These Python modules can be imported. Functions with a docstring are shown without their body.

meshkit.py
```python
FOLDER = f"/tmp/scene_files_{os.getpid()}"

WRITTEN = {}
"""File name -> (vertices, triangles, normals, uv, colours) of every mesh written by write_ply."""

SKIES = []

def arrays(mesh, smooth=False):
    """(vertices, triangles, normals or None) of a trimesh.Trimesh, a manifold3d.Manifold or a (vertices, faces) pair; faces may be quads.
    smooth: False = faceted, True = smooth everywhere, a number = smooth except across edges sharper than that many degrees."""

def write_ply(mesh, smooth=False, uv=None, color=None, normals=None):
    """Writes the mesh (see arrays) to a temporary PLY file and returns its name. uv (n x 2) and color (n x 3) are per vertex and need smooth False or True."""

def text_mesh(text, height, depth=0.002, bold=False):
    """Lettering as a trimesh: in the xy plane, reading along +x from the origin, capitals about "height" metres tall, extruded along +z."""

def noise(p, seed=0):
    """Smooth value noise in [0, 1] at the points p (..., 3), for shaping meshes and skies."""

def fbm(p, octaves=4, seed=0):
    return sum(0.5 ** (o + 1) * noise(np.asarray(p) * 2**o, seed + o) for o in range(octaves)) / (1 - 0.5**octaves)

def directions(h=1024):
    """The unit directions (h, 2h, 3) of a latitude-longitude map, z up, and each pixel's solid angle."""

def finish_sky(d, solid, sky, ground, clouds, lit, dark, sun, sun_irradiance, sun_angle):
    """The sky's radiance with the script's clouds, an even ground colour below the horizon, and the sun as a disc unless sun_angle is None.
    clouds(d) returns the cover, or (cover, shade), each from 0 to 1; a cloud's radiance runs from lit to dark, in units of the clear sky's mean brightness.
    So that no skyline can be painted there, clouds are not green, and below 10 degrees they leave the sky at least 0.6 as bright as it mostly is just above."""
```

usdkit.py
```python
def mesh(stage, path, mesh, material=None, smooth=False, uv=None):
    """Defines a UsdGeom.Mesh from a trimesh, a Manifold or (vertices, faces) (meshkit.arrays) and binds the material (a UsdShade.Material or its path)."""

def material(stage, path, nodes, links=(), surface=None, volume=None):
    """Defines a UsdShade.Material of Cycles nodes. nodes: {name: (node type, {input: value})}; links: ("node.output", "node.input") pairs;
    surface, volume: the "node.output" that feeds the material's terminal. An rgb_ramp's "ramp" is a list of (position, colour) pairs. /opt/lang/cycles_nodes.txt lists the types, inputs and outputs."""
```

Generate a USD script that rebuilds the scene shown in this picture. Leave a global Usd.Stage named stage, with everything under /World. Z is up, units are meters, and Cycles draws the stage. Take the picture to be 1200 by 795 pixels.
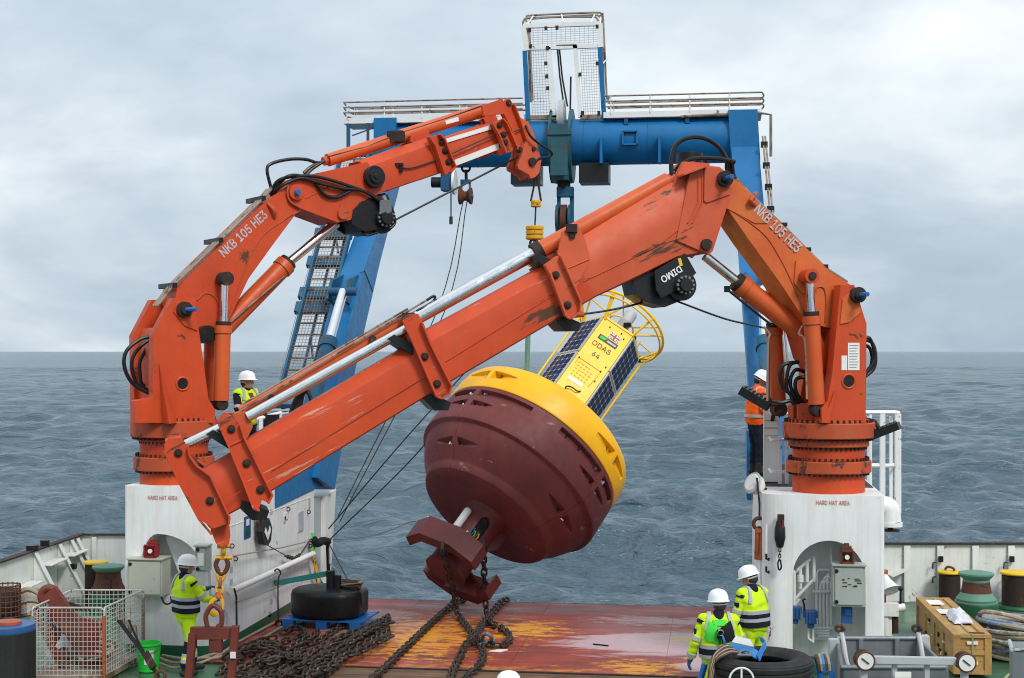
import math, random
import numpy as np, trimesh, usdkit, meshkit
import manifold3d as m3
from shapely.geometry import Polygon
from pxr import Usd, UsdGeom, UsdLux, UsdShade, Gf, Sdf

stage = Usd.Stage.CreateInMemory()
UsdGeom.SetStageUpAxis(stage, UsdGeom.Tokens.z)
UsdGeom.SetStageMetersPerUnit(stage, 1.0)
UsdGeom.Xform.Define(stage, '/World')
UsdGeom.Scope.Define(stage, '/World/Looks')
rnd = random.Random(7)
rng = np.random.default_rng(7)

# ---------------------------------------------------------------- camera, sky, sun
CAM_H = 4.9
YAW = math.radians(8.0)
FOC = 1700.0 / 1200.0
cam = UsdGeom.Camera.Define(stage, '/World/camera')
cam.CreateHorizontalApertureAttr(36.0)
cam.CreateVerticalApertureAttr(36.0 * 678 / 1024)
cam.CreateFocalLengthAttr(36.0 * FOC)
cam.CreateVerticalApertureOffsetAttr(14.5 / 1200 * 36.0)
cam.CreateClippingRangeAttr(Gf.Vec2f(0.1, 60000))
cam.CreateExposureAttr(0.90)
cx = UsdGeom.Xformable(cam)
cx.AddTranslateOp().Set(Gf.Vec3d(0, 0, CAM_H))
cx.AddRotateXYZOp().Set(Gf.Vec3f(90, 0, math.degrees(YAW)))

SUN_EL, SUN_AZ = math.radians(44), math.radians(142)     # azimuth from +y towards +x: behind the camera, to the right
sdir = np.array([math.cos(SUN_EL) * math.sin(SUN_AZ), math.cos(SUN_EL) * math.cos(SUN_AZ), math.sin(SUN_EL)])
sun = UsdLux.DistantLight.Define(stage, '/World/sun')
sun.CreateIntensityAttr(0.34)
sun.CreateAngleAttr(15.0)
sun.CreateColorAttr(Gf.Vec3f(1.0, 0.97, 0.92))
sun.GetPrim().CreateAttribute('inputs:normalize', Sdf.ValueTypeNames.Bool).Set(True)
_z = sdir; _x = np.cross([0, 0, 1.0], _z); _x /= np.linalg.norm(_x); _y = np.cross(_z, _x)
UsdGeom.Xformable(sun).AddTransformOp().Set(Gf.Matrix4d(*_x, 0, *_y, 0, *_z, 0, 0, 0, 0, 1))

sky = UsdLux.DomeLight.Define(stage, '/World/sky')
SKY_STRENGTH = 0.10
skymat = usdkit.material(stage, '/World/Looks/sky_look', {
    'sky': ('sky_texture', {'sky_type': 'single_scattering', 'sun_disc': False, 'sun_elevation': SUN_EL, 'sun_rotation': math.atan2(sdir[0], sdir[1])}),
    'tc': ('texture_coordinate', {}), 'sep': ('separate_xyz', {}),
    'zz': ('math', {'math_type': 'maximum', 'value2': 0.0}), 'za': ('math', {'math_type': 'add', 'value2': 0.30}),
    'u': ('math', {'math_type': 'divide'}), 'v': ('math', {'math_type': 'divide'}), 'uv': ('combine_xyz', {'z': 25.5}),
    'n1': ('noise_texture', {'scale': 1.05, 'detail': 6.0, 'roughness': 0.52, 'distortion': 0.45}),
    'n2': ('noise_texture', {'scale': 4.0, 'detail': 5.0, 'roughness': 0.55, 'distortion': 0.2}),
    'r1': ('rgb_ramp', {'ramp': [(0.28, (2.5, 2.98, 3.46)), (0.42, (2.8, 3.28, 3.76)), (0.53, (3.4, 3.85, 4.25)), (0.62, (4.3, 4.62, 4.88)), (0.75, (5.2, 5.4, 5.55))]}),
    'r2': ('rgb_ramp', {'ramp': [(0.3, (0.90, 0.92, 0.945)), (0.7, (1.08, 1.08, 1.07))]}),
    'mul': ('mix_color', {'blend_type': 'multiply', 'fac': 1.0, 'use_clamp': False}),
    'zen': ('rgb_ramp', {'ramp': [(0.0, (0.90, 0.93, 0.95)), (0.06, (0.96, 0.97, 0.98)), (0.3, (1.2, 1.19, 1.17)), (1.0, (1.6, 1.58, 1.54))]}),
    'mul2': ('mix_color', {'blend_type': 'multiply', 'fac': 1.0, 'use_clamp': False}),
    'mix': ('mix_color', {'fac': 0.985, 'use_clamp': False}),
    'bg': ('background_shader', {'strength': SKY_STRENGTH}),
}, [('tc.generated', 'sep.vector'), ('sep.z', 'zz.value1'), ('zz.value', 'za.value1'), ('sep.x', 'u.value1'), ('za.value', 'u.value2'),
    ('sep.y', 'v.value1'), ('za.value', 'v.value2'), ('u.value', 'uv.x'), ('v.value', 'uv.y'), ('uv.vector', 'n1.vector'), ('uv.vector', 'n2.vector'),
    ('n1.fac', 'r1.fac'), ('n2.fac', 'r2.fac'), ('r1.color', 'mul.a'), ('r2.color', 'mul.b'), ('zz.value', 'zen.fac'), ('mul.result', 'mul2.a'), ('zen.color', 'mul2.b'),
    ('sky.color', 'mix.a'), ('mul2.result', 'mix.b'), ('mix.result', 'bg.color')], surface='bg.background')
UsdShade.MaterialBindingAPI.Apply(sky.GetPrim()).Bind(skymat)
sky.GetPrim().SetCustomDataByKey('kind', 'structure')

# ---------------------------------------------------------------- projection: where a line of sight meets a surface of the ship
EYE = np.array([0, 0, CAM_H])
FWD = np.array([-math.sin(YAW), math.cos(YAW), 0]); RGT = np.array([math.cos(YAW), math.sin(YAW), 0]); UP = np.array([0, 0, 1.0])
def ray(px, py): return FWD + RGT * ((px - 600) / 1700.0) + UP * ((412 - py) / 1700.0)
def PD(px, py, d): return EYE + ray(px, py) * d
def PX(px, py, x): r = ray(px, py); return EYE + r * ((x - EYE[0]) / r[0])
def PY(px, py, y): r = ray(px, py); return EYE + r * ((y - EYE[1]) / r[1])
def PZ(px, py, z): r = ray(px, py); return EYE + r * ((z - EYE[2]) / r[2])
def V(*a): return np.array(a, float)
def unit(v): v = np.asarray(v, float); return v / (np.linalg.norm(v) + 1e-12)

class Plane:
    """A vertical plane through p0 along the horizontal direction d; n points to the viewer's side."""
    def __init__(s, p0, p1):
        s.o = np.array([p0[0], p0[1], 0.0]); d = np.array([p1[0] - p0[0], p1[1] - p0[1], 0.0]); s.d = unit(d)
        s.n = np.array([s.d[1], -s.d[0], 0.0])
        if s.n @ (EYE - s.o) < 0: s.n = -s.n
    def q(s, px, py, off=0.0):
        r = ray(px, py); o = s.o + s.n * off
        p = EYE + r * (((o - EYE) @ s.n) / (r @ s.n))
        return np.array([(p - s.o) @ s.d, p[2]])
    def p(s, sz, off=0.0): return s.o + s.d * sz[0] + s.n * off + UP * sz[1]
    def P(s, px, py, off=0.0): return s.p(s.q(px, py, off), off)

# ---------------------------------------------------------------- mesh helpers
cat = trimesh.util.concatenate
def fixm(m):
    if m.volume < 0: m.invert()
    return m
def hexa(a, b):
    """A solid between two rings of the same number of points (closed by fans)."""
    a, b = np.asarray(a, float), np.asarray(b, float); n = len(a)
    v = np.vstack([a, b]); f = []
    for i in range(n):
        j = (i + 1) % n; f += [[i, j, n + j], [i, n + j, n + i]]
    for i in range(1, n - 1): f += [[0, i + 1, i], [n, n + i, n + i + 1]]
    return fixm(trimesh.Trimesh(v, f, process=False))
def loft(rings, cap=True):
    n = len(rings[0]); v = np.vstack(rings); f = []
    for k in range(len(rings) - 1):
        for i in range(n):
            j = (i + 1) % n; a, b = k * n, (k + 1) * n
            f += [[a + i, a + j, b + j], [a + i, b + j, b + i]]
    if cap:
        e = (len(rings) - 1) * n
        for i in range(1, n - 1): f += [[0, i + 1, i], [e, e + i, e + i + 1]]
    return fixm(trimesh.Trimesh(v, f, process=False))
def box(c, s, rz=0.0):
    m = trimesh.creation.box(s)
    if rz: m.apply_transform(trimesh.transformations.rotation_matrix(rz, [0, 0, 1]))
    m.apply_translation(c); return m
def boxe(lo, hi):
    lo, hi = np.minimum(lo, hi), np.maximum(lo, hi)
    return box((lo + hi) / 2, hi - lo)
def frame_of(d, up=(0, 0, 1)):
    d = unit(d); up = np.asarray(up, float)
    if abs(d @ unit(up)) > 0.98: up = np.array([0, 1.0, 0]) if abs(d[1]) < 0.9 else np.array([1.0, 0, 0])
    x = unit(np.cross(d, up)); y = np.cross(x, d); return x, y, d
def bar(a, b, w, h, up=(0, 0, 1)):
    """A rectangular bar from a to b; w across, h along up."""
    a, b = np.asarray(a, float), np.asarray(b, float); x, y, _ = frame_of(b - a, up)
    ring = [x * sx * w / 2 + y * sy * h / 2 for sx, sy in ((-1, -1), (1, -1), (1, 1), (-1, 1))]
    return hexa([a + r for r in ring], [b + r for r in ring])
def cyl(a, b, r, r2=None, n=20):
    a, b = np.asarray(a, float), np.asarray(b, float); r2 = r if r2 is None else r2; x, y, _ = frame_of(b - a)
    t = np.arange(n) * 2 * math.pi / n; c = np.outer(np.cos(t), x) + np.outer(np.sin(t), y)
    return hexa(a + c * r, b + c * r2)
def tube(pts, r, n=8, smooth=0):
    pts = np.asarray(pts, float)
    if smooth: pts = spline(pts, smooth)
    T = np.gradient(pts, axis=0); T /= np.linalg.norm(T, axis=1, keepdims=True) + 1e-12
    x, y, _ = frame_of(T[0]); rings = []; t = np.arange(n) * 2 * math.pi / n
    for p, d in zip(pts, T):
        x = unit(x - d * (x @ d)); y = np.cross(d, x)
        rings.append(p + r * (np.outer(np.cos(t), x) + np.outer(np.sin(t), y)))
    return loft(rings)
def spline(pts, k=6):
    pts = np.asarray(pts, float)
    if len(pts) < 3: return np.linspace(pts[0], pts[-1], k + 1)
    P = np.vstack([2 * pts[0] - pts[1], pts, 2 * pts[-1] - pts[-2]]); out = []
    for i in range(1, len(P) - 2):
        for t in np.arange(k) / k:
            a, b, c, d = P[i - 1:i + 3]
            out.append(0.5 * (2 * b + (c - a) * t + (2 * a - 5 * b + 4 * c - d) * t * t + (3 * b - a - 3 * c + d) * t ** 3))
    out.append(pts[-1]); return np.array(out)
def sag(a, b, s, k=10):
    t = np.linspace(0, 1, k + 1)[:, None]; p = np.asarray(a) * (1 - t) + np.asarray(b) * t
    p[:, 2] -= 4 * s * (t * (1 - t))[:, 0]; return p
def lathe(prof, n=40, o=(0, 0, 0), axis=(0, 0, 1), ref=None):
    """prof: (radius, height) pairs from one end of the axis to the other."""
    ax = unit(axis); x, y, _ = frame_of(ax) if ref is None else (unit(np.asarray(ref) - ax * (np.asarray(ref) @ ax)), None, None)
    if y is None: y = np.cross(ax, x)
    t = np.arange(n) * 2 * math.pi / n; c = np.outer(np.cos(t), x) + np.outer(np.sin(t), y)
    return loft([np.asarray(o) + ax * h + c * max(r, 1e-4) for r, h in prof])
def torus(c, R, r, axis=(0, 0, 1), n=32, k=10):
    x, y, z = frame_of(axis); rings = []
    for a in np.arange(n) * 2 * math.pi / n:
        e = x * math.cos(a) + y * math.sin(a); b = np.arange(k) * 2 * math.pi / k
        rings.append(np.asarray(c) + e * R + r * (np.outer(np.cos(b), e) + np.outer(np.sin(b), z)))
    rings.append(rings[0]); return loft(rings, cap=False)
def extr(pl, poly, t0, t1, holes=()):
    """A polygon of (s, z) points of the plane pl as a slab from offset t0 to t1."""
    g = Polygon(poly, holes).buffer(0)
    if g.geom_type != 'Polygon': g = max(g.geoms, key=lambda x: x.area)
    m = trimesh.creation.extrude_polygon(g, abs(t1 - t0), engine='earcut'); v = np.array(m.vertices)
    w = pl.o + np.outer(v[:, 0], pl.d) + np.outer(v[:, 2] + min(t0, t1), pl.n) + np.outer(v[:, 1], UP)
    return fixm(trimesh.Trimesh(w, m.faces, process=False))
def disc2(c, r, n=16):
    t = np.arange(n) * 2 * math.pi / n; return np.c_[c[0] + r * np.cos(t), c[1] + r * np.sin(t)]
class Plain:                                              # a plane given by three axes
    def __init__(s, o, d, up, n): s.o, s.d, s.up, s.n = map(lambda a: np.asarray(a, float), (o, d, up, n))
def extr3(o, u, v, poly, th, holes=()):
    """A polygon in the plane (o; u, v) as a slab of thickness th along u x v."""
    u, v = unit(u), unit(v); n = np.cross(u, v); g = Polygon(poly, holes).buffer(0)
    m = trimesh.creation.extrude_polygon(g, th, engine='earcut'); w = np.array(m.vertices)
    return fixm(trimesh.Trimesh(np.asarray(o) + np.outer(w[:, 0], u) + np.outer(w[:, 1], v) + np.outer(w[:, 2], n), m.faces, process=False))
def text(s, height, o, u, v, depth=0.004, bold=True, center=False):
    m = meshkit.text_mesh(s, height, depth, bold); w = np.array(m.vertices); u, v = unit(u), unit(v); n = np.cross(u, v)
    if center: w[:, :2] -= (w[:, :2].min(0) + w[:, :2].max(0)) / 2
    return trimesh.Trimesh(np.asarray(o) + np.outer(w[:, 0], u) + np.outer(w[:, 1], v) + np.outer(w[:, 2], n), m.faces, process=False)
def to_mani(m):
    m = trimesh.Trimesh(m.vertices, m.faces, process=True); m.merge_vertices()
    return m3.Manifold(m3.Mesh(np.asarray(m.vertices, np.float32), np.asarray(m.faces, np.uint32)))
def from_mani(m):
    k = m.to_mesh(); return trimesh.Trimesh(k.vert_properties[:, :3], k.tri_verts, process=False)
def hull(pts): return m3.Manifold.hull_points(np.asarray(pts, float))

# ---------------------------------------------------------------- prims
_used = {}
def fresh(parent, name):
    k = _used.get((parent, name), 0); _used[(parent, name)] = k + 1
    return f'{parent}/{name}' if k == 0 else f'{parent}/{name}_{k:03d}'
def tagprim(p, label=None, category=None, group=None, kind=None):
    for k, v in (('label', label), ('category', category), ('group', group), ('kind', kind)):
        if v: p.SetCustomDataByKey(k, v)
class Thing:
    def __init__(s, name, label, category, loc=(0, 0, 0), group=None, kind=None):
        s.path = fresh('/World', name); s.loc = np.asarray(loc, float)
        x = UsdGeom.Xform.Define(stage, s.path); x.AddTranslateOp().Set(Gf.Vec3d(*map(float, s.loc)))
        tagprim(x.GetPrim(), label, category, group, kind)
    def part(s, name, mesh, mat, parent=None, smooth=35, label=None, kind=None):
        if isinstance(mesh, (list, tuple)): mesh = cat(list(mesh))
        mesh = trimesh.Trimesh(np.asarray(mesh.vertices) - s.loc, mesh.faces, process=False)
        path = fresh(parent or s.path, name)
        m = usdkit.mesh(stage, path, mesh, M[mat], smooth=smooth); tagprim(m.GetPrim(), label, kind=kind)
        return path
def single(name, mesh, mat, label=None, category=None, group=None, kind=None, smooth=35):
    if isinstance(mesh, (list, tuple)): mesh = cat(list(mesh))
    m = usdkit.mesh(stage, fresh('/World', name), mesh, M[mat], smooth=smooth)
    tagprim(m.GetPrim(), label, category, group, kind); return m

# ---------------------------------------------------------------- materials
M = {}
def mat(name, nodes, links, surface): M[name] = usdkit.material(stage, '/World/Looks/' + name, nodes, links, surface=surface)
def paint(name, col, col2=None, rough=0.45, wear=0.0, wcol=(0.09, 0.035, 0.018), wscale=5.0, streak=0.0, scol=(0.2, 0.12, 0.07), metal=0.0, bev=0.012, bump=0.15, tone=1.3, spec=0.36, wear2=0.0, wcol2=(0.6, 0.55, 0.5), along=None):
    col2 = col2 or tuple(c * 0.82 for c in col)
    n = {'tc': ('texture_coordinate', {}), 'n1': ('noise_texture', {'scale': tone, 'detail': 6.0, 'roughness': 0.6}),
         'tone': ('rgb_ramp', {'ramp': [(0.3, col2), (0.68, col)]}),
         'n2': ('noise_texture', {'scale': wscale, 'detail': 8.0, 'roughness': 0.68}),
         'p': ('principled_bsdf', {'metallic': metal, 'specular_ior_level': spec}),
         'ro': ('map_range', {'value': 0.5, 'from_min': 0.3, 'from_max': 0.7, 'to_min': max(rough - 0.1, 0.03), 'to_max': rough + 0.13}),
         'bu': ('bump', {'strength': bump, 'distance': 0.02})}
    l = [('tc.object', 'n1.vector'), ('tc.object', 'n2.vector'), ('n1.fac', 'tone.fac'), ('n2.fac', 'ro.value'), ('ro.result', 'p.roughness'), ('n2.fac', 'bu.height'), ('bu.normal', 'p.normal')]
    out = 'tone.color'
    if streak:
        n['mp'] = ('mapping', {'scale': (5.0, 5.0, 0.35)}); n['n3'] = ('noise_texture', {'scale': 1.6, 'detail': 6.0, 'roughness': 0.7})
        n['sr'] = ('rgb_ramp', {'ramp': [(0.46, (0, 0, 0)), (0.70, (streak,) * 3)]}); n['sm'] = ('mix_color', {'b': scol})
        l += [('tc.object', 'mp.vector'), ('mp.vector', 'n3.vector'), ('n3.fac', 'sr.fac'), ('sr.color', 'sm.fac'), (out, 'sm.a')]; out = 'sm.result'
    src = 'tc.object'
    if along is not None:
        az, el = math.atan2(along[1], along[0]), math.asin(along[2])
        n['ma'] = ('mapping', {'rotation': (0, 0, -az)}); n['mb'] = ('mapping', {'rotation': (0, el, 0)}); n['mc'] = ('mapping', {'scale': (0.28, 1.5, 1.5)})
        l += [('tc.object', 'ma.vector'), ('ma.vector', 'mb.vector'), ('mb.vector', 'mc.vector')]; src = 'mc.vector'
    if wear2:
        n['mq'] = ('mapping', {'scale': (0.7, 0.7, 2.2), 'location': (3.1, 1.7, 9.2)}); n['n5'] = ('noise_texture', {'scale': wscale * 0.8, 'detail': 7.0, 'roughness': 0.65})
        n['w2'] = ('rgb_ramp', {'ramp': [(0.66 - wear2, (0, 0, 0)), (0.68 - wear2, (0.85,) * 3)]}); n['wm2'] = ('mix_color', {'b': wcol2})
        l += [(src, 'mq.vector'), ('mq.vector', 'n5.vector'), ('n5.fac', 'w2.fac'), ('w2.color', 'wm2.fac'), (out, 'wm2.a')]; out = 'wm2.result'
    if wear:
        n['n4'] = ('noise_texture', {'scale': wscale * 0.45, 'detail': 9.0, 'roughness': 0.72, 'distortion': 0.4})
        n['wr'] = ('rgb_ramp', {'ramp': [(0.70 - wear, (0, 0, 0)), (0.73 - wear, (1, 1, 1))]}); n['wm'] = ('mix_color', {'b': wcol})
        l += [(src, 'n4.vector'), ('n4.fac', 'wr.fac'), ('wr.color', 'wm.fac'), (out, 'wm.a')]; out = 'wm.result'
    if bev:
        n['bv'] = ('bevel', {'samples': 4, 'radius': bev}); l.append(('bv.bevel', 'bu.normal'))
    l.append((out, 'p.base_color'))
    mat(name, n, l, 'p.BSDF')

BOOM_DIR = (0.86, 0.23, 0.45)        # the long jib's direction: scrapes run along it
paint('crane_orange', (0.57, 0.066, 0.013), (0.46, 0.050, 0.012), 0.45, wear=0.085, streak=0.22, scol=(0.28, 0.05, 0.02))
paint('boom_orange', (0.57, 0.068, 0.015), (0.46, 0.048, 0.012), 0.45, wear=0.105, wscale=3.5, streak=0.2, scol=(0.33, 0.06, 0.03), wear2=0.022, wcol2=(0.52, 0.27, 0.2), along=BOOM_DIR)
paint('jib_faded', (0.58, 0.097, 0.034), (0.48, 0.065, 0.021), 0.5, wear=0.07, streak=0.25, along=BOOM_DIR, scol=(0.45, 0.12, 0.06))
paint('boom_faded', (0.60, 0.135, 0.026), (0.52, 0.082, 0.017), 0.45, wear=0.07, streak=0.25, scol=(0.4, 0.08, 0.02))
paint('flange_orange', (0.52, 0.08, 0.022), (0.40, 0.06, 0.02), 0.5, wear=0.13, wscale=7, streak=0.3)
paint('barrel_orange', (0.60, 0.11, 0.025), (0.52, 0.075, 0.02), 0.38, wear=0.04, streak=0.2, scol=(0.3, 0.06, 0.02))
paint('chrome', (0.72, 0.73, 0.74), (0.6, 0.61, 0.62), 0.18, metal=1.0, bev=0, bump=0.02)
paint('blue_paint', (0.0015, 0.135, 0.345), (0.0015, 0.108, 0.28), 0.42, wear=0.03, streak=0.18, scol=(0.02, 0.08, 0.18))
paint('blue_dark', (0.012, 0.075, 0.17), (0.01, 0.06, 0.13), 0.5, wear=0.06)
paint('blue_worn', (0.006, 0.10, 0.20), (0.005, 0.07, 0.14), 0.5, wear=0.12, wscale=8)
paint('teal_worn', (0.02, 0.10, 0.13), (0.015, 0.065, 0.08), 0.5, wear=0.12, wscale=7)
paint('white_paint', (0.76, 0.77, 0.76), (0.66, 0.68, 0.68), 0.42, wear=0.055, streak=0.36, scol=(0.46, 0.37, 0.27), wscale=4)
paint('white_old', (0.72, 0.73, 0.70), (0.60, 0.62, 0.60), 0.5, wear=0.06, streak=0.3, scol=(0.42, 0.32, 0.2), wscale=7)
paint('rail_white', (0.74, 0.75, 0.74), (0.64, 0.64, 0.62), 0.45, wear=0.09, wscale=9, wcol=(0.22, 0.13, 0.07), bev=0)
paint('rail_tan', (0.30, 0.25, 0.20), (0.15, 0.11, 0.08), 0.5, wear=0.16, wscale=9, wcol=(0.12, 0.06, 0.035), bev=0)
paint('maroon', (0.160, 0.032, 0.030), (0.115, 0.0235, 0.0225), 0.56, bump=0.1, tone=2.0, streak=0.14, scol=(0.22, 0.08, 0.07), wear=0.03, wcol=(0.2, 0.085, 0.075), wear2=0.005, wcol2=(0.26, 0.16, 0.14), bev=0.02)
paint('maroon_steel', (0.145, 0.030, 0.027), (0.105, 0.021, 0.02), 0.45, wear=0.03, bev=0.01)
paint('buoy_yellow', (0.84, 0.44, 0.004), (0.78, 0.38, 0.004), 0.38, bump=0.06, streak=0.1, scol=(0.55, 0.28, 0.02), bev=0.015)
paint('tower_yellow', (0.86, 0.54, 0.006), (0.80, 0.47, 0.006), 0.35, bump=0.04, wear=0.02)
paint('wire_grey', (0.50, 0.50, 0.48), (0.36, 0.34, 0.31), 0.5, wear=0.1, bev=0)
paint('panel_frame', (0.62, 0.63, 0.64), None, 0.35, metal=0.6, bev=0)
paint('solar_cell', (0.010, 0.013, 0.045), (0.008, 0.010, 0.032), 0.16, bev=0, bump=0.0, spec=0.6)
paint('black_steel', (0.009, 0.009, 0.010), (0.005, 0.005, 0.006), 0.4, wear=0.04, wcol=(0.06, 0.05, 0.045))
paint('rubber', (0.013, 0.0125, 0.012), (0.008, 0.008, 0.008), 0.55, bump=0.3, streak=0.25, scol=(0.05, 0.045, 0.04), wscale=9)
paint('fender_rubber', (0.008, 0.008, 0.008), (0.005, 0.005, 0.005), 0.35, bump=0.2, wear=0.05, wcol=(0.03, 0.027, 0.023))
paint('hose', (0.008, 0.008, 0.009), None, 0.4, bev=0)
paint('cable', (0.035, 0.034, 0.033), None, 0.5, bev=0, metal=0.3)
paint('rope_light', (0.36, 0.31, 0.22), (0.22, 0.18, 0.12), 0.85, bev=0, wscale=30)
paint('rope_brown', (0.10, 0.065, 0.04), (0.055, 0.035, 0.022), 0.9, bev=0, wscale=40)
paint('chain_steel', (0.058, 0.043, 0.033), (0.024, 0.018, 0.015), 0.45, wear=0.13, wcol=(0.095, 0.045, 0.023), wscale=14, bev=0, metal=0.35, tone=6)
paint('rust', (0.13, 0.045, 0.022), (0.065, 0.024, 0.014), 0.75, wear=0.12, wcol=(0.035, 0.018, 0.012), wscale=9)
paint('rust_red', (0.17, 0.034, 0.022), (0.10, 0.022, 0.016), 0.6, wear=0.1, wcol=(0.06, 0.03, 0.02), wscale=8)
paint('rust_dark', (0.032, 0.017, 0.012), (0.018, 0.010, 0.008), 0.7, wear=0.12, wcol=(0.10, 0.045, 0.02), wscale=7)
paint('green_paint', (0.012, 0.10, 0.045), (0.009, 0.07, 0.03), 0.45, wear=0.06, wcol=(0.10, 0.06, 0.035))
paint('green_faded', (0.13, 0.27, 0.20), (0.085, 0.20, 0.14), 0.55, wear=0.08)
paint('yellow_worn', (0.70, 0.38, 0.012), (0.55, 0.28, 0.012), 0.45, wear=0.12, wscale=9)
paint('yellow_paint', (0.78, 0.50, 0.01), (0.66, 0.40, 0.01), 0.45, wear=0.05)
paint('cabinet', (0.47, 0.47, 0.40), (0.38, 0.38, 0.31), 0.5, wear=0.07, wcol=(0.17, 0.09, 0.045), wscale=6)
paint('cabinet_grey', (0.36, 0.39, 0.36), (0.30, 0.33, 0.30), 0.45, wear=0.03)
paint('grey_steel', (0.20, 0.22, 0.235), (0.14, 0.155, 0.17), 0.45, wear=0.05, streak=0.3, scol=(0.12, 0.11, 0.10), metal=0.3)
paint('grey_light', (0.42, 0.44, 0.45), (0.34, 0.36, 0.37), 0.45, wear=0.04)
paint('red_plastic', (0.24, 0.014, 0.016), None, 0.35)
paint('red_lettering', (0.55, 0.22, 0.20), None, 0.6, bev=0, wear=0.1, wcol=(0.7, 0.6, 0.58), wscale=25)
paint('grey_lettering', (0.46, 0.47, 0.52), (0.38, 0.38, 0.42), 0.6, bev=0, wear=0.12, wcol=(0.5, 0.18, 0.08), wscale=20)
paint('black_lettering', (0.02, 0.02, 0.02), None, 0.5, bev=0)
paint('white_lettering', (0.8, 0.8, 0.78), None, 0.5, bev=0)
paint('sticker_white', (0.75, 0.75, 0.72), (0.66, 0.66, 0.62), 0.4, bev=0)
paint('blue_plastic', (0.012, 0.13, 0.42), None, 0.35)
paint('lamp_blue', (0.02, 0.09, 0.26), (0.015, 0.06, 0.18), 0.4, wear=0.08)
paint('green_plastic', (0.03, 0.55, 0.06), None, 0.4)
paint('grey_plastic', (0.40, 0.40, 0.41), None, 0.4)
paint('orange_rust', (0.42, 0.10, 0.03), (0.25, 0.06, 0.025), 0.6, wear=0.12)
paint('hi_vis', (0.56, 0.80, 0.018), (0.48, 0.70, 0.012), 0.75, bev=0, bump=0.5, wscale=14, tone=5, spec=0.2)
paint('hi_vis_orange', (0.90, 0.13, 0.015), (0.78, 0.10, 0.012), 0.75, bev=0, bump=0.4, tone=4, spec=0.2)
paint('navy_cloth', (0.012, 0.015, 0.032), (0.009, 0.011, 0.022), 0.85, bev=0, bump=0.5, wscale=14, spec=0.2)
paint('dark_cloth', (0.014, 0.014, 0.016), None, 0.85, bev=0, bump=0.4, spec=0.2)
paint('reflective', (0.40, 0.41, 0.42), (0.34, 0.35, 0.36), 0.45, bev=0)
paint('boot_black', (0.02, 0.017, 0.015), None, 0.5, bev=0)
paint('glove_blue', (0.02, 0.13, 0.32), (0.012, 0.05, 0.13), 0.7, bev=0)
paint('hat_white', (0.80, 0.81, 0.82), (0.77, 0.78, 0.79), 0.28, bev=0, bump=0.0)
paint('hair', (0.028, 0.02, 0.015), (0.06, 0.05, 0.042), 0.7, bev=0, bump=0.5, wscale=60)
paint('skin', (0.46, 0.24, 0.17), (0.40, 0.19, 0.13), 0.5, bev=0, tone=8, bump=0.05)
paint('strap_blue', (0.02, 0.22, 0.55), (0.015, 0.15, 0.42), 0.6, bev=0)
paint('strap_teal', (0.02, 0.17, 0.17), None, 0.7, bev=0)
paint('strap_green', (0.05, 0.62, 0.05), None, 0.6, bev=0)
paint('sling_white', (0.62, 0.62, 0.62), (0.5, 0.5, 0.5), 0.8, bev=0)
paint('plastic_wrap', (0.66, 0.68, 0.74), (0.5, 0.5, 0.58), 0.25, bev=0)
paint('paper', (0.74, 0.74, 0.73), None, 0.7, bev=0)
paint('rope_blue', (0.05, 0.15, 0.30), (0.35, 0.33, 0.30), 0.85, bev=0, tone=22)
paint('rope_mixed', (0.45, 0.40, 0.34), (0.03, 0.07, 0.06), 0.85, bev=0, tone=16)
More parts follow.
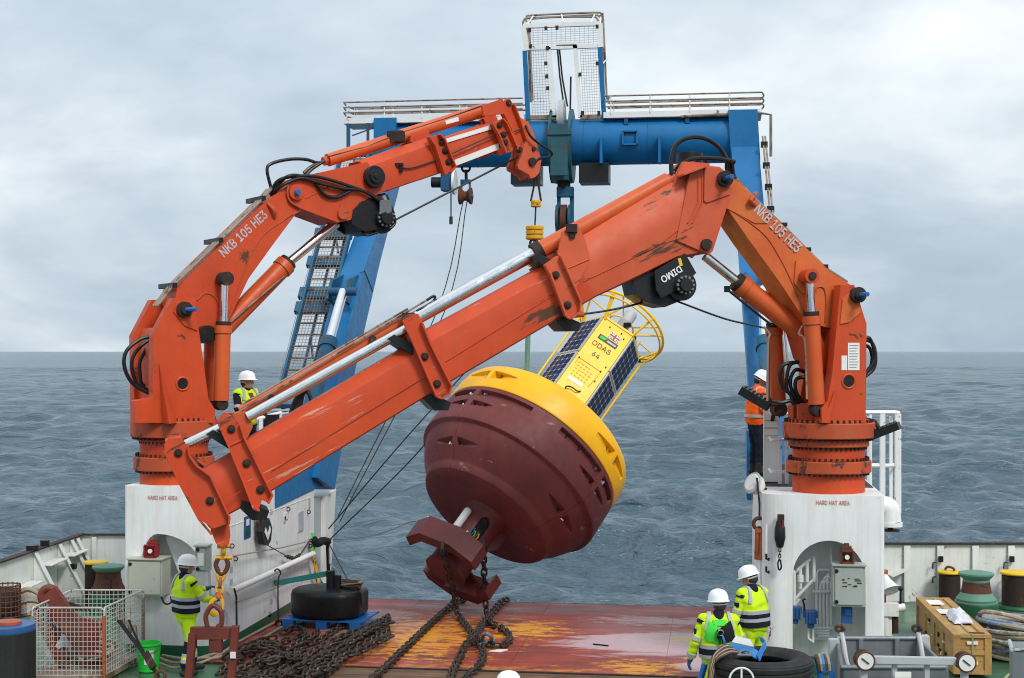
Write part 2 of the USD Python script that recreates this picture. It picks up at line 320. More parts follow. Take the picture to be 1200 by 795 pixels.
paint('rope_rust', (0.24, 0.15, 0.10), (0.45, 0.40, 0.34), 0.85, bev=0, tone=14)
# timber: long grain
for nm, c1, c2, gs in (('crate_wood', (0.46, 0.27, 0.085), (0.34, 0.18, 0.05), (30, 4, 30)), ('crate_wood_pale', (0.50, 0.33, 0.13), (0.37, 0.22, 0.075), (30, 4, 30)), ('deck_wood', (0.20, 0.105, 0.05), (0.11, 0.055, 0.03), (2, 18, 18)), ('deck_wood_dark', (0.15, 0.085, 0.045), (0.085, 0.05, 0.03), (2, 18, 18))):
    mat(nm, {'tc': ('texture_coordinate', {}), 'mp': ('mapping', {'scale': gs}), 'n': ('noise_texture', {'scale': 1.0, 'detail': 6.0, 'roughness': 0.65, 'distortion': 0.6}), 'n2': ('noise_texture', {'scale': 2.2, 'detail': 5.0}),
             'r': ('rgb_ramp', {'ramp': [(0.32, c2), (0.66, c1)]}), 'r2': ('rgb_ramp', {'ramp': [(0.35, (0.72, 0.70, 0.68)), (0.65, (1.05, 1.03, 1.0))]}), 'm': ('mix_color', {'blend_type': 'multiply', 'fac': 1.0}),
             'b': ('bump', {'strength': 0.3, 'distance': 0.01}), 'p': ('principled_bsdf', {'roughness': 0.7})},
        [('tc.object', 'mp.vector'), ('mp.vector', 'n.vector'), ('tc.object', 'n2.vector'), ('n.fac', 'r.fac'), ('n2.fac', 'r2.fac'), ('r.color', 'm.a'), ('r2.color', 'm.b'), ('m.result', 'p.base_color'), ('n.fac', 'b.height'), ('b.normal', 'p.normal')], 'p.BSDF')
# ---------------------------------------------------------------- sea
mat('sea_water', {
    'g': ('geometry', {}), 'mp': ('mapping', {'scale': (0.55, 1.0, 1.0)}), 'n1': ('noise_texture', {'scale': 1.9, 'detail': 4.0, 'roughness': 0.6, 'distortion': 0.2}),
    'mp2': ('mapping', {'scale': (0.35, 1.0, 1.0)}), 'n2': ('noise_texture', {'scale': 0.22, 'detail': 6.0, 'roughness': 0.62, 'distortion': 0.4}),
    'mp3': ('mapping', {'scale': (0.4, 1.0, 1.0)}), 'n3': ('noise_texture', {'scale': 0.013, 'detail': 4.0, 'roughness': 0.55}),
    'b1': ('bump', {'strength': 0.5, 'distance': 0.13}), 'b2': ('bump', {'strength': 1.0, 'distance': 3.0}),
    'r3': ('rgb_ramp', {'ramp': [(0.3, (0.044, 0.078, 0.104)), (0.7, (0.066, 0.106, 0.134))]}),
    'p': ('principled_bsdf', {'roughness': 0.22, 'ior': 1.33, 'specular_ior_level': 0.5})},
    [('g.position', 'mp.vector'), ('mp.vector', 'n1.vector'), ('g.position', 'mp2.vector'), ('mp2.vector', 'n2.vector'), ('g.position', 'mp3.vector'), ('mp3.vector', 'n3.vector'), ('n3.fac', 'r3.fac'), ('r3.color', 'p.base_color'),
     ('n2.fac', 'b2.height'), ('n1.fac', 'b1.height'), ('b2.normal', 'b1.normal'), ('b1.normal', 'p.normal')], 'p.BSDF')
SEA_Z = -2.8
def build_sea():
    r = np.random.default_rng(3)
    th = np.concatenate([np.linspace(-180, -42, 60, endpoint=False), np.linspace(-42, 42, 620, endpoint=False), np.linspace(42, 180, 60, endpoint=False)]) * math.pi / 180
    rad = np.concatenate([np.linspace(4, 22, 24, endpoint=False), 22 * np.exp(np.linspace(0, math.log(700 / 22), 760, endpoint=False)), 700 * np.exp(np.linspace(0, math.log(45000 / 700), 60))])
    R, T = np.meshgrid(rad, th, indexing='ij'); X = R * np.sin(T) + FWD[0] * 0; Y = R * np.cos(T); Z = np.zeros_like(X)
    gx = np.gradient(rad)[:, None] * np.ones_like(X)
    for i in range(130):
        lam = 0.45 * (7.0 / 0.45) ** r.random() if i < 118 else r.uniform(9, 22); ang = r.normal(math.radians(255), 0.7); k = 2 * math.pi / lam
        a = 0.0088 * lam ** 0.78 * (0.5 + r.random()); ph = r.random() * 6.28
        fade = np.clip(1.6 - gx / lam * 3.2, 0, 1)
        w = np.sin(k * (X * math.cos(ang) + Y * math.sin(ang)) + ph)
        Z += a * fade * (w + 0.25 * w * w)
    env = 0.75 + 0.6 * meshkit.noise(np.stack([X * 0.05, Y * 0.03, 0 * X], -1), 5)
    Z = Z * env + SEA_Z
    v = np.stack([X, Y, Z], -1).reshape(-1, 3); n = len(th); i, j = np.meshgrid(np.arange(len(rad) - 1), np.arange(n), indexing='ij'); j2 = (j + 1) % n
    q = np.stack([i * n + j, (i + 1) * n + j, (i + 1) * n + j2, i * n + j2], -1).reshape(-1, 4)
    f = np.vstack([q[:, [0, 2, 1]], q[:, [0, 3, 2]]])
    c = len(v); v = np.vstack([v, [[0, 0, SEA_Z]]]); a = np.arange(n)
    f = np.vstack([f, np.c_[np.full(n, c), (a + 1) % n, a]])
    return trimesh.Trimesh(v, f, process=False)
single('sea', build_sea(), 'sea_water', kind='structure', smooth=True)

# ---------------------------------------------------------------- hull and decks
X_IN_L, X_IN_R = -7.98, 0.69            # inner walls of the two pedestal houses
Y_STERN = 28.05
def red_deck_material():
    n = {'g': ('geometry', {}), 'p': ('principled_bsdf', {}), 'b': ('bump', {'strength': 0.25, 'distance': 0.02}),
         'ms': ('mapping', {'scale': (0.55, 1.5, 1.0)}), 'n1': ('noise_texture', {'scale': 1.3, 'detail': 8.0, 'roughness': 0.66, 'distortion': 0.4}),
         'base': ('rgb_ramp', {'ramp': [(0.30, (0.10, 0.028, 0.025)), (0.44, (0.21, 0.036, 0.026)), (0.55, (0.29, 0.045, 0.028)), (0.72, (0.36, 0.10, 0.06))]}),
         'mf': ('mapping', {'scale': (1.0, 2.6, 1.0)}), 'n2': ('noise_texture', {'scale': 2.3, 'detail': 10.0, 'roughness': 0.76, 'distortion': 0.25}), 'n3': ('noise_texture', {'scale': 0.62, 'detail': 7.0, 'roughness': 0.6, 'distortion': 0.5}),
         'n4': ('noise_texture', {'scale': 7.0, 'detail': 6.0, 'roughness': 0.7}), 'dk': ('rgb_ramp', {'ramp': [(0.62, (0, 0, 0)), (0.70, (0.8,) * 3)]}), 'mdk': ('mix_color', {'b': (0.05, 0.022, 0.02)})}
    l = [('g.position', 'ms.vector'), ('ms.vector', 'n1.vector'), ('g.position', 'mf.vector'), ('mf.vector', 'n2.vector'), ('ms.vector', 'n3.vector'), ('ms.vector', 'n4.vector'), ('n1.fac', 'base.fac'), ('n1.fac', 'b.height'), ('b.normal', 'p.normal')]
    out = 'base.color'
    def blob(tag, cx, cy, sx, sy, noise, k, lo, hi, col):
        n['d' + tag] = ('mapping', {'location': (-cx / sx, -cy / sy, 0), 'scale': (1 / sx, 1 / sy, 0.0)}); n['l' + tag] = ('vector_math', {'math_type': 'length'})
        n['k' + tag] = ('math', {'math_type': 'multiply_add', 'value2': -k, 'value3': k}); n['a' + tag] = ('math', {'math_type': 'add'}); n['r' + tag] = ('rgb_ramp', {'ramp': [(lo, (0, 0, 0)), (hi, (0.92,) * 3)]}); n['x' + tag] = ('mix_color', {'b': col})
        l.extend([('g.position', f'd{tag}.vector'), (f'd{tag}.vector', f'l{tag}.vector1'), (f'l{tag}.value', f'k{tag}.value1'), (f'k{tag}.value', f'a{tag}.value1'), (noise, f'a{tag}.value2'), (f'a{tag}.value', f'r{tag}.fac'), (f'r{tag}.color', f'x{tag}.fac')])
        return f'x{tag}'
    pale = (0.46, 0.33, 0.35)
    for tag, args in (('p1', (-0.75, 24.6, 1.9, 1.5, 'n3.fac', 0.40, 0.56, 0.63, pale)), ('p2', (0.2, 24.0, 0.9, 2.0, 'n3.fac', 0.4, 0.55, 0.60, pale)), ('p3', (-0.8, 26.5, 2.2, 0.7, 'n2.fac', 0.3, 0.60, 0.68, (0.40, 0.26, 0.26))),
                      ('p4', (-6.3, 25.6, 1.0, 1.6, 'n3.fac', 0.3, 0.58, 0.63, (0.30, 0.17, 0.17))),
                      ('y1', (-5.0, 24.4, 1.9, 2.9, 'n2.fac', 0.17, 0.565, 0.62, (0.62, 0.25, 0.012))), ('y2', (-3.3, 25.3, 0.9, 1.2, 'n2.fac', 0.18, 0.57, 0.62, (0.66, 0.29, 0.012))),
                      ('y3', (-1.2, 22.5, 0.9, 0.9, 'n2.fac', 0.20, 0.58, 0.64, (0.60, 0.26, 0.015))), ('y4', (-0.4, 24.9, 0.8, 0.8, 'n2.fac', 0.3, 0.66, 0.72, (0.55, 0.42, 0.14))), ('y5', (-3.6, 22.2, 3.6, 0.35, 'n2.fac', 0.14, 0.58, 0.65, (0.45, 0.18, 0.02)))):
        x = blob(tag, *args); l.append((out, f'{x}.a')); out = f'{x}.result'
    l += [('n4.fac', 'dk.fac'), ('dk.color', 'mdk.fac'), (out, 'mdk.a')]
    l.append(('mdk.result', 'p.base_color'))
    n['ro'] = ('map_range', {'from_min': 0.35, 'from_max': 0.65, 'to_min': 0.42, 'to_max': 0.66}); l += [('n3.fac', 'ro.value'), ('ro.result', 'p.roughness')]
    mat('red_deck', n, l, 'p.BSDF')
red_deck_material()
mat('green_deck', {'g': ('geometry', {}), 'n': ('noise_texture', {'scale': 1.6, 'detail': 9.0, 'roughness': 0.7}), 'n2': ('noise_texture', {'scale': 0.5, 'detail': 5.0}),
    'r': ('rgb_ramp', {'ramp': [(0.30, (0.05, 0.05, 0.035)), (0.43, (0.035, 0.085, 0.045)), (0.60, (0.035, 0.125, 0.06)), (0.75, (0.10, 0.16, 0.10))]}), 'ro': ('map_range', {'from_min': 0.35, 'from_max': 0.65, 'to_min': 0.12, 'to_max': 0.6}),
    'b': ('bump', {'strength': 0.2, 'distance': 0.02}), 'p': ('principled_bsdf', {})},
    [('g.position', 'n.vector'), ('g.position', 'n2.vector'), ('n.fac', 'r.fac'), ('r.color', 'p.base_color'), ('n2.fac', 'ro.value'), ('ro.result', 'p.roughness'), ('n.fac', 'b.height'), ('b.normal', 'p.normal')], 'p.BSDF')
paint('hull_blue', (0.02, 0.06, 0.16), None, 0.45)
# hull below the deck: one closed solid, its plan following the stern
def prism(poly, z0, z1):
    m = trimesh.creation.extrude_polygon(Polygon(poly), z1 - z0, engine='earcut'); m.apply_translation([0, 0, z0]); return m
BW_L0 = PZ(95, 688, 0); BW_L1 = PZ(150, 687, 0)
STERN_L = BW_L0[:2] + [0.0, 0.25]
PLAN = [(-13.4, 2), (6.4, 2), (6.4, 28.2), (4.8, 29.75), (0.75, 29.75), (0.75, Y_STERN), (-7.98, Y_STERN), (-7.98, 29.2), STERN_L, (-13.4, 27.4)]
hull_x = Thing('ship_hull', 'dark blue hull of the ship under the working deck', 'hull', (-3.6, 15, SEA_Z), kind='structure')
hull_x.part('hull_plating', prism(PLAN, SEA_Z - 1.5, -0.05), 'hull_blue', smooth=False)
single('main_deck', prism([(x, y) if y > 3 else (x, 2.0) for x, y in PLAN], -0.05, -0.012), 'green_deck', kind='structure', smooth=False)
# red steel deck between the houses, in welded plates with fine gaps
rd = Thing('stern_deck', 'red steel stern deck with worn yellow and pale patches', 'deck', (-3.6, 25, 0), kind='structure')
xs = [X_IN_L, -5.75, -3.2, -0.78, X_IN_R]
for i in range(4):
    for y0, y1 in ((21.95, 25.35), (25.356, Y_STERN)):
        rd.part('deck_plate', boxe((xs[i] + 0.003, y0, -0.012), (xs[i + 1] - 0.003, y1, 0.0)), 'red_deck', smooth=False)
rd.part('edge_strip', boxe((X_IN_L, Y_STERN, -0.4), (X_IN_R, Y_STERN + 0.06, -0.004)), 'rust_dark', smooth=False)
rd.part('coaming', boxe((X_IN_L, 21.90, -0.012), (X_IN_R, 21.95, 0.022)), 'rust_dark', smooth=False)
# wooden planking on the near deck
wd = Thing('wooden_deck', 'brown planked wooden deck before the red stern deck', 'deck', (-3.6, 18, 0), kind='structure')
y = 21.895; k = 0
while y > 16.5:
    wd.part('plank', boxe((X_IN_L + 0.6, y - 0.145, -0.012), (X_IN_R - 0.1, y, 0.002 + 0.004 * rnd.random())), 'deck_wood' if k % 3 else 'deck_wood_dark', smooth=False); y -= 0.155; k += 1

# ---------------------------------------------------------------- bulwarks
def bulwark(name, label, pts, h, stays, lean, inward):
    c = pts[0]; t = Thing(name, label, 'bulwark', (c[0], c[1], 0))
    for a, b in zip(pts[:-1], pts[1:]):
        a, b = V(a[0], a[1], 0), V(b[0], b[1], 0)
        t.part('plating', bar(a + UP * h / 2, b + UP * h / 2, 0.03, h), 'white_old')
        t.part('cap_rail', bar(a + UP * (h + 0.016), b + UP * (h + 0.016), 0.16, 0.03), 'rust_dark')
    for (x, y), inn in stays:
        top = V(x, y, h - 0.02) + inn * 0.06; bot = V(x, y, 0.0) + inn * lean
        side = np.cross(UP, inn)
        web = hexa([V(x, y, 0.0) + inn * 0.02 + side * .008, bot + side * .008, top + side * .008, V(x, y, h - 0.02) + inn * 0.02 + side * .008],
                   [V(x, y, 0.0) + inn * 0.02 - side * .008, bot - side * .008, top - side * .008, V(x, y, h - 0.02) + inn * 0.02 - side * .008])
        p = t.part('stay', bar(top, bot, 0.13, 0.02, inn), 'white_old'); t.part('stay_web', web, 'white_old', p)
    return t
rb0, rb1 = PZ(1035, 705, 0), PZ(1240, 705, 0); rdir = unit((rb1 - rb0)); rin = V(rdir[1], -rdir[0], 0)
stR = [(tuple((PZ(px, 705, 0))[:2]), rin) for px in (1062, 1101, 1142, 1184, 1225)]
bw = bulwark('stern_bulwark', 'white bulwark with upright stays behind the green capstan and wooden crate', [rb0[:2], rb1[:2]], 1.12, stR, 0.10, rin)
for px in (1100, 1183):
    q = PZ(px, 705, 0) + rin * 0.14
    bw.part('cleat_box', box(q + UP * 0.85, (0.09, 0.06, 0.11)), 'black_steel')
    for zz in (0.78, 0.5): bw.part('hook', tube([q + V(-0.09, 0, zz), q + V(-0.15, -0.02, zz), q + V(-0.16, -0.03, zz - 0.12)], 0.014, 6), 'black_steel')
q = PZ(1040, 700, 0)
bw.part('gusset', extr3(q + UP * 0.02 + rin * 0.05, rdir, UP, [(0, 0), (0.42, 0), (0.42, 0.62), (0.1, 0.48)], 0.02), 'white_old')
bw.part('ledge', bar(PZ(1041, 705, 0) + V(0, 0, 0.52) + rin * .15, PZ(1060, 705, 0) + V(0, 0, 0.66) + rin * .15, 0.3, 0.02), 'white_old')
lb0 = V(-12.55, 20.0, 0); lbc = BW_L0.copy(); lbe = V(-9.45, lbc[1] + 0.35, 0)
sd = unit(lbc - lb0); sin_ = V(sd[1], -sd[0], 0)
stL = []
for px, py in ((8, 712), (50, 700), (74, 694)):
    g = PZ(px, py, 0); f = (g - lb0) @ sd; stL.append((tuple((lb0 + sd * f)[:2]), sin_))
stL.append((tuple((lbc - sd * 0.35)[:2]), sin_))
bd = unit(lbe - lbc); bin_ = V(bd[1], -bd[0], 0)
bl = bulwark('quarter_bulwark', 'white bulwark with leaning braces at the ship\'s left quarter behind the wire cage', [lb0[:2], lbc[:2], lbe[:2]], 1.08, stL, 0.62, sin_)
for f in (0.3, 1.55):
    p = lbc + bd * f; bl.part('post', bar(p + bin_ * 0.06, p + bin_ * 0.06 + UP * 1.05, 0.1, 0.05, bin_), 'white_old')
f0 = (PZ(50, 700, 0) - lb0) @ sd
for ff, zz in ((-2.2, .52), (-1.0, .78), (0.15, .8), (1.3, .62)):
    p = lb0 + sd * (f0 + ff); bl.part('shelf', bar(p + sin_ * 0.16 + UP * zz, p + sd * 0.85 + sin_ * 0.16 + UP * (zz + .02), 0.28, 0.02), 'white_old')
# closed fairlead: an oval ring plate set in the side bulwark
fc = lb0 + sd * (f0 + 1.55) + sin_ * 0.30 + UP * 0.36
ov = [(0.34 * math.cos(a), 0.33 * math.sin(a)) for a in np.arange(24) * 2 * math.pi / 24]; ovi = [(0.22 * math.cos(a), 0.22 * math.sin(a)) for a in np.arange(20) * 2 * math.pi / 20]
bl.part('fairlead', extr3(fc, sd, UP, ov, 0.12, [ovi]), 'white_old'); bl.part('fairlead_mouth', extr3(fc - sin_ * 0.2, sd, UP, ovi, 0.03), 'rust_dark')
bl.part('stay_clip', box(lb0 + sd * (f0 - .0) + sin_ * 0.34 + UP * 0.62, (0.1, 0.1, 0.1)), 'black_steel')
bl.part('fairlead_roller', cyl(lb0 + sd * (f0 - 1.2) + UP * 1.11, lb0 + sd * (f0 - 1.2) + UP * 1.2, 0.12), 'black_steel')
bl.part('fairlead_roller', cyl(lb0 + sd * (f0 - 0.6) + UP * 1.11, lb0 + sd * (f0 - 0.6) + UP * 1.22, 0.09), 'black_steel')

# ---------------------------------------------------------------- white houses under the cranes
Y_FR = 22.45; H_TOP = 2.72
def rounded_rect(x0, x1, y0, y1, rs):
    """Corners in order x0y0, x1y0, x1y1, x0y1 with their radii."""
    out = []
    for (cx_, cy_, sx, sy, a0), r in zip(((x0, y0, 1, 1, 180), (x1, y0, -1, 1, 270), (x1, y1, -1, -1, 0), (x0, y1, 1, -1, 90)), rs):
        for k in range(9):
            a = math.radians(a0 + 90 * k / 8); out.append((cx_ + sx * r + r * math.cos(a), cy_ + sy * r + r * math.sin(a)))
    return out
def arch_cutter(pts, y0, y1):
    m = trimesh.creation.extrude_polygon(Polygon(pts), y1 - y0, engine='earcut'); v = np.array(m.vertices)
    return to_mani(fixm(trimesh.Trimesh(np.c_[v[:, 0], y0 + v[:, 2], v[:, 1]], m.faces, process=False)))
def house(name, label, x0, x1, y1, rs, arch):
    t = Thing(name, label, 'deckhouse', ((x0 + x1) / 2, Y_FR + 1, 0))
    body = to_mani(prism(rounded_rect(x0, x1, Y_FR, y1, rs), -0.012, H_TOP)) - arch_cutter(arch, Y_FR - 0.5, Y_FR + 0.58)
    t.part('wall', from_mani(body), 'white_paint', smooth=25)
    return t
def arch_pts(xl, xr, zb, zs, zt, xt):
    """Outline of a recess: sides to zs, then an elliptic top that peaks at xt."""
    pts = [(xl, zb), (xr, zb)]
    for a in np.linspace(0, 90, 10): pts.append((xt + (xr - xt) * math.cos(math.radians(a)), zs + (zt - zs) * math.sin(math.radians(a))))
    for a in np.linspace(90, 180, 12)[1:]: pts.append((xt - (xl - xt) * math.cos(math.radians(a)), zs + (zt - zs) * math.sin(math.radians(a))))
    return pts
def F(px, py, y=Y_FR): q = PY(px, py, y); return q
xl, xr = F(165, 700)[0], F(236, 700)[0]
hl = house('left_deckhouse', 'white deckhouse wall below the left orange crane, behind the worker', -9.52, X_IN_L, 28.3, (0.06, 0.3, 0.05, 0.05),
           arch_pts(xl, xr, 0.95, F(200, 668)[2], F(185, 626)[2], F(185, 626)[0]))
xl2, xr2 = F(929, 700)[0], F(1014, 700)[0]
hr = house('right_deckhouse', 'white deckhouse with arched recess of pipes below the right orange crane', X_IN_R, 2.52, 28.3, (0.3, 0.05, 0.05, 0.05),
           arch_pts(xl2, xr2, 0.12, F(970, 676)[2], F(972, 634)[2], F(972, 634)[0]))
# green base bands
for t, xa, xb in ((hl, -9.52, X_IN_L), (hr, X_IN_R, 2.52)):
    rr = rounded_rect(xa - 0.004, xb + 0.004, Y_FR - 0.004, 28.304, (0.064, 0.304, 0.054, 0.054) if t is hl else (0.304, 0.054, 0.054, 0.054))
    t.part('base_band', prism(rr, -0.011, 0.15), 'green_paint')
# left inner wall: weld seams, small plates, pad eyes, handrail, dark slot and raked post at the stern end
xw = X_IN_L
for za in (2.0, ):
    hl.part('weld_seam', tube([V(xw + 0.002, Y_FR + 0.4, za + .0), V(xw + 0.002, 28.0, za + .0)], 0.008, 5), 'white_paint')
pa, pb = PX(271, 693, xw + 0.16), PX(367, 649, xw + 0.16)
hl.part('handrail', tube([pa, pb], 0.055, 12), 'rail_white')
for f in (0.06, 0.5, 0.94):
    q = pa + (pb - pa) * f; hl.part('rail_bracket', bar(q, q - V(0.16, 0, 0.05), 0.05, 0.03), 'white_paint')
for px, py, w, h, mt in ((352, 611, .16, .38, 'grey_light'), (335, 605, .12, .12, 'white_old'), (290, 618, .0, .0, None), (333, 609, .05, .12, 'grey_light'), (362, 590, .04, .2, 'cabinet_grey')):
    if mt: q = PX(px, py, xw); hl.part('wall_plate', boxe(q + V(0, -w, -h / 2), q + V(0.02, w, h / 2)), mt)
q = PX(289.5, 618, xw); hl.part('safety_sign', boxe(q + V(0, -.17, -.19), q + V(0.012, .17, .19)), 'lamp_blue')
hl.part('sign_mark', boxe(q + V(0.012, -.09, -.13), q + V(0.016, .09, -.02)), 'green_paint'); hl.part('sign_mark', boxe(q + V(0.012, -.08, .03), q + V(0.016, .08, .14)), 'sticker_white')
for px, py in ((336, 597), (362, 640), (270, 640), (321, 683), (274, 655), (360, 600), (302, 612)):
    q = PX(px, py, xw); p = hl.part('pad_eye', torus(q + V(0.03, 0, 0), 0.035, 0.011, (0, 1, 0), 12, 6), 'rust')
for px, py in ((316, 720), (318, 705), (318, 600), (271, 668), (271, 682)):
    q = PX(px, py, xw); hl.part('depth_mark', boxe(q + V(0, -.07, -.05), q + V(0.004, .07, .05)), 'grey_light')
# slot and post beyond the wall
hl.part('stern_slot', boxe((xw - 0.5, 28.3, 0), (xw - 0.1, 29.7, 1.9)), 'grey_light')
pp = [PX(382, 583, xw), PX(394, 573, xw), PX(390, 640, xw), PX(386, 700, xw), PX(381, 700, xw)]
hl.part('stern_post', hexa(pp, [p - V(0.45, 0, 0) for p in pp]), 'white_old')
# roof edge and platform rails on both houses
def railing(t, pts, z0, h, r=0.022, mids=(0.5,), mt='rail_white'):
    pts = [V(p[0], p[1], 0) for p in pts]
    for hh in (1.0,) + tuple(mids): t.part('handrail' if hh == 1.0 else 'mid_rail', tube([p + UP * (z0 + h * hh) for p in pts], r, 8), mt)
    for a, b in zip(pts[:-1], pts[1:]):
        k = max(1, int(round(np.linalg.norm(b - a) / 1.1)))
        for i in range(k + 1):
            q = a + (b - a) * i / k; t.part('stanchion', cyl(q + UP * z0, q + UP * (z0 + h), r, n=8), mt)
railing(hl, [(-8.1, 24.3), (-8.1, 28.1), (-9.4, 28.1)], H_TOP, 1.0)
for t, xa, xb in ((hl, -9.52, X_IN_L), (hr, X_IN_R, 2.52)):
    t.part('roof_deck', boxe((xa + .03, Y_FR + 1.3, H_TOP), (xb - .03, 28.28, H_TOP + 0.012)), 'rust_dark')
# ---------------------------------------------------------------- the two knuckle-boom cranes
def rect_sec(pl, b, t, sec):
    """A cross-section at one station of a box boom: b, t are its lower and upper edges (s, z); sec: (height fraction, half width)."""
    b, t = np.asarray(b), np.asarray(t); L = [pl.p(b + (t - b) * h, w) for h, w in sec]; R = [pl.p(b + (t - b) * h, -w) for h, w in reversed(sec)]
    return np.array(L + R)
SEC_MAIN = [(0, .34), (1, .34)]
SEC_JIB = [(0.0, .30), (0.03, .36), (0.50, .385), (0.80, .36), (1.0, .20)]
SEC_EXT = [(0.0, .26), (0.03, .31), (0.50, .33), (0.80, .31), (1.0, .17)]
SEC_TIP = [(0.0, .22), (0.03, .26), (0.50, .28), (0.80, .26), (1.0, .14)]
def boom(pl, stations, sec, off):
    """stations: (lower px, upper px) pairs traced on the near side."""
    return loft([rect_sec(pl, pl.q(*b, off), pl.q(*t, off), sec) for b, t in stations])
def strap(t, pl, name, poly, off, th, rib, mt, pins=(), top_close=True):
    """A collar round the boom: a plate on either side, joined above and below, with raised edge ribs along the two long sides."""
    P = [pl.q(*p, off + th) for p in poly]
    near = extr(pl, P, off, off + th); far = extr(pl, P, -off - th, -off)
    c = t.part(name, near, mt); t.part('far_plate', far, mt, c)
    # ribs along the long edges: first to middle and middle to last
    for seq in rib:
        q = [pl.p(pl.q(*p, off + th), off + th + 0.045) for p in seq]
        for k in (1, -1):
            pts = q if k == 1 else [p - pl.n * 2 * (off + th + 0.045) for p in q]
            t.part('rib', cat([bar(a, b, 0.028, 0.10, pl.n) for a, b in zip(pts[:-1], pts[1:])]), mt, c)
    for p in pins:
        a = pl.p(pl.q(*p, off + th), off + th + 0.0); t.part('pin', cat([cyl(a - pl.n * 0.02, a + pl.n * 0.025, 0.058, n=18), cyl(a + pl.n * 0.025, a + pl.n * 0.045, 0.036, n=6)]), 'rust_dark', c)
    return c
def hyd(t, pl, name, a, b, c, r_b, r_r, off, mt='barrel_orange', collar=True):
    """A hydraulic cylinder in the plane: barrel from pixel a to b, rod from b to c."""
    A, B, C = (pl.P(*p, off) for p in (a, b, c)); d = unit(B - A)
    cy = t.part(name, [cyl(A, B, r_b, n=28), cyl(B - d * 0.10, B + d * 0.03, r_b * 1.12, n=28)], mt)
    t.part('rod', cyl(B, C, r_r, n=24), 'chrome', cy)
    if collar: t.part('gland', cyl(B + d * 0.03, B + d * 0.10, r_b * 0.96, n=28), 'rust_dark', cy)
    return cy
def pedestal(t, c, r, z0, rings, mt='crane_orange'):
    """Orange column with bolted flanges: rings of (z0, z1, radius)."""
    x, y = c; top = max(z1 for _, z1, _ in rings)
    t.part('column', lathe([(0, z0), (r + .03, z0), (r + .03, z0 + 0.04), (r, z0 + 0.07), (r, top - 0.02), (0, top - 0.02)], 56, (x, y, 0)), mt)
    for a, b, R in rings:
        fl = t.part('flange', lathe([(r * .9, a), (R - .012, a), (R, a + .012), (R, b - .012), (R - .012, b), (r * .9, b)], 64, (x, y, 0)), 'flange_orange')
        n = 44; out = []
        for k in range(n):
            an = 2 * math.pi * k / n; p = V(x + (R - 0.05) * math.cos(an), y + (R - 0.05) * math.sin(an), 0)
            out.append(cyl(p + UP * b, p + UP * (b + 0.05), 0.02, n=6)); out.append(cyl(p + UP * (a - .04), p + UP * a, 0.02, n=6))
        t.part('bolts', out, 'rust_dark', fl, smooth=False, kind='stuff')
def hoses(t, name, lines, r, mt='hose', smooth=6, parent=None):
    for L in lines: t.part(name, tube(np.array(L), r, 8, smooth=smooth), mt, parent)
def stripe_text(t, pl, s, p0, p1, off, mt, hgt, parent=None, flip=False):
    """Lettering on the near side: baseline from pixel p0 to p1."""
    a, b = pl.P(*p0, off), pl.P(*p1, off); u = unit(b - a); v = np.cross(pl.n, u)
    m = text(s, hgt, (0, 0, 0), (1, 0, 0), (0, 1, 0), 0.003); w = np.array(m.vertices); w[:, 0] *= np.linalg.norm(b - a) / (w[:, 0].max() - w[:, 0].min())
    t.part('lettering', trimesh.Trimesh(a + np.outer(w[:, 0], u) + np.outer(w[:, 1], v) + np.outer(w[:, 2], pl.n), m.faces, process=False), mt, parent, smooth=False)

# ---- right crane -------------------------------------------------------------
RC = V(1.74, 23.12, 0); RT = PD(245, 590, 20.6)
pr = Plane(RC, RT)
rc = Thing('knuckle_boom_crane', 'large orange crane on the right whose long telescopic jib crosses before the buoy', 'crane', (RC[0], RC[1], H_TOP))
zc = lambda py: 4.9 + (412 - py) / 1700.0 * 22.75
pedestal(rc, RC[:2], 0.555, H_TOP - 0.3, [(zc(552), zc(538), 0.655), (zc(522), zc(513), 0.62), (zc(512), zc(494), 0.71)])
zt = zc(495)
